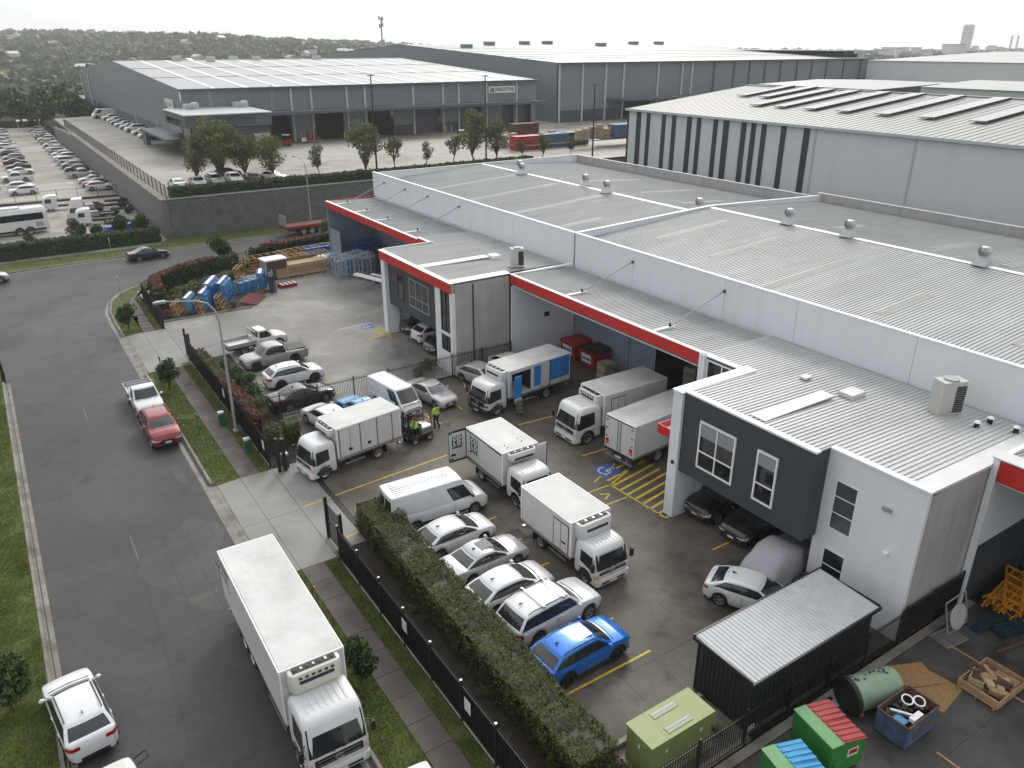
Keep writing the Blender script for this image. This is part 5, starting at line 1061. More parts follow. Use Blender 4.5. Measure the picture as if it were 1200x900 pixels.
# left rear door folded right round so its outer face looks forward; local plane x=-Bx, from y=-hw to y=-hw-1.15
dx = -Bx - .02
dd = cp_(B().box(dx - .05, dx, -hwx - 1.22, -hwx - .04, .88, 2.92), 'rear_door', 'box_white')
def dq(b, n, m): o = b.build(n, m, cb); return o
dq(B().box(dx + .001, dx + .012, -hwx - 1.24, -hwx - .02, 2.8, 2.95), 'door_frame', 'print_black'); dq(B().box(dx + .001, dx + .012, -hwx - 1.24, -hwx - .02, .86, .98), 'door_frame', 'print_black')
dq(B().box(dx + .001, dx + .012, -hwx - 1.25, -hwx - 1.2, .99, 2.79), 'door_frame', 'cold_green'); dq(B().box(dx + .001, dx + .012, -hwx - .08, -hwx - .02, .99, 2.79), 'door_frame', 'print_black')
dq(B().poly([(dx + .014, -hwx - 1.19, 2.94), (dx + .014, -hwx - .9, 2.94), (dx + .014, -hwx - 1.05, 2.72), (dx + .014, -hwx - 1.19, 2.72)]), 'green_corner', 'cold_green'); dq(B().poly([(dx + .014, -hwx - 1.19, .87), (dx + .014, -hwx - .8, .87), (dx + .014, -hwx - .95, 1.12), (dx + .014, -hwx - 1.19, 1.12)]), 'green_corner', 'cold_green')
logo(cb, (dx + .008, -hwx - .68, 0), 2.25, .34, (1, 0, 0), (0, 1, 0))
dq(B().box(dx + .001, dx + .01, -hwx - 1.1, -hwx - .78, 1.25, 1.4), 'contact_print', 'print_black')
dq(B().box(-.12, -.07, hwx + .03, hwx + .7, .95, 2.75), 'side_door', 'box_white'); dq(B().box(-.13, -.06, hwx + .7, hwx + .75, .93, 2.78), 'door_frame', 'print_black')
for x, y in ((-1.0, .5), (-.6, .5), (-.7, -.6), (-.35, -.6)): dq(B().cyl((x, y, 2.98), (x, y, 3.02), .03, n=8), 'roof_bolt', 'trim')

# ------------------------------------------------------------------ cars in the yard and street
V = vehicle
r_, os_ = V('suv', 'suv', 'bright blue compact SUV at the near end of the row along the hedge', 'car', 16.5, 19.85, 0, 2, 'p_blue', swap={'rim': 'rim_dark'})
B().box(-.2, .3, -.42, .42, 1.6, 1.652).build('sunroof', 'car_glass', r_)
r_, os_ = V('suv', 'bigsuv', 'tall silver-white four-wheel drive with roof bars beside the blue SUV', 'car', 16.85, 22.5, 0, 4, 'p_white', scale=1.02)
for x in (.15, -.95): B().bar((x, -.78, 1.9), (x, .78, 1.9), .06, .03).box(x - .05, x + .05, -.8, -.72, 1.8, 1.9).box(x - .05, x + .05, .72, .8, 1.8, 1.9).build('roof_bar', 'rim', r_)
r_, os_ = V('hatchback', 'hatch', 'white hatchback between the tall four-wheel drive and the silver sedan', 'car', 16.35, 25.0, 0, 2, 'p_white')
r_, os_ = V('sedan', 'sedan', 'silver sedan with sunroof, middle of the row along the hedge', 'car', 16.5, 27.55, 0, 3, 'p_silver', scale=.98)
B().box(-.35, .35, -.38, .38, 1.462, 1.476).build('sunroof', 'car_glass', r_)
V('hatchback', 'hatch', 'white hatchback parked next to the long white van by the hedge', 'car', 16.3, 30.15, 0, 2, 'p_white')
V('van', 'sprinter', 'long white high-roof van at the far end of the hedge', 'van', 16.7, 33.0, 0, -2, 'p_white', scale=.97)
V('van', 'hiace', 'white delivery van nose-out against the dividing fence behind the loaded truck', 'van', 21.0, 47.1, 0, -82, 'p_white', scale=1.02)
V('sedan', 'sedan', 'silver sedan nose-out beside the white delivery van', 'car', 23.85, 46.9, 0, -80, 'p_silver', scale=.95)
V('sports_car', 'sport', 'light blue coupe against the fence left of the delivery van', 'car', 18.5, 47.6, 0, 100, 'p_lblue', scale=.95)
V('hatchback', 'hatch', 'white car squeezed behind the loaded truck against the fence', 'car', 15.9, 47.1, 0, 102, 'p_white')
V('sedan', 'sedan', 'dark grey sedan behind the dividing fence, nose to the building', 'car', 15.7, 51.6, 0, 4, 'p_dark')
V('hatchback', 'hatch', 'silver hatchback tucked beside the blue-door truck along the wall fence', 'car', 28.6, 47.6, 0, -72, 'p_silver')
V('hatchback', 'hatch', 'white car half hidden behind the blue-door truck at the wall', 'car', 31.6, 47.9, 0, -80, 'p_white')
V('hatchback', 'hatch', 'white hatchback facing the shed under the dark office block', 'car', 25.5, 18.3, 0, -63, 'p_white')
V('pickup', 'ute', 'black pickup with chrome grille under the dark office overhang', 'car', 30.9, 24.75, 0, 180, 'p_black')
B().box(2.66, 2.7, -.75, .75, .62, .66).box(2.66, 2.7, -.75, .75, .98, 1.03).box(2.66, 2.685, -.7, .7, .7, .74).build('chrome_grille', 'rim', bpy.context.scene.objects['pickup'])
V('suv', 'suv', 'dark SUV between the black pickup and the covered car', 'car', 30.5, 22.3, 0, 183, 'p_dark', swap={'rim': 'rim_dark'})
# far yard
V('tray_ute', 'trayute', 'white single-cab tray utility by the far driveway', 'car', 16.3, 64.6, 0, 6, 'p_white')
V('pickup', 'ute', 'silver dual-cab pickup in the far yard', 'car', 16.5, 60.3, 0, 184, 'p_grey', swap={'rim': 'rim_dark'})
V('suv', 'suv', 'white SUV with roof rails parked beside the silver pickup', 'car', 16.5, 55.6, 0, 2, 'p_white', swap={'rim': 'rim_dark'})
V('suv', 'suv', 'black SUV under the far red-trimmed office, farthest of three', 'car', 30.6, 60.9, 0, 182, 'p_black')
V('suv', 'suv', 'white SUV under the far red-trimmed office, middle of three', 'car', 30.4, 58.2, 0, 4, 'p_white')
V('hatchback', 'hatch', 'dark hatchback under the far red-trimmed office, nearest of three', 'car', 30.1, 55.4, 0, 182, 'p_dark')
# street
V('suv', 'suv', 'red SUV parked at the kerb nose toward the camera', 'car', 6.1, 52.0, ZR, -89, 'p_red', scale=1.03)
r_, os_ = V('tray_ute', 'trayute', 'white tray utility parked at the kerb behind the red SUV', 'car', 6.1, 57.6, ZR, -89, 'p_white')
V('suv', 'suv', 'white SUV seen from behind at the left kerb in the foreground', 'car', -1.5, 27.9, ZR, 97, 'p_white', scale=.98)
V('sedan', 'sedan', 'dark navy sedan driving along the cross road', 'car', 14.6, 103.2, ZR, 4, 'p_navy')
V('sedan', 'sedan', 'silver sedan entering at the left edge on the cross road', 'car', -2.6, 101.4, ZR, 4, 'p_silver')
V('sedan', 'sedan', 'white sedan on the cross road behind the clipped hedge by the canopy', 'car', 41.6, 101.5, ZR, 4, 'p_white')
V('van', 'hiace', 'white van roof showing at the bottom edge ahead of the large truck', 'van', 7.3, 15.3, ZR, -92, 'p_white')
# service utility at the very bottom edge behind the white SUV: only its roof gear shows
r_, os_ = V('service_ute', 'trayute', 'white service utility with roof rack and cream box cut off at the bottom left edge', 'car', -.85, 21.8, ZR, 96, 'p_white')
rk = B()
for k in range(6): rk.bar((-.1 + .2 * k, -.62, 1.86), (-.1 + .2 * k, .62, 1.86), .06)
rk.bar((-.2, -.6, 1.82), (1.0, -.6, 1.82), .05); rk.bar((-.2, .6, 1.82), (1.0, .6, 1.82), .05); rk.build('roof_rack', 'trim', r_); B().box(.7, 1.3, -.55, -.1, 1.78, 2.0).build('roof_box', 'cream', r_)
rk = B(); rk.tube([(1.7, -.95, 1.1), (1.75, -1.35, 1.2), (2.1, -1.35, 1.2), (2.1, -.95, 1.05)], .03, 6); rk.build('side_hoop', 'trim', r_)
# car under a cloth cover
ct = thing('covered_car', 'car under a pale lilac cloth cover beside the white hatchback', 'car', (28.3, 19.15, 0), 10); ct.scale = (1, 1.05, 1.18)
sp = [(-2.3, .9), (-2.25, 1.15), (-1.6, 1.55), (-.7, 1.75), (.2, 1.72), (.9, 1.35), (1.6, 1.1), (2.2, .95), (2.32, .6)]
def csec(x, h, n=13):
    out = []; w = .98 if abs(x) < 2 else .9
    for i in range(n):
        t = i / (n - 1); a_ = math.pi * t; y = w * math.copysign(abs(math.cos(a_)) ** .55, math.cos(a_)); z = .12 + (h - .12) * (math.sin(a_) ** .45 if 0 < t < 1 else 0)
        out.append((x + .02 * math.sin(9 * t + x), y + .03 * math.sin(14 * t + 3 * x), z + (.02 * math.sin(7 * x + 5 * t) if 0 < t < 1 else 0)))
    return out
rings = []
for i in range(len(sp) - 1):
    for q in range(3): t = q / 3; rings.append(csec(lerp(sp[i][0], sp[i + 1][0], t), lerp(sp[i][1], sp[i + 1][1], t)))
rings.append(csec(*sp[-1])); B().loft(rings, True, True, False).build('cloth_cover', 'cover_cloth', ct, 60)
B().tube([(x, math.copysign(.985, s_), .62 + .02 * math.sin(5 * x)) for s_ in (1,) for x in [-2.2 + .2 * k for k in range(23)]], .02, 5).build('cover_seam', 'cover_cloth', ct); B().tube([(x, -.985, .62 + .02 * math.sin(5 * x)) for x in [-2.2 + .2 * k for k in range(23)]], .02, 5).build('cover_seam', 'cover_cloth', ct)

# ------------------------------------------------------------------ forklift and people
def skin_mesh(name, nodes, edges, m, parent, root=0, sub=1):
    me = bpy.data.meshes.new(name); me.from_pydata([n[0] for n in nodes], edges, []); o = put(name, me, m, parent)
    o.modifiers.new('Skin', 'SKIN')
    for i, n in enumerate(nodes):
        r = n[1]; me.skin_vertices[0].data[i].radius = (r, r) if not isinstance(r, tuple) else r
    me.skin_vertices[0].data[root].use_root = True
    s = o.modifiers.new('Subsurf', 'SUBSURF'); s.levels = sub; s.render_levels = sub
    return o
def person(label, loc, rz, top, legs, sit=False, helmet=None, walk=True):
    t = thing('person', label, 'person', loc, rz)
    if sit: hip, kn, an = [(.0, s_ * .1, .0) for s_ in (1, -1)], [(.42, s_ * .13, .06) for s_ in (1, -1)], [(.48, s_ * .13, -.36) for s_ in (1, -1)]; z0 = 0.0
    else: hip, kn, an = [(0, s_ * .1, .93) for s_ in (1, -1)], [(.1, .1, .5), (.02, -.1, .5)], [(.02, .1, .08), (-.22, -.1, .12)]; z0 = .95
    to = [(an[0][0] + .15, an[0][1], an[0][2] - .04), (an[1][0] + .14, an[1][1], an[1][2] - .06)]
    if sit: sh, el, wr = [(0, s_ * .2, .5) for s_ in (1, -1)], [(.16, s_ * .26, .24) for s_ in (1, -1)], [(.38, s_ * .18, .28) for s_ in (1, -1)]
    else: sh, el, wr = [(0, s_ * .2, 1.45) for s_ in (1, -1)], [(-.04, .26, 1.17), (.04, -.26, 1.17)], [(.1, .27, .95), (-.02, -.28, .92)]
    zc = z0
    nodes = [((0, 0, zc), (.14, .11)), ((0, 0, zc + .28), (.14, .1)), ((0, 0, zc + .5), (.15, .1)), ((.01, 0, zc + .6), .055), ((.02, 0, zc + .66), .07), ((.03, 0, zc + .76), .1), ((.03, 0, zc + .84), .075)]
    edges = [(0, 1), (1, 2), (2, 3), (3, 4), (4, 5), (5, 6)]
    for s_ in (0, 1):
        i = len(nodes); nodes += [(hip[s_], .1), (kn[s_], .065), (an[s_], .045), (to[s_], .035)]; edges += [(0, i), (i, i + 1), (i + 1, i + 2), (i + 2, i + 3)]
        i = len(nodes); w = Vector(wr[s_]); d = (w - Vector(el[s_])).normalized()
        nodes += [(sh[s_], .06), (el[s_], .045), (wr[s_], .03), (tuple(w + d * .07), (.04, .022))]; edges += [(2, i), (i, i + 1), (i + 1, i + 2), (i + 2, i + 3)]
        pa = len(nodes) - 1; side = Vector((0, 1, 0)).cross(d).normalized() if abs(d.y) < .9 else Vector((1, 0, 0)); pal = Vector(nodes[pa][0])
        for f, (o_, ln) in enumerate(((-.028, .05), (-.01, .06), (.01, .055), (.028, .045))):
            k = len(nodes); base = pal + side * o_; nodes += [(tuple(base + d * .03), .0095), (tuple(base + d * (.03 + ln)), .008)]; edges += [(pa, k), (k, k + 1)]
        k = len(nodes); nodes += [(tuple(pal - d * .03 + side * .05), .01), (tuple(pal + d * .01 + side * .065), .009)]; edges += [(pa, k), (k, k + 1)]
    skin_mesh('body', nodes, edges, 'skin', t)
    cl = [((0, 0, zc - .02), (.155, .125)), ((0, 0, zc + .28), (.16, .125)), ((0, 0, zc + .5), (.17, .12)), ((0, 0, zc + .57), .075)]; ce = [(0, 1), (1, 2), (2, 3)]
    for s_ in (0, 1): i = len(cl); cl += [(sh[s_], .08), (el[s_], .06), (tuple(Vector(el[s_]).lerp(Vector(wr[s_]), .75)), .05)]; ce += [(2, i), (i, i + 1), (i + 1, i + 2)]
    skin_mesh('jacket', cl, ce, top, t)
    tr = [((0, 0, zc - .02), (.15, .12))]; te = []
    for s_ in (0, 1): i = len(tr); tr += [(hip[s_], .115), (kn[s_], .08), (an[s_], .062)]; te += [(0, i), (i, i + 1), (i + 1, i + 2)]
    skin_mesh('trousers', tr, te, legs, t)
    for s_ in (0, 1): B().sphere((an[s_][0] + .06, an[s_][1], an[s_][2] - .03), .075, 8, 6, (1.7, .75, .7)).build('boot', 'cloth_dark', t, 50)
    hz = zc + .8
    if helmet: B().sphere((.02, 0, hz + .02), .125, 12, 8, (1.1, 1, .85)).build('helmet', helmet, t, 50)
    else: B().sphere((.01, 0, hz + .015), .112, 12, 8, (1.0, .95, .95)).build('hair', 'hair', t, 50)
    for s_ in (1, -1):
        B().sphere((.125, s_ * .035, hz - .03), .013, 6, 5).build('eye', 'cloth_dark', t); B().sphere((.03, s_ * .1, hz - .04), .025, 6, 5, (.6, .5, 1)).build('ear', 'skin', t)
    B().sphere((.14, 0, hz - .06), .018, 6, 5).build('nose', 'skin', t); B().box(.118, .13, -.025, .025, hz - .105, hz - .095).build('mouth', 'bin_dred', t)
    B().box(-.125, .135, -.165, .165, zc + .18, zc + .22).build('reflective_band', 'lamp_clear', t)
    return t
person('person in yellow hi-vis shirt and dark trousers walking across the yard by the silver sedan', (21.95, 42.6, 0), 100, 'hivis', 'cloth_dark')
fk = thing('forklift', 'grey forklift with overhead guard and black mast at the tail of the loaded truck', 'forklift', (19.9, 41.75, 0), 188)
B().loft([rrect(-1.15, .55, .52, .22, .12, .2), rrect(-1.15, .55, .55, .5, .12, .22), rrect(-1.15, .3, .55, .55, .1, .22)]).build('chassis', 'trim', fk, 40)
B().loft([rrect(-1.18, -.25, .52, .5, .05, .2), rrect(-1.16, -.25, .52, .95, .05, .22), rrect(-1.05, -.3, .46, 1.02, .05, .2)]).build('counterweight', 'rim', fk, 40)
g = B()
for y in (-.46, .46): g.tube([(.45, y, .55), (.3, y, 1.9), (.1, y, 2.05), (-.75, y, 2.05), (-.95, y, 1.9), (-1.05, y, .95)], .035, 6)
for k in range(8): g.bar((.2 - .13 * k, -.46, 2.06), (.2 - .13 * k, .46, 2.06), .03)
g.build('overhead_guard', 'trim', fk)
mb = B()
for y in (-.3, .3): mb.box(.6, .72, y - .06, y + .06, .1, 2.25)
for z in (.3, 1.2, 2.15): mb.box(.62, .7, -.3, .3, z, z + .1)
mb.build('mast', 'trim', fk); B().box(.74, .8, -.48, .48, .55, 1.35).build('carriage', 'trim', fk)
for y in (-.28, .28): B().box(.8, 1.75, y - .06, y + .06, .95, 1.0).build('fork', 'chassis', fk)
B().box(-.35, .05, -.25, .25, .56, .68).box(-.4, -.3, -.25, .25, .68, 1.15).build('seat', 'cloth_dark', fk)
B().tube([(.42, 0, .55), (.25, 0, 1.0)], .03, 6).cyl((.22, 0, 1.02), (.26, 0, 1.0), .17, n=12).build('steering_wheel', 'trim', fk)
tmk, rmk = wheel_mesh(.28, .24, 5, True)
for x, s_ in ((.35, .46), (-.8, .46)):
    for sg in (1, -1): w = put('wheel', tmk, 'tyre', fk, (x, sg * s_, .28), 0 if sg > 0 else math.pi); put('rim', rmk, 'rim', w)
person('person in yellow hi-vis top and orange-red helmet driving the forklift', (19.97, 41.76, .8), 188, 'hivis', 'cloth_dark', True, 'helmet')
# ------------------------------------------------------------------ retaining walls of the upper estate
rw = thing('retaining_wall', 'tall dark block retaining wall facing the cross road', 'wall', (45, 113, 0))
def loc_part(t, b, n, m, sm=None, kind=None):
    o = b.build(n, m, t, sm); o.matrix_parent_inverse = Matrix.Translation(-t.location); 
    if kind: o['kind'] = kind
    return o
loc_part(rw, B().box(19.52, 120, 113.0, 113.39, -.5, 4.95), 'core', 'block'); b = B(); r0 = random.Random(2)
bw_, bh_ = .62, .27
for r in range(18):
    for k in range(80):
        x = 19.5 + (k + (.5 if r % 2 else 0)) * bw_; z = r * bh_ + .02; d = r0.uniform(-.02, .02)
        q = [(x + .02, 113.0, z), (x + bw_ - .02, 113.0, z), (x + bw_ - .02, 113.0, z + bh_ - .02), (x + .02, 113.0, z + bh_ - .02)]
        f = [(x + .12, 112.84 + d, z + .02), (x + bw_ - .12, 112.84 + d, z + .02), (x + bw_ - .16, 112.9 + d, z + bh_ - .05), (x + .16, 112.9 + d, z + bh_ - .05)]
        b.add(q + f, [(4, 5, 6, 7), (0, 1, 5, 4), (1, 2, 6, 5), (2, 3, 7, 6), (3, 0, 4, 7)])
loc_part(rw, b, 'block_facing', 'block', kind='stuff'); loc_part(rw, B().box(19.56, 120, 112.8, 113.39, 4.96, 5.08), 'coping', 'wall_smooth')
rl = thing('retaining_wall', 'long grey retaining wall running away beside the car park', 'wall', (19.2, 180, 0))
for k in range(14):
    y0 = 113.0 + k * 10.3; zt = 5.0 if k < 10 else 5.0 - .45 * (k - 9)
    loc_part(rl, B().box(18.75, 19.5, y0 + (0 if k else -.2), y0 + 10.28, -.5, zt - .02), 'wall_panel', 'wall_smooth'); loc_part(rl, B().box(18.7, 19.55, y0 + (0 if k else -.2), y0 + 10.29, zt - .015, zt + .09), 'coping', 'kerb')
# ------------------------------------------------------------------ fences
def fence(label, pts, h=1.9, bay=2.4, gap=.115, z=0.0, solid=False, individual=False, cat='fence', sign=(), mesh=None, caps=False, pick=(.022, .04)):
    t = thing('fence', label, cat, (pts[0][0], pts[0][1], z)); o0 = Vector((pts[0][0], pts[0][1], 0)); pm = None
    if individual: pm = B().box(-pick[0] / 2, pick[0] / 2, -pick[0] / 2, pick[0] / 2, .1, h + .06).mesh('picket')
    first = True
    for i in range(len(pts) - 1):
        a, c = Vector(pts[i]).to_3d() - o0, Vector(pts[i + 1]).to_3d() - o0; d = c - a; n = max(1, round(d.length / bay)); u = d.normalized(); ang = math.atan2(u.y, u.x)
        for k in range(n + 1):
            if k == 0 and not first: continue
            p = a + d * (k / n); first = False
            po = B().box(-.04, .04, -.04, .04, -.1, h + .12).build('post', 'black_steel', t, loc=tuple(p), rot=ang)
            if caps: B().box(-.05, .05, -.05, .05, h + .12, h + .15).build('post_cap', 'rim', po)
        for k in range(n):
            p, q = a + d * (k / n), a + d * ((k + 1) / n)
            for zz in (.2, h - .12): B().bar(tuple(p + Vector((0, 0, zz))), tuple(q + Vector((0, 0, zz))), .035, .045).build('rail', 'black_steel', t)
            m = int((q - p).length / gap); b = B()
            for j in range(1, m):
                x = p.lerp(q, j / m)
                if individual: put('picket', pm, 'black_steel', t, tuple(x), ang)
                else: b.cbox((x.x, x.y, h / 2 + .08), (pick[0], pick[0], h - .02))
            if not individual and m > 1: stuff(b.build('picket_panel', 'black_steel', t))
            if mesh: B().bar(tuple(p + Vector((0, 0, h / 2))), tuple(q + Vector((0, 0, h / 2))), .006, h - .25).build('mesh_screen', mesh, t)
    for (i, f, zz, w, hh) in sign:
        a, c = Vector(pts[i]).to_3d() - o0, Vector(pts[i + 1]).to_3d() - o0; d = (c - a).normalized(); nv = Vector((-d.y, d.x, 0)); p = a.lerp(c, f)
        B().bar(tuple(p + nv * .05 + Vector((0, 0, zz)) - d * w / 2), tuple(p + nv * .05 + Vector((0, 0, zz)) + d * w / 2), .012, hh).build('notice', 'plate', t)
    return t
mat('screen_cloth', (0.006, 0.0065, 0.007), 0.95, var=0.2, spec=.1)
fence('black picket fence with white notices along the near footpath', [(10.8, 10), (10.8, 32.2)], 1.9, 2.4, .11, sign=((0, .42, 1.2, .45, .6), (0, .1, 1.2, .45, .6), (0, .66, 1.2, .45, .6)), caps=True, mesh='screen_cloth')
fence('black picket fence along the footpath between the two driveways', [(10.8, 43.5), (10.8, 64.8)], 1.9, 2.4, .11, sign=((0, .47, 1.3, .4, .6), (0, .04, 1.2, .4, .6)), mesh='screen_cloth')
fence('black fence around the far corner garden', [(10.7, 74.2), (10.75, 84.6), (12.6, 87.6), (17, 90.2), (23.6, 92.4), (33.5, 94.6)], 1.8, 3.0, .13)
fence('black fence dividing the two yards', [(10.9, 49.8), (32.6, 49.55)], 1.9, 2.6, .12)
fence('black picket fence behind the green cabinet and the shed', [(14.0, 13.02), (28.7, 13.02)], 1.75, 2.45, .125, individual=True, sign=((0, .36, .7, .3, .25),))
fence('black picket fence panel at the foot of the white wall', [(28.85, 13.0), (33.3, 13.0)], 1.9, 2.2, .12, individual=True, mesh='screen_cloth')
fence('dark fence along the top of the long retaining wall', [(19.7, 114.0), (19.7, 236)], 1.8, 3.0, .35, z=5.0)
fence('dark fence above the hedge on the block wall', [(19.7, 113.9), (78, 113.9)], 1.6, 3.0, .4, z=5.0)
fence('thin wire fence between depot and car park', [(-12, 152.2), (18.5, 152.2)], 1.8, 3.2, .6, pick=(.012, .02))
def gate_frame(label, x, y0, y1, h=2.2):
    t = thing('sliding_gate', label, 'gate', (x, y0, 0)); L_ = y1 - y0
    for y in (0, L_): B().box(-.08, .08, y - .08, y + .08, 0, h + .3).build('post', 'black_steel', t)
    f = B()
    for z in (.15, h * .5, h): f.bar((0, 0, z), (0, L_, z), .05)
    f.build('frame', 'black_steel', t)
    for k in range(int(L_ / .12)): B().box(-.012, .012, .1 + .12 * k - .012, .1 + .12 * k + .012, .15, h).build('picket', 'black_steel', t)
gate_frame('open black sliding gate by the hedge at the near driveway', 11.05, 32.4, 34.4); gate_frame('open black gate leaf at the far driveway beside the fence', 11.0, 64.9, 66.4, 2.0)
b = thing('gate_post', 'black gate post pair beside the green cabinet at the near driveway', 'gate post', (11.1, 42.6, 0)); B().box(-.09, .09, -.09, .09, 0, 2.3).build('post', 'black_steel', b); B().box(.25, .45, -.1, .1, 0, 2.2).build('post', 'black_steel', b)
# ------------------------------------------------------------------ far warehouses
def pitched(t, x0, x1, y0, yr, y1, ze, zr, m):
    loc_part(t, B().poly([(x0, y0 - .6, ze), (x1, y0 - .6, ze), (x1, yr, zr), (x0, yr, zr)]), 'roof', m); loc_part(t, B().poly([(x0, yr, zr), (x1, yr, zr), (x1, y1 + .6, ze), (x0, y1 + .6, ze)]), 'roof', m)
w1 = thing('warehouse', 'grey steel warehouse with white-striped skylight roof and company sign behind the trees', 'warehouse', (75, 170, 5)); lp = lambda *a, **k: loc_part(w1, *a, **k)
X0, X1, YA, YR, YB, ZE, ZG = 34.9, 119.4, 170.0, 245.0, 322.0, 16.0, 20.0
lp(B().box(X0 + .3, X1, YA, YA + .4, 11.4, ZE - .1), 'front_wall', 'wh_wall')
lp(B().poly([(X0, YA, 7.6), (X0, YB, 7.6), (X0, YB, ZE), (X0, YR, ZG), (X0, YA, ZE)]), 'gable_wall', 'wh_wall'); lp(B().box(X0 - .1, X0 + .1, YA, YB, 3, 7.6), 'gable_base', 'wh_wall_dark')
lp(B().box(X1 - .2, X1, YA + .4, YB, 5, ZE), 'side_wall', 'wh_wall'); pitched(w1, X0, X1, YA, YR, YB, ZE, ZG, 'wh_roof')
lp(B().box(X0 - .2, X1 + .2, YA - .9, YA - .6, ZE - .25, ZE + .1), 'gutter', 'wh_wall_dark')
for k in range(13):
    x = 41 + k * 6.4; b = B()
    for (ya, za), (yc, zc) in (((YA - .5, ZE), (YR, ZG)), ((YR, ZG), (YB, ZE))): b.poly([(x, ya, za + .06), (x + 1.1, ya, za + .06), (x + 1.1, yc, zc + .06), (x, yc, zc + .06)])
    lp(b, 'skylight_strip', 'wh_skylight')
for fr in (.33, .66): y = lerp(YA, YR, fr); z = lerp(ZE, ZG, fr); lp(B().box(X0, X1, y - .12, y + .12, z + .02, z + .09), 'sheet_lap', 'wh_wall')
lp(B().box(X0, X1, YR - .4, YR + .4, ZG - .05, ZG + .12), 'ridge_cap', 'wh_skylight')
for x in (56.9, 61.2, 69.2, 73.4, 85.2, 92.9, 97.1, 104.8, 113.5): lp(B().box(x - .22, x + .22, YA - .25, YA - .01, 5, ZE - .2), 'downpipe', 'wh_pipe')
for xa, xb in ((47, 51.7), (56.4, 61.7), (68.2, 73.9), (80.1, 85.7), (92.2, 97.5), (103.5, 109.2), (112.7, 113.8), (117.9, 119.3)): lp(B().box(xa, xb, YA, YA + .3, 5, 11.39), 'lower_wall', 'wh_wall')
for xa, xb in ((51.7, 56.4), (61.7, 68.2), (73.9, 80.1), (85.7, 92.2), (97.5, 103.5), (109.2, 112.7), (113.8, 117.9)): lp(B().box(xa, xb, YA + 1.5, YA + 1.7, 5, 11.39), 'loading_door', 'wh_wall_dark' if xa > 80 else 'dark_void')
for xa in (80.1, 92.2, 103.5): lp(B().box(xa, xa + 5.3, YA - .03, YA - .005, 5, 7.2), 'lower_cladding', 'dark_clad')
aw = lp(B().box(48, 118.5, 164.6, 170, 11.0, 11.3), 'awning', 'wh_wall'); o = B().box(47.9, 118.7, 164.3, 164.6, 10.9, 11.5).build('awning_edge', 'wh_wall_dark', aw)
for x in (67.5, 68.3, 92.8, 94.2, 98.5, 73): lp(B().cyl((x, 168.6, 5), (x, 168.6, 6.6), .16, n=8), 'bollard', 'yellow_paint')
# office box and portico
lp(B().box(31.6, 47, 152.5, 170, 10.3, 12.4), 'office_upper', 'wh_wall_dark'); lp(B().box(31.4, 47.2, 152.3, 170, 12.42, 12.6), 'office_roof', 'wh_skylight'); lp(B().box(33.5, 46.8, 153.2, 170, 5, 10.29), 'office_lower', 'dark_clad')
lp(B().box(31.55, 31.59, 156, 168, 9.2, 11.5), 'office_glazing', 'glass'); lp(B().box(31.6, 32.2, 152.5, 155, 5, 10.29), 'office_pier', 'wh_wall'); lp(B().box(29, 34.8, 158, 184, 7.7, 8.1), 'portico_roof', 'wh_wall_dark'); lp(B().box(29.2, 30.0, 180, 183.8, 5, 7.69), 'portico_pier', 'wh_wall_dark')
lp(B().box(35, 44, 152.46, 152.49, 10.6, 12.2), 'office_band', 'dark_clad'); lp(B().box(43.5, 46.5, 153.15, 153.19, 5.4, 8.8), 'office_mural', 'concrete_panel')
for x, w in ((37, 2.2), (46, .9)): pass
for x in (34.8, 44.2): lp(B().box(x, x + 2.6, 166, 168.5, 12.61, 13.5), 'plant_unit', 'wh_pipe'); lp(B().tube([(x + 1, 166, 12.6), (x + 1, 165, 13.6), (x + 2, 164.5, 13.6)], .35, 8), 'duct', 'wh_pipe')
lad = B()
for y in (-.25, .25): lad.bar((52.8 + y, 169.7, 11.4), (52.8 + y, 169.7, 16.6), .07)
for k in range(16): lad.bar((52.5, 169.7, 11.6 + .32 * k), (53.1, 169.7, 11.6 + .32 * k), .05)
lp(lad, 'ladder', 'wh_pipe'); lad2 = B()
for y in (-.25, .25): lad2.bar((40.5 + y, 169.7, 12.6), (40.5 + y, 169.7, 16.6), .07)
for k in range(12): lad2.bar((40.2, 169.7, 12.8 + .32 * k), (40.8, 169.7, 12.8 + .32 * k), .05)
lp(lad2, 'ladder', 'wh_pipe')
for y in (196, 222, 255, 290): lp(B().box(X0 - .35, X0 - .1, y, y + .6, 3, 8.4), 'downpipe', 'wh_pipe')
for y in (300, 318): lp(B().box(X0 - .3, X0 - .12, y, y + 1.6, 3, 15.6), 'corner_trim', 'wh_skylight')
for x, y in ((50, YR), (58, YR - 4), (72, YR), (90, YR), (66, YR + 2)): lp(B().box(x, x + 2.2, y - .8, y + .8, lerp(ZG, ZE, abs(y - YR) / 75), ZG + 1.0), 'ridge_vent', 'wh_skylight')
sg = lp(B().box(105.4, 113.0, 169.8, 169.9, 13.25, 14.75), 'sign_board', 'plate')
text_obj('LIVINGSTONE', 1.15, 'print_black', sg, face((109.7, 169.76, 14.0), (0, -1, 0)), 'lettering', .01, .82)
lo = B(); lo.poly([(105.7, 169.77, 13.5), (106.95, 169.77, 13.5), (106.6, 169.77, 14.4), (106.05, 169.77, 14.4)]); lo.build('logo', 'print_black', sg); B().poly([(106.1, 169.75, 13.7), (106.5, 169.75, 13.7), (106.3, 169.75, 14.15)]).build('logo_cutout', 'plate', sg)
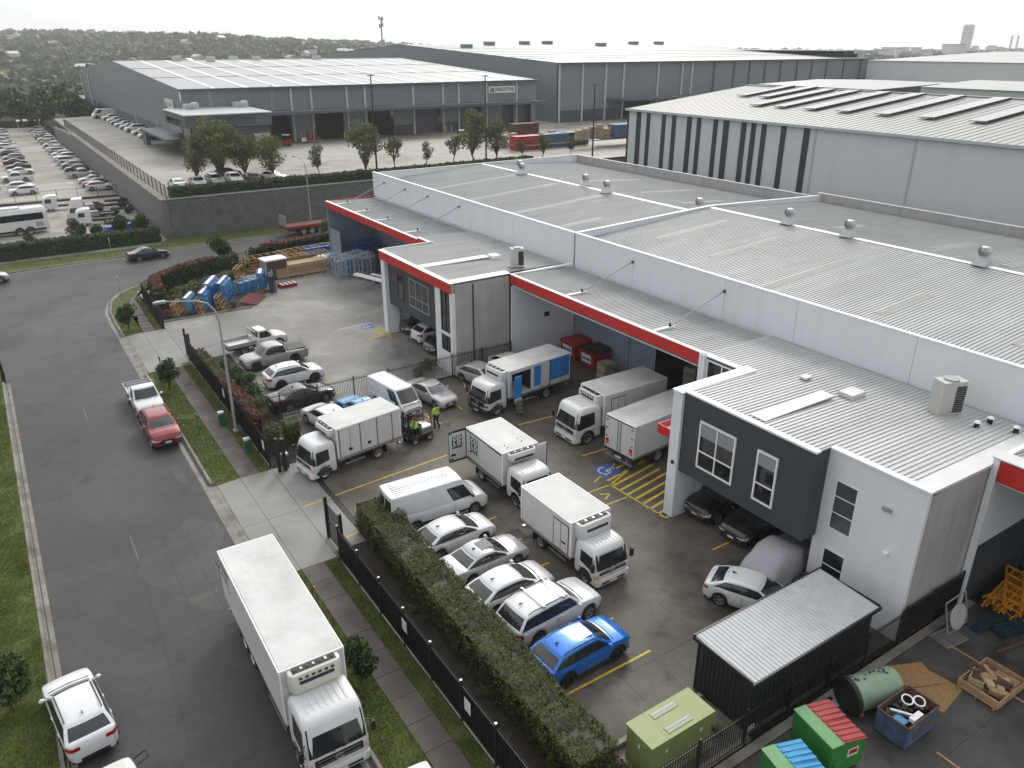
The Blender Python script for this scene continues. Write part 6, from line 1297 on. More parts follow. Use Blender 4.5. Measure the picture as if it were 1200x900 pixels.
s2 = lp(B().box(34.7, 34.8, 176, 184, 11.6, 13.8), 'sign_board', 'plate'); B().poly([(34.68, 182.2, 11.9), (34.68, 183.6, 11.9), (34.68, 183.0, 13.3), (34.68, 182.7, 13.3)]).build('logo', 'print_black', s2); text_obj('LIVINGSTONE', 1.0, 'grey_pipe', s2, face((34.67, 179.2, 12.8), (-1, 0, 0)), 'lettering', 0, .72)
# second, taller warehouse behind
w2 = thing('warehouse', 'tall grey warehouse with pale roof rising behind the sign warehouse', 'warehouse', (195, 175, 5)); lp2 = lambda *a, **k: loc_part(w2, *a, **k)
lp2(B().box(129.4, 262, 174.3, 174.7, 8.0, 19.6), 'front_wall', 'wh_wall'); lp2(B().box(129.4, 262, 174.25, 174.6, 5, 7.99), 'front_base', 'dark_clad'); lp2(B().poly([(129.4, 174.3, 4), (129.4, 352, 4), (129.4, 352, 19.8), (129.4, 265, 24), (129.4, 174.3, 19.6)]), 'gable_wall', 'wh_wall')
pitched(w2, 129.2, 262, 174.3, 265, 352, 19.7, 24.05, 'wh_roof'); lp2(B().box(129, 262.3, 173.3, 173.7, 19.45, 19.75), 'gutter', 'wh_wall_dark')
lp2(B().box(262, 268, 185, 240, 5, 22.0), 'end_bay', 'wh_wall_dark'); lp2(B().box(250, 275, 178, 260, 21.9, 22.2), 'end_roof', 'wh_roof')
for x in (129.7, 137.3, 145.2, 151.5, 164.2, 173.5, 177.3, 186.5, 195, 201.8, 208.9, 216.2, 224.1, 231.4, 239, 248.1, 257.2): lp2(B().box(x - .25, x + .25, 174.0, 174.28, 5, 19.4), 'downpipe', 'wh_pipe' if x < 180 else 'wh_wall_dark')
lp2(B().box(146, 192, 168, 174.2, 10.1, 10.6), 'awning', 'wh_wall_dark'); lp2(B().box(152, 161.5, 174.1, 174.24, 5, 9.6), 'loading_door', 'dark_void')
for k in range(9): y = 190 + 8 * k; z = lerp(19.7, 24, (y - 174) / 91); lp2(B().box(130, 262, y, y + .3, z + .05, z + .14), 'sheet_lap', 'wh_skylight')
for x, y in ((140, 240), (160, 258), (178, 262), (190, 264), (205, 250), (232, 262), (246, 262)): lp2(B().box(x, x + 3, y, y + 3, lerp(19.7, 24, (y - 174) / 91), lerp(19.7, 24, (y - 174) / 91) + 1.3), 'roof_vent', 'wh_wall')
nb = lp2(B().box(267, 268.3, 183.4, 184.9, 14, 21), 'number_panel', 'dark_clad'); text_obj('2', 4.2, 'print_white', nb, face((267.6, 183.3, 17.5), (0, -1, 0)), 'lettering', .05)
# striped warehouse on the right with solar rows
w3 = thing('warehouse', 'pale warehouse with navy vertical stripes and solar panels on its roof', 'warehouse', (80, 60, 0)); lp3 = lambda *a, **k: loc_part(w3, *a, **k)
js = [90.3, 81.5, 69.4, 58.4, 46.4, 34, 22, 10, -4]
for i in range(len(js) - 1): lp3(B().box(80, 80.25, js[i + 1] + .05, js[i] - .05, -.5, 15.4), 'wall_panel', 'wh3_wall'); lp3(B().box(79.93, 79.99, js[i + 1] - .12, js[i + 1] + .12, 0, 15.35), 'panel_joint', 'wh_pipe')
st = [88.6, 87.7, 86.5, 85.8, 83.4, 82.7, 81.4, 80.7, 78.6, 77.8, 76.8, 76.1, 73.9, 73.2, 72.2, 71.3, 69.2, 68.5, 67.7, 67.0, 66.1, 65.4, 63.2, 62.5, 60.0, 59.2]
for k in range(0, len(st), 2): lp3(B().box(79.9, 79.985, st[k + 1], st[k], 0, 15.3), 'stripe', 'wh3_stripe')
lp3(B().box(79.95, 80.5, 90.35, 90.6, -.5, 15.4), 'corner_panel', 'wh3_stripe'); lp3(B().poly([(80.2, 90.4, 0), (130, 90.4, 0), (130, 90.4, 15.4), (105, 90.4, 17.9), (80.2, 90.4, 15.4)]), 'end_wall', 'wh_wall_dark')
lp3(ribbed(79.7, 15.5, 105, 18.0, -4, 90.6, .86, .05), 'roof', 'wh3_roof'); lp3(ribbed(130, 15.5, 105.05, 18.0, -4, 90.6, 1.7, .05), 'roof', 'wh3_roof')
lp3(B().box(79.5, 79.68, -4, 90.7, 15.25, 15.55), 'gutter', 'wh_pipe'); lp3(B().box(104.6, 105.4, -4, 90.6, 18.0, 18.12), 'ridge_cap', 'wh3_roof')
pm_ = B().add([(0, 0, 0), (1.0, 0, 0), (1.0, 1.9, 0), (0, 1.9, 0), (0, 0, .05), (1.0, 0, .05), (1.0, 1.9, .05), (0, 1.9, .05)], [(3, 2, 1, 0), (4, 5, 6, 7), (0, 1, 5, 4), (1, 2, 6, 5), (2, 3, 7, 6), (3, 0, 4, 7)]).mesh('solar_panel')
for k, y in enumerate([81.5, 77.5, 73.6, 69.6, 65, 60.2, 55, 49.6, 44, 38.4]):
    n = 10 if k < 2 else 15; x0 = 94.5 if k < 2 else 88.2
    t = thing('solar_array', f'tilted row of dark solar panels on the striped warehouse roof, {ORD[k]} from the far end', 'solar panels', (x0, y, 15.55 + (x0 - 79.7) * .0988), 0, 'solar rows on the striped warehouse')
    for j in range(n):
        o = put('solar_panel', pm_, 'solar', t, (j * 1.05, 0, .27 + j * 1.05 * .0988)); o.rotation_euler = (R(-2), R(-5.6), 0)
    fr = B()
    for j in range(0, n + 1, 2): zb = j * 1.05 * .0988; fr.bar((j * 1.05, .03, zb), (j * 1.05, .03, zb + .25), .05); fr.bar((j * 1.05, .03, zb + .24), (j * 1.05, 1.8, zb + .18), .05)
    fr.build('mounting_frame', 'galv', t)
    B().add([(0, -.02, .05), (n * 1.05, -.02, .05 + n * 1.05 * .0988), (n * 1.05, -.02, .26 + n * 1.05 * .0988), (0, -.02, .26)], [(0, 1, 2, 3)]).build('dark_gap_strip', 'trim', t)  # added dark strip; shade of the gap under the panels put into colour
# buildings beyond it
def shed_far(label, x0, x1, y0, y1, z0, ze, zr, wm='wh_wall', rm='wh_roof'):
    t = thing('warehouse', label, 'warehouse', ((x0 + x1) / 2, y0, z0)); q = lambda *a: loc_part(t, *a); xm = (x0 + x1) / 2
    q(B().box(x0, x1, y0, y1, z0, ze), 'wall', wm); q(B().poly([(x0 - .5, y0 - .5, ze + .1), (xm, y0 - .5, zr), (xm, y1, zr), (x0 - .5, y1, ze + .1)]), 'roof', rm); q(B().poly([(xm, y0 - .5, zr), (x1 + .5, y0 - .5, ze + .1), (x1 + .5, y1, ze + .1), (xm, y1, zr)]), 'roof', rm)
    q(B().poly([(x0, y0 - .02, ze), (x1, y0 - .02, ze), (xm, y0 - .02, zr - .1)]), 'gable', wm); return t
shed_far('long pale grey shed at the far right behind the striped warehouse', 258, 420, 20, 172, 0, 19.0, 21.5, 'wh3_wall', 'wh3_roof')
shed_far('low white shed just beyond the solar roof at the right edge', 172, 215, 40, 101, 0, 15.6, 16.6, 'wh3_wall', 'wh3_roof')
shed_far('dark low roof with pipes beyond the solar roof', 160, 205, 104, 135, 0, 15.2, 15.9, 'wh_wall_dark', 'wh_roof')
# ------------------------------------------------------------------ poles
def floodpole(label, x, y, z, h, heads=2, m='black_steel'):
    t = thing('floodlight_pole', label, 'light pole', (x, y, z), 20); B().cyl((0, 0, 0), (0, 0, h), .16, .09, 10).build('pole', m, t)
    for k in range(heads): s_ = -1 if k else 1; B().box(s_ * .2 - .35, s_ * .2 + .35, -.2, .2, h, h + .14).build('floodlight', m, t)
floodpole('tall dark floodlight pole behind the leafy tree in the upper yard', 52.8, 119.4, 5, 14.6); floodpole('tall dark floodlight pole below the company sign', 75.4, 122.6, 5, 14.0); floodpole('dark floodlight pole with three heads left of the striped warehouse', 94.9, 116.7, 5, 12.4, 2)
def street_lamp(label, x, y, rz, h, arm, m='grey_pipe'):
    t = thing('street_lamp', label, 'street lamp', (x, y, 0), rz); B().tube([(0, 0, 0), (0, 0, h - 1.6)], [.1, .065], 10).build('pole', m, t); B().cyl((0, 0, 0), (0, 0, .12), .2).build('base_plate', m, t)
    B().tube([(-arm * .0, 0, h - 1.6), (-arm * .05, 0, h - .8), (-arm * .18, 0, h - .25), (-arm * .38, 0, h), (-arm, 0, h + .28)], [.065, .06, .05, .045, .04], 8).build('arm', m, t)
    B().loft([rrect(-arm - .75, -arm, .13, h + .2, .05, .1), rrect(-arm - .75, -arm, .15, h + .32, .05, .12), rrect(-arm - .6, -arm - .05, .09, h + .38, .04, .06)]).build('lamp_head', 'rim', t)
street_lamp('curved grey street lamp leaning over the road from the footpath', 10.42, 49.7, 0, 9.35, 2.9); street_lamp('curved street lamp on the far verge before the block wall', 37.7, 109.5, -80, 9.2, 2.6)
for nm, lab, x, y, h, m in (('street_sign', 'small dark sign post by the far driveway', 8.3, 63.0, 1.5, 'black_steel'), ('street_sign', 'slim post at the corner of the cross road', 9.2, 88.6, 1.8, 'galv'), ('street_sign', 'slim green marker post on the near verge', 8.2, 50.5, 1.5, 'kiosk_green'), ('marker_post', 'orange-topped marker post between truck and footpath', 8.5, 29.4, 1.1, 'galv'), ('marker_post', 'orange stake on the left verge', -3.9, 32.0, 1.0, 'orange_steel'), ('street_sign', 'white sign on a leaning post on the far verge', 11.0, 106.6, 2.2, 'galv')):
    t = thing(nm, lab, 'sign post', (x, y, 0)); B().cyl((0, 0, 0), (0, 0, h), .035, n=8).build('post', m, t); B().box(-.03, .03, -.16 if 'sign' in nm else -.05, .16 if 'sign' in nm else .05, h - .35, h + .02).build('plate', 'orange_steel' if nm == 'marker_post' else ('plate' if 'white' in lab else m), t)
for lab, x, y in (('green service pillar beside the street lamp', 9.9, 51.2), ('green service pillar at the fence nearer the driveway', 10.25, 46.3), ('green service pillar inside the gate by the loaded truck', 11.6, 43.0)):
    t = thing('service_pillar', lab, 'service pillar', (x, y, 0)); B().loft([rrect(-.2, .2, .16, 0, .04, .04), rrect(-.2, .2, .16, .85, .04, .04)]).build('cabinet', 'kiosk_green', t, 40); B().loft([rrect(-.23, .23, .19, .86, .04, .04), rrect(-.2, .2, .15, .98, .05, .05)]).build('lid', 'rim', t, 40)
# lattice mast and distant skyline
t = thing('radio_mast', 'slim radio mast with antennas above the far roofs', 'mast', (323, 700, 0)); b = B()
for s_ in ((-.6, -.6), (.6, -.6), (.6, .6), (-.6, .6)): b.bar((s_[0], s_[1], 0), (s_[0] * .5, s_[1] * .5, 46), .3)
for k in range(15): b.bar((-.6, -.6, k * 3), (.5, .5, k * 3 + 3), .18)
b.build('mast', 'grey_pipe', t)
for z, dx in ((45, 1.6), (45.5, -1.8), (40, 1.2), (39, -1.4), (43, .4)): B().cyl((dx, 0, z - 1.5), (dx, 0, z + 1.5), .9, n=8).build('antenna', 'grey_pipe', t)
t = thing('tower_block', 'pale slender tower on the right horizon', 'tower', (1864, 1013, 0)); B().box(-8, 8, -8, 8, 0, 62).build('shaft', 'far_white', t); B().box(-7, 7, -7, 7, 62, 64).build('crown', 'far_white', t)
for k in range(12): B().box(-8.2, 8.2, -8.2, 8.2, 4 + 4.8 * k, 4.8 + 4.8 * k).build('floor_band', 'grey_pipe', t)
r0 = random.Random(77)
for k in range(46):
    az = R(r0.uniform(57, 70)); d = r0.uniform(1500, 2700); x, y = d * math.sin(az), d * math.cos(az); w, dp, h = r0.uniform(10, 36), r0.uniform(10, 20), r0.uniform(8, 20) * (1.3 if k % 6 == 0 else 1)
    t = thing('distant_building', f'small distant building on the right skyline, {ORD[k] if k < 40 else "beyond " + ORD[k - 40]} in the scattered row', 'building', (x, y, -1), r0.uniform(0, 90), 'distant skyline buildings')
    B().box(-w / 2, w / 2, -dp / 2, dp / 2, 0, h).build('wall', ('far_white', 'wh3_wall', 'concrete_panel')[k % 3], t); B().box(-w / 2 - .5, w / 2 + .5, -dp / 2 - .5, dp / 2 + .5, h, h + 1).build('roof', ('far_roof', 'wh_roof')[k % 2], t)
t = thing('power_pylon', 'faint lattice structures beside the pale tower on the horizon', 'pylon', (1900, 935, 0)); b = B()
for dx in (0, 26):
    for s_ in (-4, 4): b.bar((dx + s_, 0, 0), (dx + s_ * .3, 0, 42), 1.2)
    for k in range(5): b.bar((dx - 3, 0, 8 * k), (dx + 3, 0, 8 * k + 8), .9)
    b.bar((dx - 6, 0, 38), (dx + 6, 0, 38), 1.0)
b.build('lattice', 'grey_pipe', t)
# ------------------------------------------------------------------ near right: shed, cabinet, bins
t = thing('shed', 'black lean-to shed with pale ribbed roof behind the picket fence', 'shed', (23.2, 14.8, 0)); q = lambda *a: loc_part(t, *a)
q(ribbed(13.3, 2.58, 16.2, 2.72, 19.35, 27.05, .2, .03, 'y'), 'roof', 'shed_roof')
for (xa, xb, ya, yb) in ((19.5, 26.95, 13.45, 13.5), (19.5, 26.95, 16.0, 16.05), (19.5, 19.55, 13.5, 16.0), (26.9, 26.95, 13.5, 16.0)): q(B().box(xa, xb, ya, yb, 0, 2.56), 'wall', 'shed_wall')
for k in range(12): y = 13.6 + .2 * k; q(B().box(19.47, 19.499, y, y + .06, .02, 2.5), 'wall_rib', 'shed_wall')
for k in range(30): x = 19.6 + .245 * k; q(B().box(x, x + .07, 13.42, 13.449, .02, 2.5), 'wall_rib', 'shed_wall')
q(B().box(19.28, 27.12, 13.22, 13.3, 2.46, 2.6), 'gutter', 'black_steel'); q(B().box(19.28, 19.34, 13.3, 16.25, 2.5, 2.68), 'barge', 'black_steel'); q(B().box(27.06, 27.12, 13.3, 16.25, 2.5, 2.68), 'barge', 'black_steel'); q(B().box(19.28, 27.12, 16.2, 16.27, 2.6, 2.76), 'barge', 'black_steel')
q(B().cyl((19.52, 16.12, 0), (19.52, 16.12, 2.6), .045), 'downpipe', 'black_steel')
t = thing('transformer_cabinet', 'olive green electrical cabinet with vented lid behind the picket fence', 'cabinet', (16.3, 14.4, 0)); q = lambda *a: loc_part(t, *a)
q(B().box(14.85, 17.85, 13.75, 15.0, .1, 1.68), 'cabinet', 'box_green'); q(B().box(14.7, 18.0, 13.6, 15.1, 0, .1), 'plinth', 'kerb')
for xa, xb in ((14.8, 15.6), (15.605, 17.1), (17.105, 17.9)): q(B().box(xa, xb, 13.68, 15.06, 1.685, 1.78), 'lid', 'box_green')
for ya in (13.85, 14.6): v = q(B().box(15.75, 16.95, ya, ya + .3, 1.781, 1.8), 'vent', 'box_green'); q(B().box(15.8, 16.9, ya + .05, ya + .25, 1.801, 1.806), 'vent_slot', 'grey_pipe'); q(B().box(15.8, 16.9, ya + .13, ya + .16, 1.807, 1.815), 'vent_bar', 'box_green')
for x in (15.85, 16.85): q(B().box(x - .004, x + .004, 13.742, 13.749, .15, 1.6), 'door_seam', 'grey_pipe')
for x, y in ((15.6, 13.74), (17.3, 13.74)): q(B().box(x - .06, x + .06, y - .012, y, 1.1, 1.25), 'lock', 'flashing')
q(B().box(14.83, 14.848, 14.3, 14.4, 1.2, 1.32), 'notice', 'plate')
def lid_bin(label, x, y, rz, body, lidm, lightm, s=1.0):
    t = thing('waste_bin', label, 'bin', (x, y, 0), rz); L_, D, H = 1.9 * s, 1.5 * s, 1.5 * s    # lid slopes down to -y
    prof = [(-D / 2, .15), (D / 2, .15), (D / 2 + .05, H), (D * .2, H), (-D / 2 - .05, H * .84)]
    B().prism(prof, 'x', -L_ / 2, L_ / 2).build('body', body, t); B().box(-L_ / 2 - .02, L_ / 2 + .02, D * .18, D / 2 + .08, H, H + .05).build('top_plate', lightm, t)
    n = 2
    for k in range(n):
        xa = -L_ / 2 + L_ * k / n + .01; xb = xa + L_ / n - .02; l_ = B(); za, zb = H + .06, H * .86 + .04; dz = .07 if k == 1 else 0
        l_.add([(xa, D * .18, za), (xb, D * .18, za), (xb, -D / 2 - .1, zb + dz), (xa, -D / 2 - .1, zb), (xa, D * .18, za - .04), (xb, D * .18, za - .04), (xb, -D / 2 - .1, zb - .04 + dz), (xa, -D / 2 - .1, zb - .04)], [(0, 1, 2, 3), (7, 6, 5, 4), (0, 4, 5, 1), (1, 5, 6, 2), (2, 6, 7, 3), (3, 7, 4, 0)]); lo_ = l_.build('lid', lidm, t)
        for j in range(4): xx = lerp(xa, xb, (j + .5) / 4); B().add([(xx - .05, D * .16, za + .04), (xx + .05, D * .16, za + .04), (xx + .05, -D / 2 - .08, zb + .05 + dz * .6), (xx - .05, -D / 2 - .08, zb + .05 + dz * .6), (xx - .07, D * .16, za - .01), (xx + .07, D * .16, za - .01), (xx + .07, -D / 2 - .08, zb - .01), (xx - .07, -D / 2 - .08, zb - .01)], [(0, 1, 2, 3), (0, 4, 5, 1), (1, 5, 6, 2), (2, 6, 7, 3), (3, 7, 4, 0)]).build('lid_rib', lidm, lo_)
    B().box(-L_ / 2 - .012, -L_ / 2, -.5, .0, .75, 1.1).build('placard', 'plate', t); B().box(-L_ / 2 - .018, -L_ / 2 - .012, -.44, -.06, .86, 1.06).build('placard_print', 'bin_dred', t)
    B().box(-L_ / 2 - .08, -L_ / 2, .1, .6, .55, .67).box(L_ / 2, L_ / 2 + .08, .1, .5, .75, .87).build('lift_pocket', body, t)
    for xx in (-L_ * .4, L_ * .4):
        for yy in (-D * .38, D * .38): B().cyl((xx, yy - .03, .08), (xx, yy + .03, .08), .08, n=10).build('castor', 'tyre', t)
lid_bin('green steel waste bin with red ribbed lids beside the round tank', 21.2, 11.2, 80, 'bin_green', 'bin_red', 'bin_green_light')
lid_bin('green waste bin with bright blue lid at the bottom edge', 18.75, 10.65, 77, 'bin_green', 'bin_blue', 'bin_green_light')
t = thing('storage_tank', 'pale green cylindrical tank lying on its side with black end cap', 'tank', (24.6, 11.75, 0), -16)
B().cyl((-.95, 0, .72), (1.1, 0, .72), .68, n=28).build('drum', 'tank_green', t, 40); B().cyl((-1.1, 0, .72), (-.9, 0, .72), .74, n=28).build('end_cap', 'black_steel', t, 40); B().tube([(-1.02, .75 * math.cos(R(a_)), .72 + .75 * math.sin(R(a_))) for a_ in range(0, 361, 15)], .03, 6).build('rim_band', 'trim', t)
for x in (-.6, .7): B().box(x - .08, x + .08, -.5, .5, 0, .16).build('cradle', 'timber', t)
lf = B(); r0 = random.Random(4)
for cx, n in ((-.7, 5), (-.3, 3), (.15, 4), (.55, 7)):
    for k in range(n): a_ = R(70 + r0.uniform(-12, 22)); x = cx + r0.uniform(-.14, .14); rr = r0.uniform(.05, .1); lf.poly([(x + rr * math.cos(u) * r0.uniform(.7, 1), .695 * math.cos(a_ + rr * math.sin(u)), .72 + .695 * math.sin(a_ + rr * math.sin(u))) for u in [R(60 * i) for i in range(6)]])
lf.build('leaf_print', 'black_steel', t)
t = thing('skip_bin', 'weathered blue steel skip full of black scrap and white rings', 'skip', (24.6, 10.2, 0), 0); hx, hy, H = 1.0, .62, 1.15
B().loft([[(-hx * .92, -hy, .08), (hx * .92, -hy, .08), (hx * .92, hy, .08), (-hx * .92, hy, .08)], [(-hx, -hy, H), (hx, -hy, H), (hx, hy, H), (-hx, hy, H)]], True, False).build('shell', 'skip_blue', t); B().loft([[(-hx + .05, -hy + .05, H), (hx - .05, -hy + .05, H), (hx - .05, hy - .05, H), (-hx + .05, hy - .05, H)], [(-hx * .86, -hy + .06, .2), (hx * .86, -hy + .06, .2), (hx * .86, hy - .06, .2), (-hx * .86, hy - .06, .2)]], False, True).build('liner', 'rust', t)
rm_ = B()
for a_, c_ in (((-hx, -hy), (hx, -hy)), ((hx, -hy), (hx, hy)), ((hx, hy), (-hx, hy)), ((-hx, hy), (-hx, -hy))): rm_.bar((a_[0], a_[1], H), (c_[0], c_[1], H), .07)
rm_.build('rim', 'rust', t)
for k in range(4): B().box(-.5 + .33 * k, -.2 + .33 * k, -hy - .012, -hy - .002, .35 + .1 * (k % 2), .8).build('old_lettering', 'old_white_paint', t)
r0 = random.Random(8)
for k in range(26):
    o = thing if False else None
sc = B()
for k in range(30): x, y = r0.uniform(-.75, .75), r0.uniform(-.4, .4); sc.cbox((x, y, .75 + r0.uniform(0, .28)), (r0.uniform(.15, .4), r0.uniform(.1, .25), .12), r0.uniform(0, 3))
s_ = tag(sc.build('scrap_heap', 'print_black', None, loc=(24.6, 10.2, 0)), 'heap of black scrap lying in the blue skip', 'scrap'); stuff(s_); del s_['category']
for k, (x, y) in enumerate(((24.95, 10.45), (25.25, 10.15))):
    tag(B().tube([(x + .2 * math.cos(R(a_)), y + .2 * math.sin(R(a_)), 1.12 + .06 * math.sin(R(a_ + 40))) for a_ in range(0, 361, 24)], .03, 6).build('white_ring', 'white_trim'), ('white plastic ring on the scrap in the skip, farther of two', 'white plastic ring on the scrap in the skip, nearer of two')[k], 'ring')
tag(B().bar((24.0, 10.55, 1.1), (24.35, 9.85, 1.18), .06).build('white_batten', 'white_trim'), 'white batten lying across the scrap in the skip', 'batten'); tag(B().box(24.15, 24.75, 9.68, 9.9, 1.0, 1.16).build('white_box', 'white_trim'), 'small white carton at the near rim of the skip', 'carton')
tag(B().box(23.72, 24.1, 9.85, 10.3, .98, 1.04).build('blue_sheet', 'rack_lblue'), 'pale blue sheet in the corner of the skip', 'sheet')
tag(B().box(-.75, .75, -.62, .62, .02, .05).build('chipboard_sheet', 'osb', None, loc=(27.6, 11.55, 0), rot=R(-24)), 'orange-brown chipboard sheet lying behind the skip, upper of two', 'board')
o = tag(B().box(-.95, .95, -.65, .65, 0, .02).build('chipboard_sheet', 'osb', None, loc=(27.55, 10.55, .0), rot=R(8)), 'larger chipboard sheet flat on the ground between skip and crate', 'board'); bpy.data.objects['chipboard_sheet'].location.z = .02
t = thing('pallet_crate', 'open timber crate on a pallet holding offcuts', 'crate', (29.5, 9.45, 0), 0)
for k in range(7): B().box(-1.0 + .3 * k, -.85 + .3 * k, -.75, .75, .1, .13).build('deck_board', 'timber_pale', t)
for y in (-.7, 0, .66): B().box(-1.05, 1.05, y, y + .08, 0, .1).build('runner', 'timber', t)
for (xa, xb, ya, yb) in ((-1.05, 1.05, -.8, -.76), (-1.05, 1.05, .76, .8), (-1.09, -1.05, -.8, .8), (1.05, 1.09, -.8, .8)): B().box(xa, xb, ya, yb, .13, .5).build('side_board', 'timber', t)
r0 = random.Random(6)
for k in range(9): tag(B().cbox((0, 0, .2), (r0.uniform(.3, .8), r0.uniform(.1, .3), r0.uniform(.1, .3)), 0).build('timber_offcut', ('timber', 'timber_pale', 'rust')[k % 3], None, loc=(29.5 + r0.uniform(-.7, .7), 9.45 + r0.uniform(-.45, .45), .12 + .05 * (k % 4)), rot=r0.uniform(0, 3)), f'timber offcut in the open pallet crate, {ORD[k]} of the jumble', 'offcut', 'offcuts in the crate')
t = thing('small_crate', 'small wooden crate standing in the larger pallet crate', 'crate', (29.2, 9.85, .14), 12)
for (xa, xb, ya, yb) in ((-.35, .35, -.28, -.25), (-.35, .35, .25, .28), (-.35, -.32, -.25, .25), (.32, .35, -.25, .25)):
    for z in (.05, .25): B().box(xa, xb, ya, yb, z, z + .15).build('slat', 'timber_pale', t)
tag(B().tube([(29.5 + .22 * math.cos(R(a_)), 10.15 + .22 * math.sin(R(a_)), .56) for a_ in range(0, 361, 24)], .06, 6).build('reel', 'rust'), 'reddish reel resting on the back edge of the pallet crate', 'reel')
t = thing('slatted_pallet', 'small slatted pallet leaning inside the timber crate', 'pallet', (30.0, 9.2, .3), 5)
for k in range(7): o = B().box(-.4 + .12 * k, -.33 + .12 * k, -.45, .45, .05, .08).build('slat', 'timber', t)
for y in (-.4, .35): B().box(-.4, .42, y, y + .06, 0, .05).build('runner', 'timber', t)
t = thing('leaning_table_top', 'round grey table top leaning on a square steel frame at the fence', 'table top', (31.9, 12.1, .01), 0); t.scale = (1.15, 1, 1.15)
a_ = R(62); ca, sa = math.cos(a_), math.sin(a_)
def tilt(u, v, d=0): return (u, v * ca * .6 - d, v * sa)
B().loft([[tilt(.56 * math.cos(R(k)), .6 + .56 * math.sin(R(k)), .04) for k in range(0, 360, 15)], [tilt(.56 * math.cos(R(k)), .6 + .56 * math.sin(R(k)), .08) for k in range(0, 360, 15)]]).build('disc', 'shed_roof', t)
fr = B(); cs = [tilt(-.7, .05), tilt(.7, .05), tilt(.7, 1.45), tilt(-.7, 1.45)]
for k in range(4): fr.bar(cs[k], cs[(k + 1) % 4], .05)
fr.build('frame', 'galv', t)
t = thing('steel_grate', 'flat galvanised grate on the ground below the round table top', 'grate', (31.0, 12.0, 0), -8); fr = B()
for k in range(14): fr.bar((-.65 + .1 * k, -.45, .03), (-.65 + .1 * k, .45, .03), .03)
for y in (-.45, .45): fr.bar((-.68, y, .03), (.68, y, .03), .04)
fr.build('bars', 'galv', t)
t = thing('steel_rack_stack', 'heap of orange steel racking frames at the right edge', 'racking', (35.6, 11.5, 0), 8); r0 = random.Random(3)
for k in range(16):
    z = .1 + .06 * k; y = r0.uniform(-.5, .5); an = r0.uniform(-.35, .35); fr = B(); c, s_ = math.cos(an), math.sin(an)
    for d in (-.35, .35): fr.bar((-1.6 * c - d * s_, -1.6 * s_ + d * c + y, z), (1.6 * c - d * s_, 1.6 * s_ + d * c + y, z), .07)
    for j in range(5): u = -1.4 + .7 * j; fr.bar((u * c + .35 * s_, u * s_ - .35 * c + y, z), ((u + .35) * c - .35 * s_, (u + .35) * s_ + .35 * c + y, z), .045)
    fr.build('frame', 'orange_steel', t)
for k, (x, y, l_, w, h, rz, nm, lab) in enumerate([(33.6, 11.4, 2.6, .5, .35, -8, 'steel_bundle', 'dark steel bundle on the ground left of the orange racking'), (34.3, 10.6, 2.8, .6, .4, -12, 'steel_bundle', 'second dark steel bundle just in front of the orange racking'), (34.6, 9.2, 2.2, 1.2, .7, 10, 'steel_cage', 'dark open steel cage in front of the orange racking'), (36.4, 8.2, 2.0, 1.4, .9, 0, 'steel_cage', 'larger dark steel cage at the right edge of the yard')]):
    t = thing(nm, lab, nm.split('_')[1], (x, y, 0), rz)
    if 'bundle' in nm:
        for j in range(6): B().box(-l_ / 2, l_ / 2, -w / 2 + w * j / 6, -w / 2 + w * (j + .8) / 6, .05, .05 + h * (.6 + .08 * (j % 3))).build('bar', 'rack_dark', t)
    else:
        fr = B()
        for z in (.06, h * .5, h):
            for (a_, c_) in (((-l_ / 2, -w / 2), (l_ / 2, -w / 2)), ((l_ / 2, -w / 2), (l_ / 2, w / 2)), ((l_ / 2, w / 2), (-l_ / 2, w / 2)), ((-l_ / 2, w / 2), (-l_ / 2, -w / 2))): fr.bar((a_[0], a_[1], z), (c_[0], c_[1], z), .05)
        for sx in (-1, 0, 1):
            for sy in (-1, 1): fr.bar((sx * l_ / 2, sy * w / 2, 0), (sx * l_ / 2, sy * w / 2, h), .06)
        fr.build('frame', 'rack_dark', t); B().box(-l_ / 2 + .05, l_ / 2 - .05, -w / 2 + .05, w / 2 - .05, .08, .14).build('floor', 'rack_dark', t)
tag(B().bar((31.8, 10.3, .08), (34.6, 9.7, .2), .1).build('rusty_beam', 'rust'), 'rusty beam lying beside the dark steel cage', 'beam')
tag(B().bar((32.6, 11.9, .05), (33.1, 11.7, .05), .08).build('timber_batten', 'timber_pale'), 'short pale batten on the ground beyond the grate', 'batten')
tag(B().box(26.9, 27.3, 11.75, 12.3, 0, .08).box(26.5, 26.9, 11.9, 12.4, 0, .05).build('flat_sheets', 'shed_roof', None, loc=(-3.2, .35, 0)), 'pale flat sheets behind the green tank', 'sheets')
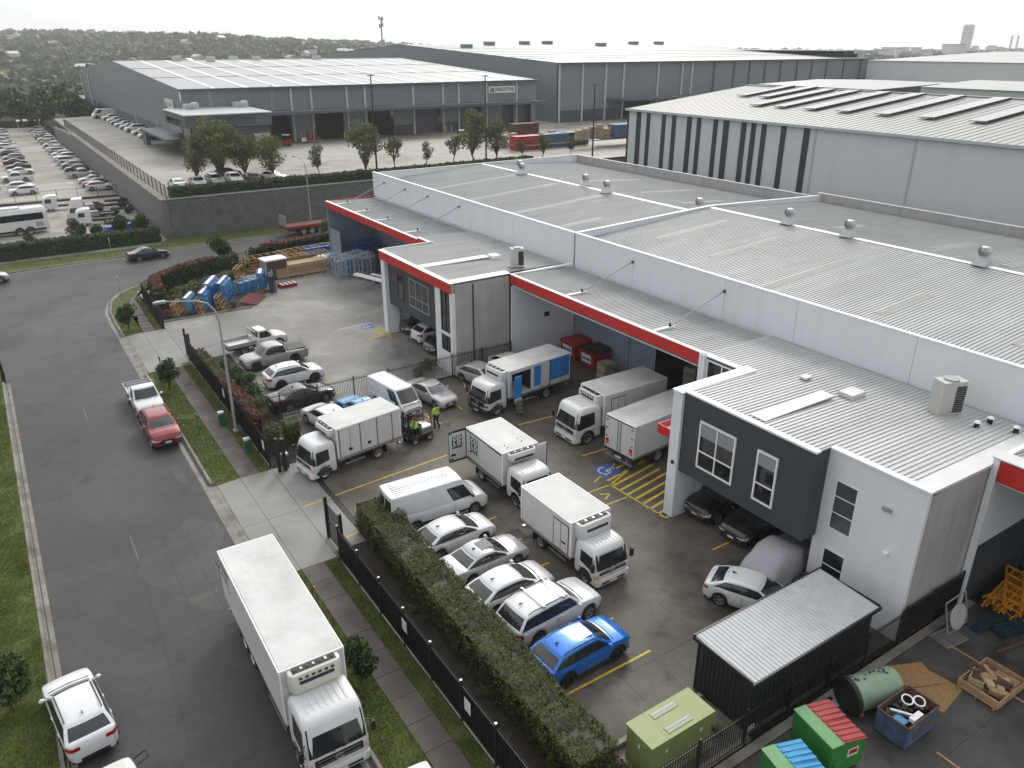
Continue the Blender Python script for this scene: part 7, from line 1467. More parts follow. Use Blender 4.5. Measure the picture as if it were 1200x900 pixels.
# ------------------------------------------------------------------ loading bay: red bins, stacked pallets
for k, (x, y, lab) in enumerate([(38.0, 47.9, 'dark red lidded bin in the loading bay corner, farther of two'), (38.0, 45.4, 'red bin with white placard and black lid in the loading bay, nearer of two')]):
    t = thing('waste_bin', lab, 'bin', (x, y, 0)); B().loft([[(-.75, -.9, .12), (.75, -.9, .12), (.75, .9, .12), (-.75, .9, .12)], [(-.9, -1.0, 1.5), (.9, -1.0, 1.5), (.9, 1.0, 1.5), (-.9, 1.0, 1.5)]]).build('body', 'bin_dred', t)
    B().loft([[(-.95, -1.05, 1.5), (.95, -1.05, 1.5), (.95, 1.05, 1.5), (-.95, 1.05, 1.5)], [(-.6, -.7, 1.66), (.95, -.7, 1.7), (.95, .7, 1.7), (-.6, .7, 1.66)]]).build('lid', 'bin_dred' if k == 0 else 'black_steel', t)
    B().add([(-.855, -.6, .5), (-.855, .6, .5), (-.925, .6, 1.25), (-.925, -.6, 1.25)], [(0, 1, 2, 3)]).build('placard', 'plate', t); B().add([(-.875, -.5, .72), (-.875, .5, .72), (-.9, .5, .95), (-.9, -.5, .95)], [(3, 2, 1, 0)]).build('placard_print', 'rack_blue', t)
    for yy in (-.7, .7): B().cyl((-.4, yy - .04, .08), (-.4, yy + .04, .08), .08, n=8).build('castor', 'tyre', t)
for k, (x, y, n, lab) in enumerate([(37.2, 43.0, 6, 'stack of goods on a pallet by the red bins'), (38.0, 40.5, 5, 'wrapped pallet stack at the loading door'), (41.5, 38.0, 8, 'tall pallet stack just inside the roller door')]):
    t = thing('pallet_stack', lab, 'pallet', (x, y, 0), 8 * k); r0 = random.Random(k)
    for j in range(n):
        z = .14 + .2 * j
        for i in range(3): B().box(-.55 + .37 * i + r0.uniform(-.03, .03), -.22 + .37 * i, -.5 + r0.uniform(-.04, .04), .5, z, z + .19).build('carton', ('concrete_panel', 'grey_pipe', 'timber')[(i + j) % 3], t)
    for i in range(5): B().box(-.6 + .27 * i, -.48 + .27 * i, -.55, .55, .1, .13).build('deck_board', 'timber', t)
    for yv in (-.5, 0, .45): B().box(-.6, .6, yv, yv + .08, 0, .1).build('runner', 'timber', t)
# ------------------------------------------------------------------ far yard: stillages, racks, timber
def stillage(name, lab, x, y, rz, L_, W_, H, m, nx=4, tilt_=0.0, panel=None, cat='stillage', cross=False, z=0.0, bar=.06):
    t = thing(name, lab, cat, (x, y, z), rz); sh = math.tan(R(tilt_))
    def P(u, v, w): return (u, v + w * sh, w)
    for sy in (-1, 1):
        fr = B()
        for w in (.08, H * .5, H): fr.bar(P(-L_ / 2, sy * W_ / 2, w), P(L_ / 2, sy * W_ / 2, w), bar)
        for k in range(nx + 1):
            u = -L_ / 2 + L_ * k / nx; fr.bar(P(u, sy * W_ / 2, 0), P(u, sy * W_ / 2, H), bar)
            if cross and k < nx: fr.bar(P(u, sy * W_ / 2, .08), P(u + L_ / nx, sy * W_ / 2, H), bar * .7)
        fr.build('side_frame', m, t)
    fr = B()
    for k in range(nx + 1):
        u = -L_ / 2 + L_ * k / nx
        for w in (.08, H): fr.bar(P(u, -W_ / 2, w), P(u, W_ / 2, w), bar)
    fr.build('cross_members', m, t)
    if panel:
        for k in range(nx): u = -L_ / 2 + L_ * (k + .06) / nx; pb = B().bar(P(u, 0, H * .5), P(u + L_ / nx * .88, 0, H * .5), W_ * .75 if W_ < 1 else .5, H * .85); pb.build('panel', panel, t)
    return t
SB = 'steel stillages in the far garden bed'
for k, (x, y, rz, L_, W_, H, m, pn, tl, lab) in enumerate([
    (12.9, 78.2, 62, 2.0, .35, 1.1, 'yellow_steel', None, 14, 'low yellow frame at the left end of the garden bed stillages'), (14.3, 78.4, 62, 2.2, .5, 1.5, 'rack_lblue', 'rack_lblue', 14, 'light blue leaning stillage behind the yellow frame'),
    (15.0, 77.6, 62, 2.0, .4, 1.3, 'yellow_steel', None, 14, 'yellow frame between two blue stillages'), (16.0, 78.7, 62, 2.6, .6, 1.7, 'rack_blue', 'rack_lblue', 16, 'blue leaning stillage with pale top rail, second of the blue ones'), (17.0, 78.2, 62, 2.2, .4, 1.2, 'yellow_steel', None, 12, 'yellow frame low in front of the tall blue stillage'),
    (17.2, 80.4, 62, 3.0, .7, 2.1, 'rack_blue', 'rack_blue', 16, 'tallest blue stillage in the garden bed'), (18.3, 80.2, 62, 3.0, .6, 2.0, 'rack_blue', 'rack_lblue', 16, 'blue stillage with white top edge right of the tallest one'),
    (20.6, 82.0, 20, 2.4, 1.2, 1.2, 'rack_lblue', 'rack_lblue', 0, 'pale blue box stillage on the edge of the concrete'), (22.6, 83.0, 70, 2.0, .7, 1.6, 'rack_blue', 'rack_lblue', 8, 'upright blue stillage with white rim beside the booth'), (23.0, 80.9, 75, 2.2, .6, 1.9, 'rack_dark', 'rack_dark', 8, 'dark upright stillage nearest the driveway'),
    (20.9, 85.0, 60, 2.0, .5, 1.9, 'yellow_steel', None, 10, 'yellow upright frame behind the pale blue box stillage')]):
    t = stillage('stillage', lab, x, y, rz, L_, W_, H, m, 3, tl, pn, z=.05); t['group'] = SB
    if k in (1, 3, 5, 6, 8): b = B().bar((-L_ / 2, H * math.tan(R(tl)), H + .06), (L_ / 2, H * math.tan(R(tl)), H + .06), W_ * .5, .06); b.build('top_rail', 'white_trim', t)
t = thing('rack_pile', 'dark red flat racks lying at the corner of the garden bed', 'racks', (20.0, 78.4, .0), 55)
for k in range(9): B().box(-1.6, 1.6, -.9 + .2 * k, -.82 + .2 * k, .05 + .03 * k, .15 + .03 * k).build('rack_bar', 'rack_red', t)
for x in (-1.3, 0, 1.3): B().box(x - .06, x + .06, -.95, .85, 0, .06).build('rack_bearer', 'rack_red', t)
t = thing('rack_pile', 'rusty flat plates on the concrete behind the dark stillage', 'racks', (21.6, 80.6, 0), 30)
for k in range(5): B().box(-.9, .9, -.5 + .2 * k, -.36 + .2 * k, .02, .1 + .02 * k).build('plate', 'rust', t)
t = thing('pallet', 'red and white striped pallet on the far yard concrete', 'pallet', (24.7, 81.6, 0), 8)
for k in range(8): B().box(-.9 + .24 * k, -.76 + .24 * k, -.5, .5, .3, .34).build('deck_board', 'print_white' if k % 2 else 'bin_dred', t)
for y in (-.45, .4): B().box(-.9, 1.0, y, y + .1, .02, .3).build('runner', 'bin_dred', t)
t = thing('booth', 'small weathered booth with white roof and green tank in the far yard', 'booth', (24.6, 85.4, 0), 6)
B().box(-1.3, 1.3, -.9, .9, 2.2, 2.35).build('roof', 'white_trim', t)
for x in (-1.2, 1.2):
    for y in (-.8, .8): B().box(x - .06, x + .06, y - .06, y + .06, 0, 2.2).build('post', 'galv', t)
B().box(-1.15, 1.15, -.82, -.78, 1.2, 2.15).build('front_panel', 'rust', t); B().box(-1.22, -1.18, -.75, .75, .6, 2.15).build('side_panel', 'galv', t); B().box(-.9, 1.0, -.7, .6, .2, 1.15).build('green_tank', 'kiosk_green', t)
for k, (x, y, z, rz, L_, lab) in enumerate([(25.2, 90.4, 0, 5, 4.6, 'yellow lattice racking frame behind the booth, left of the heap'), (29.2, 91.2, 0, 7, 4.2, 'yellow lattice racking frame, middle of the heap behind the timber'), (32.4, 91.6, 0, 8, 2.8, 'yellow lattice racking frame at the far right of the heap'), (27.6, 88.6, 0, 4, 3.6, 'yellow lattice frame just behind the timber stack'), (30.6, 88.6, 0, 10, 3.0, 'brown lattice frame at the right of the yellow heap')]):
    stillage('racking_frame', lab, x, y, rz, L_, 1.6, 1.5, 'yellow_steel' if k < 4 else 'timber', 5, 0, None, 'racking', True, z, .07)
r0 = random.Random(13)
t = thing('timber_stack', 'long stack of brown timber baulks in the far yard', 'timber stack', (27.7, 85.6, 0), 4)
for j in range(4):
    for i in range(3): B().box(-3.1 + r0.uniform(-.1, .1), 2.9 + r0.uniform(-.1, .1), -.75 + .5 * i, -.29 + .5 * i, .12 + .34 * j, .44 + .34 * j).build('baulk', 'timber' if (i + j) % 3 else 'timber_pale', t)
for x in (-2.2, 0, 2.2): B().box(x - .08, x + .08, -.8, .8, 0, .12).build('bearer', 'timber', t)
cg = 'grey trolley cages by the far canopy'
n_ = 0
for i in range(5):
    for j in range(3):
        x, y = 31.2 + .95 * i + .12 * j, 82.6 + 1.2 * j - .12 * i
        stillage('trolley_cage', f'grey trolley cage, {("front", "middle", "back")[j]} row, {ORD[i]} from the left beside the white tubes', x, y, 6, .85, 1.0, 1.7 + .15 * ((i + j) % 3), 'cage_pale', 2, 0, (None, None, 'rack_lblue', 'cage_pale')[(2 * i + j) % 4], 'cage', bar=.07)['group'] = cg
for k, (x, y, L_, H, m, lab) in enumerate([(31.6, 90.6, 3.4, 1.7, 'rack_blue', 'bright blue bins under a cover at the back fence of the far yard'), (36.0, 86.8, 3.0, 2.2, 'rack_blue', 'blue rack behind the grey trolley cages'), (36.6, 83.8, 2.6, 2.2, 'rack_dark', 'dark green rack row behind the cages'), (36.2, 81.2, 2.6, 2.2, 'rack_dark', 'dark rack nearest the far office'), (37.2, 88.6, 2.0, 2.4, 'rack_blue', 'tall blue rack against the far wall')]):
    stillage('storage_rack', lab, x, y, 5, L_, 1.6, H, m, 4, 0, m, 'rack')
t = thing('tube_bundle', 'bundle of long white tubes lying before the trolley cages', 'tubes', (33.2, 78.5, 0), -72)
for k in range(5): B().cyl((-2.6, -.3 + .15 * k, .3 + .1 * (k % 2)), (2.6, -.3 + .15 * k, .3 + .1 * (k % 2)), .09, n=8).build('tube', 'white_trim', t)
for x in (-2, -.7, .7, 2): B().box(x - .06, x + .06, -.4, .4, 0, .2).build('bearer', 'timber_pale', t)
t = thing('tube_bundle', 'short bundle of white tubes behind the longer one', 'tubes', (34.6, 79.0, 0), -70)
for k in range(4): B().cyl((-1.5, -.2 + .13 * k, .2), (1.5, -.2 + .13 * k, .2), .07, n=8).build('tube', 'white_trim', t)
t = thing('covered_pallet', 'pallet under a white sheet behind the timber stack', 'pallet', (31.4, 88.0, 0), 15); B().loft([rrect(-1.2, 1.2, .7, .1, .1, .1), rrect(-1.1, 1.1, .65, 1.0, .2, .2), rrect(-.7, .7, .4, 1.2, .2, .2)]).build('sheet', 'white_trim', t, 40); B().box(-1.2, 1.2, -.6, .6, 0, .09).build('pallet_deck', 'timber', t)
# flatbed trailer on the cross road
t = thing('flatbed_trailer', 'red flatbed trailer parked on the cross road below the block wall', 'trailer', (38.6, 106.6, ZR), 4)
B().box(-6, 6, -1.2, 1.2, 1.05, 1.3).build('deck', 'rust', t); B().box(-6, 6, -1.24, -1.2, 1.0, 1.36).build('side_rail', 'bin_dred', t); B().box(-6, 6, 1.2, 1.24, 1.0, 1.36).build('side_rail', 'bin_dred', t); B().box(-6.1, -6, -1.2, 1.2, 1.3, 2.8).build('headboard', 'galv', t); B().box(-5.5, 5.5, -.5, .5, .6, 1.04).build('chassis', 'chassis', t)
tmt, rmt = wheel_mesh(.5, .3, 5, True)
for x in (-3.6, -2.4, -1.2):
    for sg in (1, -1): w = put('wheel', tmt, 'tyre', t, (x, sg * 1.0, .5), 0 if sg > 0 else math.pi); put('rim', rmt, 'rim', w)
# ------------------------------------------------------------------ depot: coach, truck cabs, chassis
t = thing('coach', 'large white coach with dark window band in the depot at the left edge', 'coach', (-.1, 126.6, -.05), 188)
def cring(x, w=1.25, zt=3.5): return [(x, -w, .45), (x, -w, 1.6), (x, -w * .99, 2.5), (x, -w * .93, zt - .25), (x, -w * .75, zt), (x, w * .75, zt), (x, w * .93, zt - .25), (x, w * .99, 2.5), (x, w, 1.6), (x, w, .45)]
B().loft([cring(-6.05, 1.15, 3.3), cring(-5.9), cring(5.4), cring(5.9, 1.2, 3.3)]).build('body', 'truck_white', t, 40)
for sg in (1, -1):
    B().add([(-5.5, sg * 1.262, 1.95), (5.3, sg * 1.262, 1.95), (5.3, sg * 1.235, 2.85), (-5.5, sg * 1.235, 2.85)], [(0, 1, 2, 3)]).build('side_glazing', 'car_glass', t); B().box(-5.6, 5.4, sg * 1.25, sg * 1.262, .45, .75).build('skirt', 'trim', t); B().box(-5.4, -4.4, sg * 1.25, sg * 1.265, 1.0, 1.6).build('vent', 'grey_pipe', t)
    for x in (-3.6, -2.3, 3.6): w = put('wheel', tmt, 'tyre', t, (x, sg * 1.13, .5), 0 if sg > 0 else math.pi); put('rim', rmt, 'rim', w); B().prism([(x + .62 * math.cos(R(a_)), .5 + .62 * math.sin(R(a_))) for a_ in range(0, 181, 20)], 'y', sg * 1.0, sg * 1.263).build('wheel_arch', 'trim', t)
B().box(-6.08, -6.0, -.95, .95, 2.1, 3.0).build('rear_window', 'car_glass', t); B().box(-3, 1, -.7, .7, 3.5, 3.7).build('roof_pod', 'truck_white', t)
def prime(label, x, y, rz, s, sleeper):
    t = thing('prime_mover', label, 'truck', (x, y, -.05), rz); t.scale = (s,) * 3; H = 3.4 if sleeper else 2.6
    B().loft([rrect(0, 2.2, 1.2, .5, .15), rrect(0, 2.25, 1.22, 1.3, .18), rrect(0, 2.05, 1.2, 2.3, .25), rrect(0, 1.5, 1.1, H, .3), rrect(.2, 1.1, .9, H + .1, .3)]).build('cab', 'truck_white', t, 40)
    B().grid([[(2.2 - .1 * j, u * 1.0, 1.45 + .4 * j) for j in range(3)] for u in (-1, -.5, 0, .5, 1)]).build('windscreen', 'car_glass', t)
    for sg in (1, -1): B().poly([(.9, sg * 1.225, 1.45), (1.95, sg * 1.225, 1.45), (1.8, sg * 1.215, 2.15), (.9, sg * 1.215, 2.15)]).build('side_window', 'car_glass', t)
    B().box(2.25, 2.3, -.9, .9, .55, 1.25).build('grille', 'trim', t); B().box(-4.2, 0, -.5, .5, .6, .9).build('chassis', 'chassis', t)
    for x in (1.2, -2.2, -3.5):
        for sg in (1, -1): w = put('wheel', tmt, 'tyre', t, (x, sg * 1.0, .5), 0 if sg > 0 else math.pi); put('rim', rmt, 'rim', w)
prime('tall white sleeper-cab prime mover in the depot', 11.2, 132.5, 172, .95, True); prime('lower white truck cab in front of the sleeper cab', 11.6, 128.6, 176, .9, False); prime('white truck cab half hidden at the far side of the depot by the coach', 8.6, 143.5, 178, .9, False)
r0 = random.Random(21)
for k in range(14):
    x, y = r0.uniform(11.5, 17.5), r0.uniform(117, 147); t = thing('stripped_chassis', f'stripped truck chassis among the depot wrecks, {ORD[k]} of the scatter', 'chassis', (x, y, -.05), r0.uniform(-25, 25), 'stripped chassis in the depot')
    l_ = r0.uniform(2.5, 5)
    for y_ in (-.4, .4): B().box(-l_ / 2, l_ / 2, y_ - .08, y_ + .08, .55, .8).build('rail', 'chassis', t)
    for j in range(4): B().box(-l_ / 2 + l_ * j / 3.2, -l_ / 2 + l_ * j / 3.2 + .2, -.4, .4, .6, .75).build('cross_member', 'rust', t)
    for sg in (1, -1): w = put('wheel', tmt, 'tyre', t, (l_ * .3, sg * .8, .5), 0); put('rim', rmt, 'rim', w)
    if k % 3 == 0: B().cbox((0, 0, 1.1), (1.2, 1.0, .7)).build('load', ('cover_cloth', 'rack_blue', 'concrete_panel')[k % 2], t)
# ------------------------------------------------------------------ upper yard goods
def container(label, x, y, z, rz, m, L_=6.1):
    t = thing('shipping_container', label, 'container', (x, y, z), rz); B().box(-L_ / 2, L_ / 2, -1.2, 1.2, .12, 2.5).build('shell', m, t); B().box(-L_ / 2 - .05, L_ / 2 + .05, -1.25, 1.25, 2.5, 2.6).build('roof', m, t)
    for k in range(int(L_ / .5)): B().box(-L_ / 2 + .1 + .5 * k, -L_ / 2 + .35 + .5 * k, -1.26, -1.2, .2, 2.45).build('corrugation', m, t)
for lab, x, y, z, rz, m in [('red container in the upper yard behind the round shrub', 90.5, 132, 5, 0, 'bin_dred'), ('blue container next to the red one behind the round shrub', 97.5, 132.5, 5, 0, 'skip_blue'), ('dark blue container at the right of the goods row', 103, 133, 5, 0, 'rack_dark'), ('red container on top at the striped warehouse corner', 118, 127, 9.2, 0, 'bin_red'), ('dark container below the red one at the striped warehouse corner', 111, 127, 6.6, 0, 'skip_blue'), ('brown-red container under the top red one', 118, 127, 6.6, 0, 'bin_dred'), ('red container in the back row behind the goods', 96, 141, 6.4, 0, 'rust')]: container(lab, x, y, z, rz, m)
strip('goods_plinth', 'dark_clad', 86, 130, 125.3, 125.6, 6.6); strip('goods_plinth', 'dark_clad', 84, 108, 129.9, 130.2, 6.3); strip('goods_platform', 'dark_clad', 105, 130, 125.65, 129.5, 6.6); strip('goods_platform', 'dark_clad', 90, 106, 138, 144, 6.4)
for k in range(12):
    x, y, z = ((100 + 1.7 * k, 127.4, 6.6) if k < 6 else (88 + 2.4 * (k - 6), 136.5, 5)); t = thing('pallet_stack', f'stack of timber pallets and goods in the upper yard, {ORD[k]} from the left', 'pallet', (x, y, z), r0.uniform(-10, 10), 'pallet stacks in the upper yard')
    for j in range(7 + k % 4): B().box(-.7, .7, -.6, .6, .28 * j, .28 * j + .2).build('pallet_deck', ('timber', 'timber_pale', 'concrete_panel')[(j + k) % 3], t)
for lab, x, y, m in [('yellow forklift outside the far loading doors', 87.0, 151.5, 'yellow_paint'), ('dark forklift inside the far loading door', 52.5, 163, 'bin_dred')]:
    t = thing('forklift', lab, 'forklift', (x, y, 5), 150); B().box(-1.1, .6, -.6, .6, .3, 1.1).build('body', m, t); B().box(-1.2, -.4, -.6, .6, 1.1, 1.4).build('counterweight', m, t); B().box(-.9, .5, -.55, .55, 2.2, 2.3).build('roof', 'white_trim', t); g = B()
    for xx in (-.85, .45):
        for yy in (-.5, .5): g.bar((xx, yy, 1.0), (xx, yy, 2.2), .07)
    g.build('guard_posts', 'trim', t); B().box(.7, .85, -.4, .4, .1, 2.6).build('mast', 'trim', t)
    for xx in (-.7, .4):
        for yy in (-.55, .55): B().cyl((xx, yy - .12, .32), (xx, yy + .12, .32), .32, n=12).build('wheel', 'tyre', t)
for k, (x, y) in enumerate([(57.5, 166.5), (59.2, 167), (60.6, 166)]):
    t = thing('goods_trolley', f'red and grey goods trolley outside the far loading doors, {ORD[k]} from the left', 'trolley', (x, y, 5), 0, 'trolleys at the far loading doors'); B().box(-.6, .6, -.4, .4, .3, .4).build('deck', 'galv', t); B().box(-.6, -.5, -.4, .4, .4, 2.0 + .4 * k).build('back', ('galv', 'bin_dred', 'bin_dred')[k], t); B().box(-.5, .5, -.3, .3, .4, 1.1).build('load', ('plate', 'bin_dred', 'rust')[k], t)
# ------------------------------------------------------------------ cars of the long-stay car park and the upper yard
FAR = ['hatch:far', 'sedan:far', 'suv:far', 'bigsuv:far', 'ute:far']
cw = {'p_white': 'white', 'p_silver': 'silver', 'p_grey': 'grey', 'p_dark': 'dark', 'p_black': 'black', 'p_red': 'red', 'p_navy': 'navy'}
kw = {'hatch': 'hatchback', 'sedan': 'sedan', 'suv': 'SUV', 'bigsuv': 'large SUV', 'ute': 'pickup'}
nk = {'hatch': 'hatchback', 'sedan': 'sedan', 'suv': 'suv', 'bigsuv': 'suv', 'ute': 'pickup'}
def row(spots, where, group):
    for k, (x, y, z, h, kd, pt) in enumerate(spots):
        vehicle(nk[kd], kd + ':far', f'{cw[pt]} {kw[kd]}, {ORD[k]} from the near end of {where}', 'car', x, y, z, h + r0.uniform(-3, 3), pt, group)
rr = [('suv', 'p_white'), ('sedan', 'p_red'), ('sedan', 'p_white'), ('ute', 'p_silver'), ('suv', 'p_black'), ('suv', 'p_grey'), ('bigsuv', 'p_white'), ('bigsuv', 'p_white'), ('suv', 'p_white'), ('suv', 'p_silver'), ('hatch', 'p_white'), ('suv', 'p_white'), ('hatch', 'p_silver'), ('suv', 'p_white'), ('sedan', 'p_dark'), ('sedan', 'p_white'), ('hatch', 'p_silver'), ('suv', 'p_silver')]
ysr = [160, 165, 170, 178, 186, 193, 200, 207, 214, 221, 228, 236, 244, 252, 259, 266, 274, 283]
row([(16.0 if k > 2 else 16.8, ysr[k], 0, 180 if k % 3 else 0, *rr[k]) for k in range(18)], 'the row along the retaining wall', 'cars along the retaining wall')
rl_ = [('suv', 'p_white'), ('suv', 'p_white'), ('ute', 'p_white'), ('sedan', 'p_white'), ('sedan', 'p_dark'), ('sedan', 'p_dark'), ('suv', 'p_grey'), ('suv', 'p_black'), ('hatch', 'p_white'), ('suv', 'p_white'), ('sedan', 'p_white'), ('hatch', 'p_silver'), ('suv', 'p_white'), ('hatch', 'p_white'), ('suv', 'p_silver')]
ysl = [162, 167, 179, 189, 197, 205, 213, 221, 229, 237, 245, 254, 263, 272, 281]
row([(5.0 if k < 3 else 6.2, ysl[k], 0, 0 if k % 2 else 180, *rl_[k]) for k in range(15)], 'the left row of the lower car park', 'cars in the left row of the lower car park')
row([(-0.2, y, 0, 0, *rl_[(3 * k + 1) % 15]) for k, y in enumerate((170, 184, 198, 212, 226, 240, 255))], 'the leftmost row of the lower car park', 'cars in the leftmost row of the lower car park')
vehicle('van', 'hiace:far', 'white van parked at the far end beside the grey gable wall', 'van', 31.6, 257, 5, 190, 'p_white', scale=1.25)
gk = [('suv', 'p_black'), ('hatch', 'p_white'), ('hatch', 'p_white'), ('bigsuv', 'p_white'), ('sedan', 'p_silver'), ('sedan', 'p_white'), ('sedan', 'p_grey'), ('hatch', 'p_white'), ('suv', 'p_white')]
row([(32.2, y, 5, 182, *gk[k]) for k, y in enumerate([188.5, 195, 203, 211, 219, 226, 233, 240, 248])], 'the row along the grey gable wall', 'cars along the gable wall')
uk = [('sedan', 'p_white'), ('sedan', 'p_silver'), ('suv', 'p_grey'), ('suv', 'p_white'), ('hatch', 'p_black'), ('sedan', 'p_white'), ('suv', 'p_dark')]
for k, (x, y, h) in enumerate([(22.9, 122.3, 92), (25.7, 122.2, -90), (28.2, 122.4, -88), (30.9, 122, -90), (33.3, 121.6, 90), (36.6, 121.8, -60), (31.5, 128.5, 0)]):
    vehicle(nk[uk[k][0]], uk[k][0] + ':far', f'{cw[uk[k][1]]} {kw[uk[k][0]]} in the upper yard behind the hedge, {ORD[k]} from the corner', 'car', x, y, 5, h, uk[k][1], 'cars behind the upper hedge')
t = thing('shelter', 'small flat white shelter at the far end of the car park', 'shelter', (14.5, 287, 0)); B().box(-3.2, 3.2, -1.5, 1.5, 2.9, 3.2).build('roof', 'white_trim', t)
for x in (-2.9, 2.9): B().box(x - .1, x + .1, -.1, .1, 0, 2.9).build('post', 'galv', t)
container('red container half hidden in the trees beyond the car park', 23.5, 330, 1.0, 10, 'bin_red', 9); container('pale container beyond the trees left of the grey gable', 14, 345, 1.0, 15, 'far_white', 12)
# ------------------------------------------------------------------ foliage
def leaf(b, p, nrm, s, rnd, asp=.6):
    n = Vector(nrm); u = n.cross(Vector((rnd.uniform(-1, 1), rnd.uniform(-1, 1), rnd.uniform(-1, 1))))
    if u.length < 1e-3: u = Vector((1, 0, 0))
    u.normalize(); v = n.cross(u).normalized() * s * asp; u = u * s; o = len(b.v); p = Vector(p)
    b.v += [(p - u)[:], (p + v)[:], (p + u)[:], (p - v)[:]]; b.f.append((o, o + 1, o + 2, o + 3))
def rdir(rnd):
    z = rnd.uniform(-1, 1); t = rnd.uniform(0, 6.2832); q = math.sqrt(1 - z * z); return Vector((q * math.cos(t), q * math.sin(t), z))
def crown(clumps, n, size, rnd, fill=.45):
    b = B(); tot = sum(r ** 2 for _, r in clumps)
    for c, r in clumps:
        for _ in range(int(n * r * r / tot)):
            d = rdir(rnd); q = r * (fill + (1 - fill) * rnd.random() ** .6); p = Vector(c) + Vector((d.x, d.y, d.z * .85)) * q
            nn = (d + rdir(rnd) * .9).normalized(); leaf(b, p, nn, size * rnd.uniform(.6, 1.3), rnd)
    return b
def tree_mesh(seed, h, cr, trunk_h, n, size, spread=1.0, nclump=9, tr=.12):
    rnd = random.Random(seed); cl = []; zc = trunk_h + (h - trunk_h) * .5
    for k in range(nclump):
        d = rdir(rnd); cl.append(((d.x * cr * .55 * spread, d.y * cr * .55 * spread, zc + d.z * (h - trunk_h) * .3), cr * rnd.uniform(.26, .52)))
    cl.append(((0, 0, zc), cr * .55))
    t = B(); t.tube([(0, 0, -.1), (.03 * h, 0, trunk_h * .5), (0, .02 * h, trunk_h), (0, 0, zc)], [tr * 1.3, tr, tr * .85, tr * .4], 8)
    for c, r in cl[:-1]: t.tube([(0, .01, trunk_h * rnd.uniform(.7, 1.05)), tuple(Vector(c) * .55 + Vector((0, 0, trunk_h * .45))), c], [tr * .55, tr * .35, tr * .12], 6)
    return crown(cl, n, size, rnd).mesh('crown', fix=False), t.mesh('trunk', 60)
def tree(name, label, cat, x, y, z, me, lm, s=1.0, rz=0.0, group=None):
    t = thing(name, label, cat, (x, y, z), rz, group); t.scale = (s, s, s); put('crown', me[0], lm, t); put('trunk', me[1], 'bark', t); return t
def hedge(name, label, path, w, h, n_m2, size, lm, seed, z=0.0, core='mulch', rough=.1, cat='hedge'):
    """clipped hedge following a path: dense leaf shell round a solid dark box"""
    rnd = random.Random(seed); P = [Vector(p).to_3d() for p in path]; b = B(); cb = B()
    for i in range(len(P) - 1):
        d = P[i + 1] - P[i]; L_ = d.length; u = d.normalized(); nv = Vector((-u.y, u.x, 0)); nl = int(n_m2 * L_ * (w + 2 * h))
        for _ in range(nl):
            s_ = rnd.uniform(-.08, L_ + .08); q = rnd.uniform(0, w + 2 * h)
            if q < h: o, zz, nn = -w / 2, q, -nv
            elif q < h + w: o, zz, nn = q - h - w / 2, h, Vector((0, 0, 1))
            else: o, zz, nn = w / 2, q - h - w, nv
            p = P[i] + u * s_ + nv * o + Vector((0, 0, zz)); k = noise.noise(p * 1.3 + Vector((seed, 0, 0))) * rough * 2.2 + noise.noise(p * 4.0) * rough
            e = min(zz, 1) * .0; p = p + nn * (k + rnd.uniform(-.09, .03) + (rnd.uniform(.05, .22) if rnd.random() < .03 else 0)) + Vector((0, 0, z))
            leaf(b, p, (nn + rdir(rnd) * .9).normalized(), size * rnd.uniform(.6, 1.3), rnd)
        for e_, s0 in ((0, -u), (L_, u)):
            for _ in range(int(n_m2 * w * h)):
                p = P[i] + u * e_ + nv * rnd.uniform(-w / 2, w / 2) + Vector((0, 0, rnd.uniform(0, h) + z)); leaf(b, p + s0 * rnd.uniform(-.1, .06), (s0 + rdir(rnd) * .9).normalized(), size * rnd.uniform(.6, 1.3), rnd)
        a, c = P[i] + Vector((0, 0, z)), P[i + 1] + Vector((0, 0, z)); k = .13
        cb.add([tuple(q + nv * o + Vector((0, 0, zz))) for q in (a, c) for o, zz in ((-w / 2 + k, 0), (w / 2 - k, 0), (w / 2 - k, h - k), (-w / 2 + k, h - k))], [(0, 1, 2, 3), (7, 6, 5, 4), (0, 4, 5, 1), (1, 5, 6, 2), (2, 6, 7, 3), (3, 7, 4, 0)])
    t = thing(name, label, cat, (P[0].x, P[0].y, z)); loc_part(t, cb, 'dark_core', 'leaf_core')  # added dark box, closes the see-through gaps inside the leaf shell
    o = put('foliage', b.mesh('foliage', fix=False), lm, t); o.matrix_parent_inverse = Matrix.Translation(-t.location); return t
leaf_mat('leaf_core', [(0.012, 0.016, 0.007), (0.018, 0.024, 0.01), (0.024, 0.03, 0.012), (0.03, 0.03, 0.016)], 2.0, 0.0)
hedge('hedge', 'long thick clipped hedge with browning tips between the parked cars and the footpath fence', [(13.15, 14.6), (13.2, 27), (13.4, 34.0)], 1.7, 1.7, 400, .054, 'leaf_hedge', 3, .05, rough=.11)
hedge('hedge', 'red-leaved hedge strip inside the fence beside the street lamp', [(11.5, 48.0), (11.5, 55.0)], .7, 1.5, 190, .08, 'leaf_red', 5, .05)
hedge('hedge', 'brown-green hedge strip along the fence by the far driveway', [(11.4, 55.2), (11.4, 63.6)], .8, 1.3, 190, .08, 'leaf_brown', 6, .05)
hedge('hedge', 'dark hedge with reddish top around the far corner garden', [(11.6, 79.5), (12.2, 85.6), (15.5, 88.4), (22.0, 91.2)], 1.0, 1.9, 110, .11, 'leaf_dark', 7, .05)
hedge('hedge', 'reddish clipped crown growing along the corner garden hedge', [(11.7, 80.5), (12.3, 85.6), (15.5, 88.5), (19.5, 90.2)], .9, .25, 150, .1, 'leaf_red', 8, 1.95)
hedge('hedge', 'low green hedge inside the corner garden behind the blue stillages', [(13.4, 83.5), (16.5, 85.6), (20.6, 87.6)], .9, .9, 120, .1, 'leaf_hedge', 9, .05)
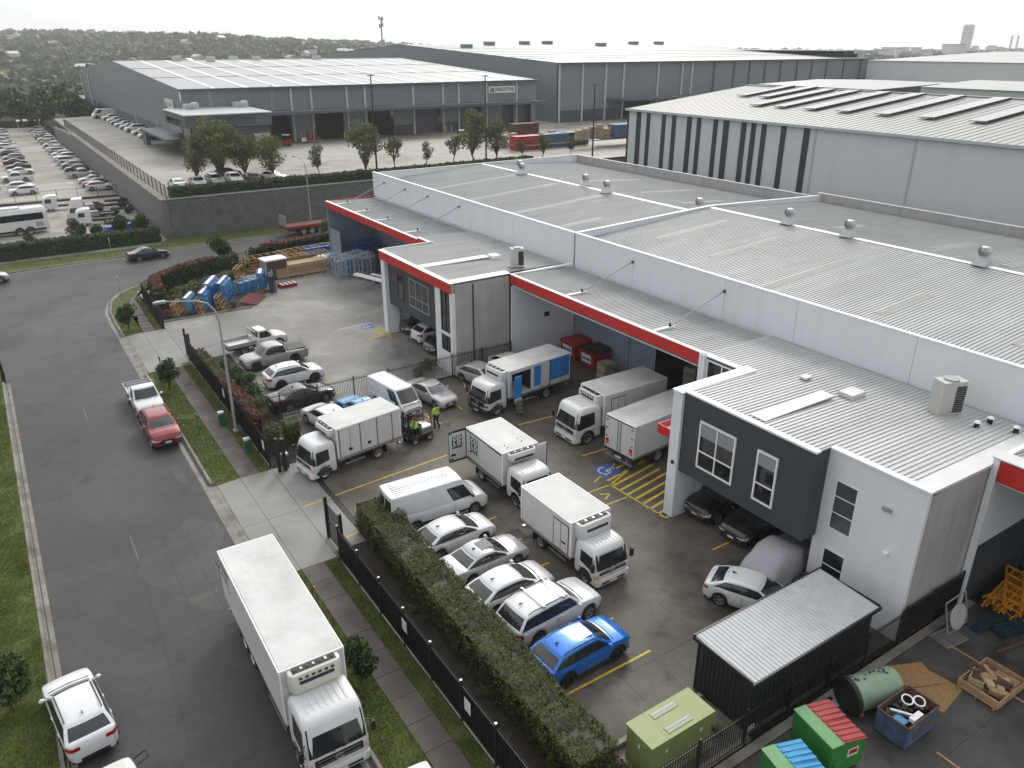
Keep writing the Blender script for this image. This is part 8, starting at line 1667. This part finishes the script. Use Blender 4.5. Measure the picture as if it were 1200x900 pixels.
hedge('hedge', 'brown clipped hedge along the cross road behind the blue bins', [(24.5, 93.6), (33.5, 95.6), (44.5, 97.0)], 1.1, 1.7, 90, .12, 'leaf_dark', 10, 0)
hedge('hedge', 'reddish top growth of the hedge along the cross road', [(26, 94.1), (33.5, 95.6), (44, 96.9)], 1.0, .2, 100, .11, 'leaf_red', 11, 1.75)
hedge('hedge', 'dark hedge along the top of the block retaining wall', [(20.4, 115.2), (48, 115.2), (80, 115.2)], 1.6, 1.2, 45, .17, 'leaf_dark', 12, 5.0)
hedge('hedge', 'long dark hedge along the far verge in front of the depot', [(-22, 111.2), (2, 111.6), (17.6, 112.0)], 1.7, 1.8, 50, .16, 'leaf_dark', 13, 0)
hedge('clipped_shrub', 'clipped cube shrub by the gate near the loaded truck', [(12.6, 45.6), (13.4, 45.7)], .95, 1.7, 190, .07, 'leaf_bright', 14, .05, cat='shrub')
# shrubs
def shrub_mesh(seed, r, h, n, size):
    rnd = random.Random(seed); cl = [((rnd.uniform(-.5, .5) * r, rnd.uniform(-.5, .5) * r, h * rnd.uniform(.35, .7)), r * rnd.uniform(.45, .65)) for _ in range(6)] + [((0, 0, h * .5), r * .7)]
    t = B()
    for c, q in cl: t.tube([(0, 0, 0), tuple(Vector(c) * .6), c], [.03, .02, .008], 5)
    return crown(cl, n, size, rnd).mesh('foliage', fix=False), t.mesh('stems')
def clump_mesh(seed, r, n):
    """strappy clump: arching blades"""
    rnd = random.Random(seed); b = B()
    for k in range(n):
        a_ = rnd.uniform(0, 6.28); l_ = r * rnd.uniform(.6, 1.1); w = .035; h = rnd.uniform(.5, 1.1) * r; c, s_ = math.cos(a_), math.sin(a_); pts = []
        for j in range(5): u = j / 4; ww = w * (1 - u * .9); pts.append([(c * l_ * u - s_ * ww, s_ * l_ * u + c * ww, h * (1.6 * u - u * u * 1.0)), (c * l_ * u + s_ * ww, s_ * l_ * u - c * ww, h * (1.6 * u - u * u * 1.0))])
        b.grid(pts)
    return b.mesh('blades', fix=False)
sm = [shrub_mesh(100 + k, .8, 1.0, 520, .085) for k in range(4)]; cm = [clump_mesh(200 + k, .8, 46) for k in range(3)]
bedspots = [('dark shrub in the bed behind the street lamp', 12.6, 57.4, .9, 'leaf_dark'), ('broad green shrub by the silver pickup', 13.0, 59.2, 1.0, 'leaf_dark'), ('green shrub behind the tray utility', 12.8, 61.6, .9, 'leaf_bright'), ('round dark shrub at the nose of the silver pickup', 13.2, 57.0, 1.1, 'leaf_dark'), ('dense shrub by the white SUV tail', 13.0, 54.6, 1.1, 'leaf_dark'),
            ('small shrub at the fence corner below the red hedge', 12.6, 52.0, .9, 'leaf_hedge'), ('broad-leaved shrub left of the clipped cube', 12.0, 46.6, 1.2, 'leaf_bright'), ('low shrub behind the green pillar', 11.8, 45.2, .7, 'leaf_dark'), ('bushy shrub at the left of the corner garden', 12.2, 80.0, 1.1, 'leaf_hedge'), ('green shrub behind the yellow frames', 13.4, 81.6, 1.2, 'leaf_bright'),
            ('large pale shrub in the corner garden', 15.2, 82.6, 1.4, 'leaf_hedge'), ('shrub in the middle of the corner garden', 16.8, 83.8, 1.2, 'leaf_bright'), ('dark shrub behind the tall blue stillages', 18.6, 85.4, 1.3, 'leaf_dark'), ('golden shrub at the end of the hedge beside the booth', 21.6, 90.2, 1.5, 'leaf_brown'), ('dry tuft shrub before the blue stillages', 17.8, 77.0, .7, 'leaf_brown'),
            ('shrub beside the far office pier', 26.4, 52.0, 1.0, 'leaf_hedge'), ('low shrub under the dark car by the far office', 25.2, 51.4, .8, 'leaf_brown'), ('dark shrub behind the covered car', 28.1, 17.6, .9, 'leaf_dark'), ('shrub at the end of the long hedge by the cabinet', 14.0, 15.0, .8, 'leaf_dark'), ('ragged shrub in the depot fence line', 17.0, 113.5, 1.6, 'leaf_dark'), ('shrub at the corner hydrant bed', 11.6, 77.4, .8, 'leaf_red')]
for k, (lab, x, y, s_, lm) in enumerate(bedspots):
    t = thing('shrub', lab, 'shrub', (x, y, .05), 47 * k); t.scale = (s_, s_, s_); put('foliage', sm[k % 4][0], lm, t); put('stems', sm[k % 4][1], 'bark', t)
for k, (lab, x, y, s_) in enumerate([('spiky strap-leaf clump by the white SUV', 12.9, 53.0, 1.2), ('spiky clump at the bend of the red hedge', 12.5, 50.8, 1.1), ('strap-leaf clump left of the green cabinet', 14.5, 14.3, .8), ('strap-leaf clump right of the green cabinet', 18.5, 14.0, .8), ('small strap-leaf clump behind the gate post', 12.8, 44.0, .7), ('grassy clump at the front of the corner garden', 13.6, 77.2, .8), ('grassy clump between yellow frames', 16.4, 76.9, .7), ('grassy clump at the corner of the driveway bed', 11.7, 64.2, .8), ('leafy clump between fence and long hedge', 12.2, 20.5, .6), ('second leafy clump between fence and long hedge', 12.1, 26.5, .6)]):
    o = put('strap_plant', cm[k % 3], 'leaf_bright' if k % 2 else 'leaf_hedge', None, (x, y, .05), k * 1.3); o.scale = (s_,) * 3; tag(o, lab, 'plant')
# street trees: small round crowns
bt = [tree_mesh(300 + k, 2.3, 1.08, .35, 1900, .085, .7, 11, .055) for k in range(3)]
for k, (lab, x, y, z, s_) in enumerate([('round dark street tree beside the cab of the large truck', 8.35, 23.9, 0, 1.0), ('round dark street tree at the left kerb', -3.75, 30.0, 0, 1.25), ('round dark street tree behind the white tray utility', 8.2, 59.4, 0, 1.15), ('round dark street tree at the far driveway corner', 8.0, 76.0, 0, 1.15)]): tree('street_tree', lab, 'tree', x, y, z, bt[k % 3], 'leaf_dark', s_, 70 * k, 'round street trees')
for k, (lab, x, y, s_) in enumerate([('large clipped ball tree behind the corner garden fence', 21.2, 94.6, 1.65), ('clipped ball tree on the cross road beside the white sedan', 35.6, 97.4, 1.45)]): tree('street_tree', lab, 'tree', x, y, 0, bt[k], 'leaf_dark', s_, 30, 'ball trees on the cross road')
for k, (x, y, s_) in enumerate([(3.0, 113.6, 1.1), (8.2, 114.5, 1.6), (10.6, 114.6, 1.2), (13.6, 115.0, 1.6), (16.2, 115.0, 1.5)]): tree('small_tree', f'small bushy tree rising from the depot hedge, {ORD[k]} from the left', 'tree', x, y, 0, bt[k % 3], 'leaf_dark', s_, 50 * k, 'small trees in the depot hedge')
# gum trees of the upper yard
gm = [tree_mesh(400 + k, 7.8, 2.6, 1.0, 2500, .17, 1.1, 19, .12) for k in range(4)]; gs = [tree_mesh(420 + k, 4.6, 1.45, 1.1, 800, .14, 1.1, 12, .07) for k in range(2)]
gums = [('leftmost gum tree of the cluster before the grey office', 26.2, 124.6, 5, 0, .95), ('tall leafy gum at the centre of the cluster before the grey office', 29.4, 123.4, 5, 1, 1.32), ('broad gum on the right of the cluster before the grey office', 33.2, 124.2, 5, 2, 1.1), ('slimmer gum standing just right of the cluster', 36.6, 121.6, 5, 3, .95), ('dense gum in front of the tall floodlight pole', 50.9, 119.2, 5, 1, 1.15), ('tall gum left of the company sign', 72.4, 122.4, 5, 0, 1.2), ('gum beside the tall one below the company sign', 77.2, 122.0, 5, 3, .98), ('bushy young gum behind the near roof ridge', 86.4, 120.5, 5, 2, .6)]
for lab, x, y, z, k, s_ in gums: tree('gum_tree', lab, 'tree', x, y, z, gm[k], 'leaf_gum', s_, 80 * k)
for k, (lab, x, y, s_) in enumerate([('small round gum alone on the pale concrete', 43.6, 121.0, 1.15), ('slim young gum right of the dense gum', 57.3, 122.3, 1.3), ('sparse young gum above the parapet corner', 62.8, 121.2, .95), ('slim gum left of the tall one below the sign', 68.8, 122.4, 1.2), ('young gum beside the dark goods wall', 92.0, 119.5, .8), ('small gum before the containers', 82.4, 121.5, .8)]): tree('gum_tree', lab, 'tree', x, y, 5, gs[k % 2], 'leaf_gum', s_, 60 * k)
# ------------------------------------------------------------------ woodland beyond the car park, front trees one by one
wm_ = [tree_mesh(500 + k, 11, 5.0, 2.4, 420, .85, .95, 10, .25) for k in range(4)]; r0 = random.Random(31); k = 0
spots = [(34 - 1.2 * j + r0.uniform(-2, 2), 268 + 4 * j + r0.uniform(-3, 3), .45) for j in range(5)] + [(r0.uniform(10, 33), r0.uniform(272, 340), r0.uniform(.5, .9)) for j in range(14)] + [(-40 + 3.6 * j + r0.uniform(-2, 2), 298 + r0.uniform(-3, 30) + abs(j - 14) * .2, r0.uniform(.7, 1.15)) for j in range(22)]
for j, (x, y, s_) in enumerate(spots):
    lab = f'bush against the grey gable wall, {ORD[j]} from the near end' if j < 5 else (f'tree on the bank beyond the white van, {ORD[j - 5]} of the thicket' if j < 19 else f'tree at the front of the wood beyond the car park, {ORD[j - 19]} from the left')
    tree('bush' if j < 5 else 'wood_tree', lab, 'bush' if j < 5 else 'tree', x, y, 3.0 if j < 5 else (2.1 if j < 19 else terrain_z(x, y)), wm_[j % 4], 'leaf_wood', s_, 40 * j, 'trees at the front of the wood' if j >= 5 else 'bushes by the gable')
wb2 = B(); rnd = random.Random(55)
def clear(x, y): return not (18 < x < 440 and 100 < y < 425)
for _ in range(7500):
    r = rnd.uniform(310, 1750) if rnd.random() < .8 else rnd.uniform(305, 620); az = rnd.uniform(-4, 50); x, y = r * math.sin(R(az)), r * math.cos(R(az))
    if not clear(x, y) or (-5 < x < 60 and y < 325): continue
    cr = rnd.uniform(4.0, 7.5); z = terrain_z(x, y) + cr * .75; nlv = 52 if r < 520 else (24 if r < 900 else 13); ls = cr * (.26 if r < 520 else .36 if r < 900 else .5)
    for _q in range(nlv):
        d = rdir(rnd); d.z = abs(d.z) * 1.0 - .25; p = Vector((x, y, z)) + Vector((d.x, d.y, d.z * .9)) * cr * rnd.uniform(.65, 1.05); leaf(wb2, p, (d + rdir(rnd) * .6).normalized(), ls * rnd.uniform(.7, 1.3), rnd, .8)
o = put('woodland', wb2.mesh('woodland', fix=False), 'leaf_wood'); stuff(o); o['label'] = 'dark bushland covering the valley and the hills behind the warehouses'
# treeline on the flat right horizon
wb3 = B()
for _ in range(900):
    r = rnd.uniform(900, 2600); az = rnd.uniform(44, 72); x, y = r * math.sin(R(az)), r * math.cos(R(az)); cr = rnd.uniform(4, 8); z = terrain_z(x, y) + cr * .8
    for _q in range(9): d = rdir(rnd); d.z = abs(d.z) - .2; leaf(wb3, Vector((x, y, z)) + d * cr * .9, (d + rdir(rnd) * .5).normalized(), cr * .6, rnd, .8)
stuff(put('woodland', wb3.mesh('woodland', fix=False), 'leaf_wood'))['label'] = 'thin far treeline on the right horizon'
# houses on the far hillside
hb = B().box(-6, 6, -4.5, 4.5, 0, 3.4).mesh('wall'); hr = B().prism([(-5.2, 3.3), (5.2, 3.3), (0, 6.0)], 'x', -6.6, 6.6).mesh('roof')
hs = []
while len(hs) < 40:
    r = rnd.uniform(640, 1450); az = rnd.uniform(-3, 30); x, y = r * math.sin(R(az)), r * math.cos(R(az))
    if clear(x, y): hs.append((az, x, y))
for k, (az, x, y) in enumerate(sorted(hs)):
    t = thing('hillside_house', f'small pale house on the far wooded hillside, {ORD[k]} from the left', 'house', (x, y, terrain_z(x, y) + 6.5), rnd.uniform(0, 180), 'houses on the far hillside'); t.scale = (.85, .85, .85); put('wall', hb, 'far_white', t); put('roof', hr, ('far_roof', 'wh_skylight', 'wh_roof', 'far_white')[k % 4], t)
# ------------------------------------------------------------------ grass
def grass(name, label, regions, per_m2, h, seed):
    rnd = random.Random(seed); b = B()
    for (x0, x1, y0, y1, z) in regions:
        for _ in range(int((x1 - x0) * (y1 - y0) * per_m2)):
            x, y = rnd.uniform(x0, x1), rnd.uniform(y0, y1)
            if noise.noise(Vector((x * .9, y * .9, 7.0))) * .9 + .75 < rnd.random(): continue
            a_ = rnd.uniform(0, 6.28); l_ = h * rnd.uniform(.5, 1.4); dx, dy = math.cos(a_), math.sin(a_); w = .018; o = len(b.v)
            tx, ty = rnd.uniform(-.6, .6) * l_, rnd.uniform(-.6, .6) * l_
            b.v += [(x - dx * w, y - dy * w, z), (x + dx * w, y + dy * w, z), (x + tx, y + ty, z + l_)]; b.f.append((o, o + 1, o + 2))
    o = put(name, b.mesh(name, fix=False), 'grass_blade'); stuff(o); o['label'] = label
grass('grass', 'short mown grass of the near verges and the left roadside', [(7.33, 8.84, 9, 32.4, 0), (10.06, 10.7, 9, 32.4, 0), (-8, -2.45, 18, 44, 0)], 620, .075, 1)
grass('grass', 'short mown grass of the verges along the far half of the street', [(7.33, 8.84, 43.3, 63.8, 0), (10.06, 10.7, 43.3, 64.5, 0), (-8, -2.45, 44, 72, 0), (7.4, 8.8, 74.5, 80, 0), (10.06, 10.5, 74.5, 86, 0)], 330, .085, 2)
grass('grass', 'rough grass of the verge below the block wall and the depot hedge', [(-10, 12, 106, 108.4, 0), (12, 40, 109, 112.6, 0), (12, 32, 107.6, 109.0, 0), (14.9, 22, 91.9, 93.6, 0), (0, 12, 108, 110, 0)], 60, .12, 3)
# ------------------------------------------------------------------ humid air: one even box of thin haze
hz = B().box(-3600, 3600, -3600, 3600, -9, 95).build('haze', None); stuff(hz); hz['label'] = 'thin grey haze that softens the far hills and skyline'
hm = bpy.data.materials.new('haze_air'); hm.use_nodes = True; hn = hm.node_tree; hn.nodes.clear(); ho = hn.nodes.new('ShaderNodeOutputMaterial'); pv = hn.nodes.new('ShaderNodeVolumePrincipled')
pv.inputs['Color'].default_value = (0.93, 0.95, 0.97, 1); pv.inputs['Density'].default_value = 0.00024; pv.inputs['Anisotropy'].default_value = 0.2
hn.links.new(pv.outputs[0], ho.inputs['Volume']); hz.data.materials.append(hm)
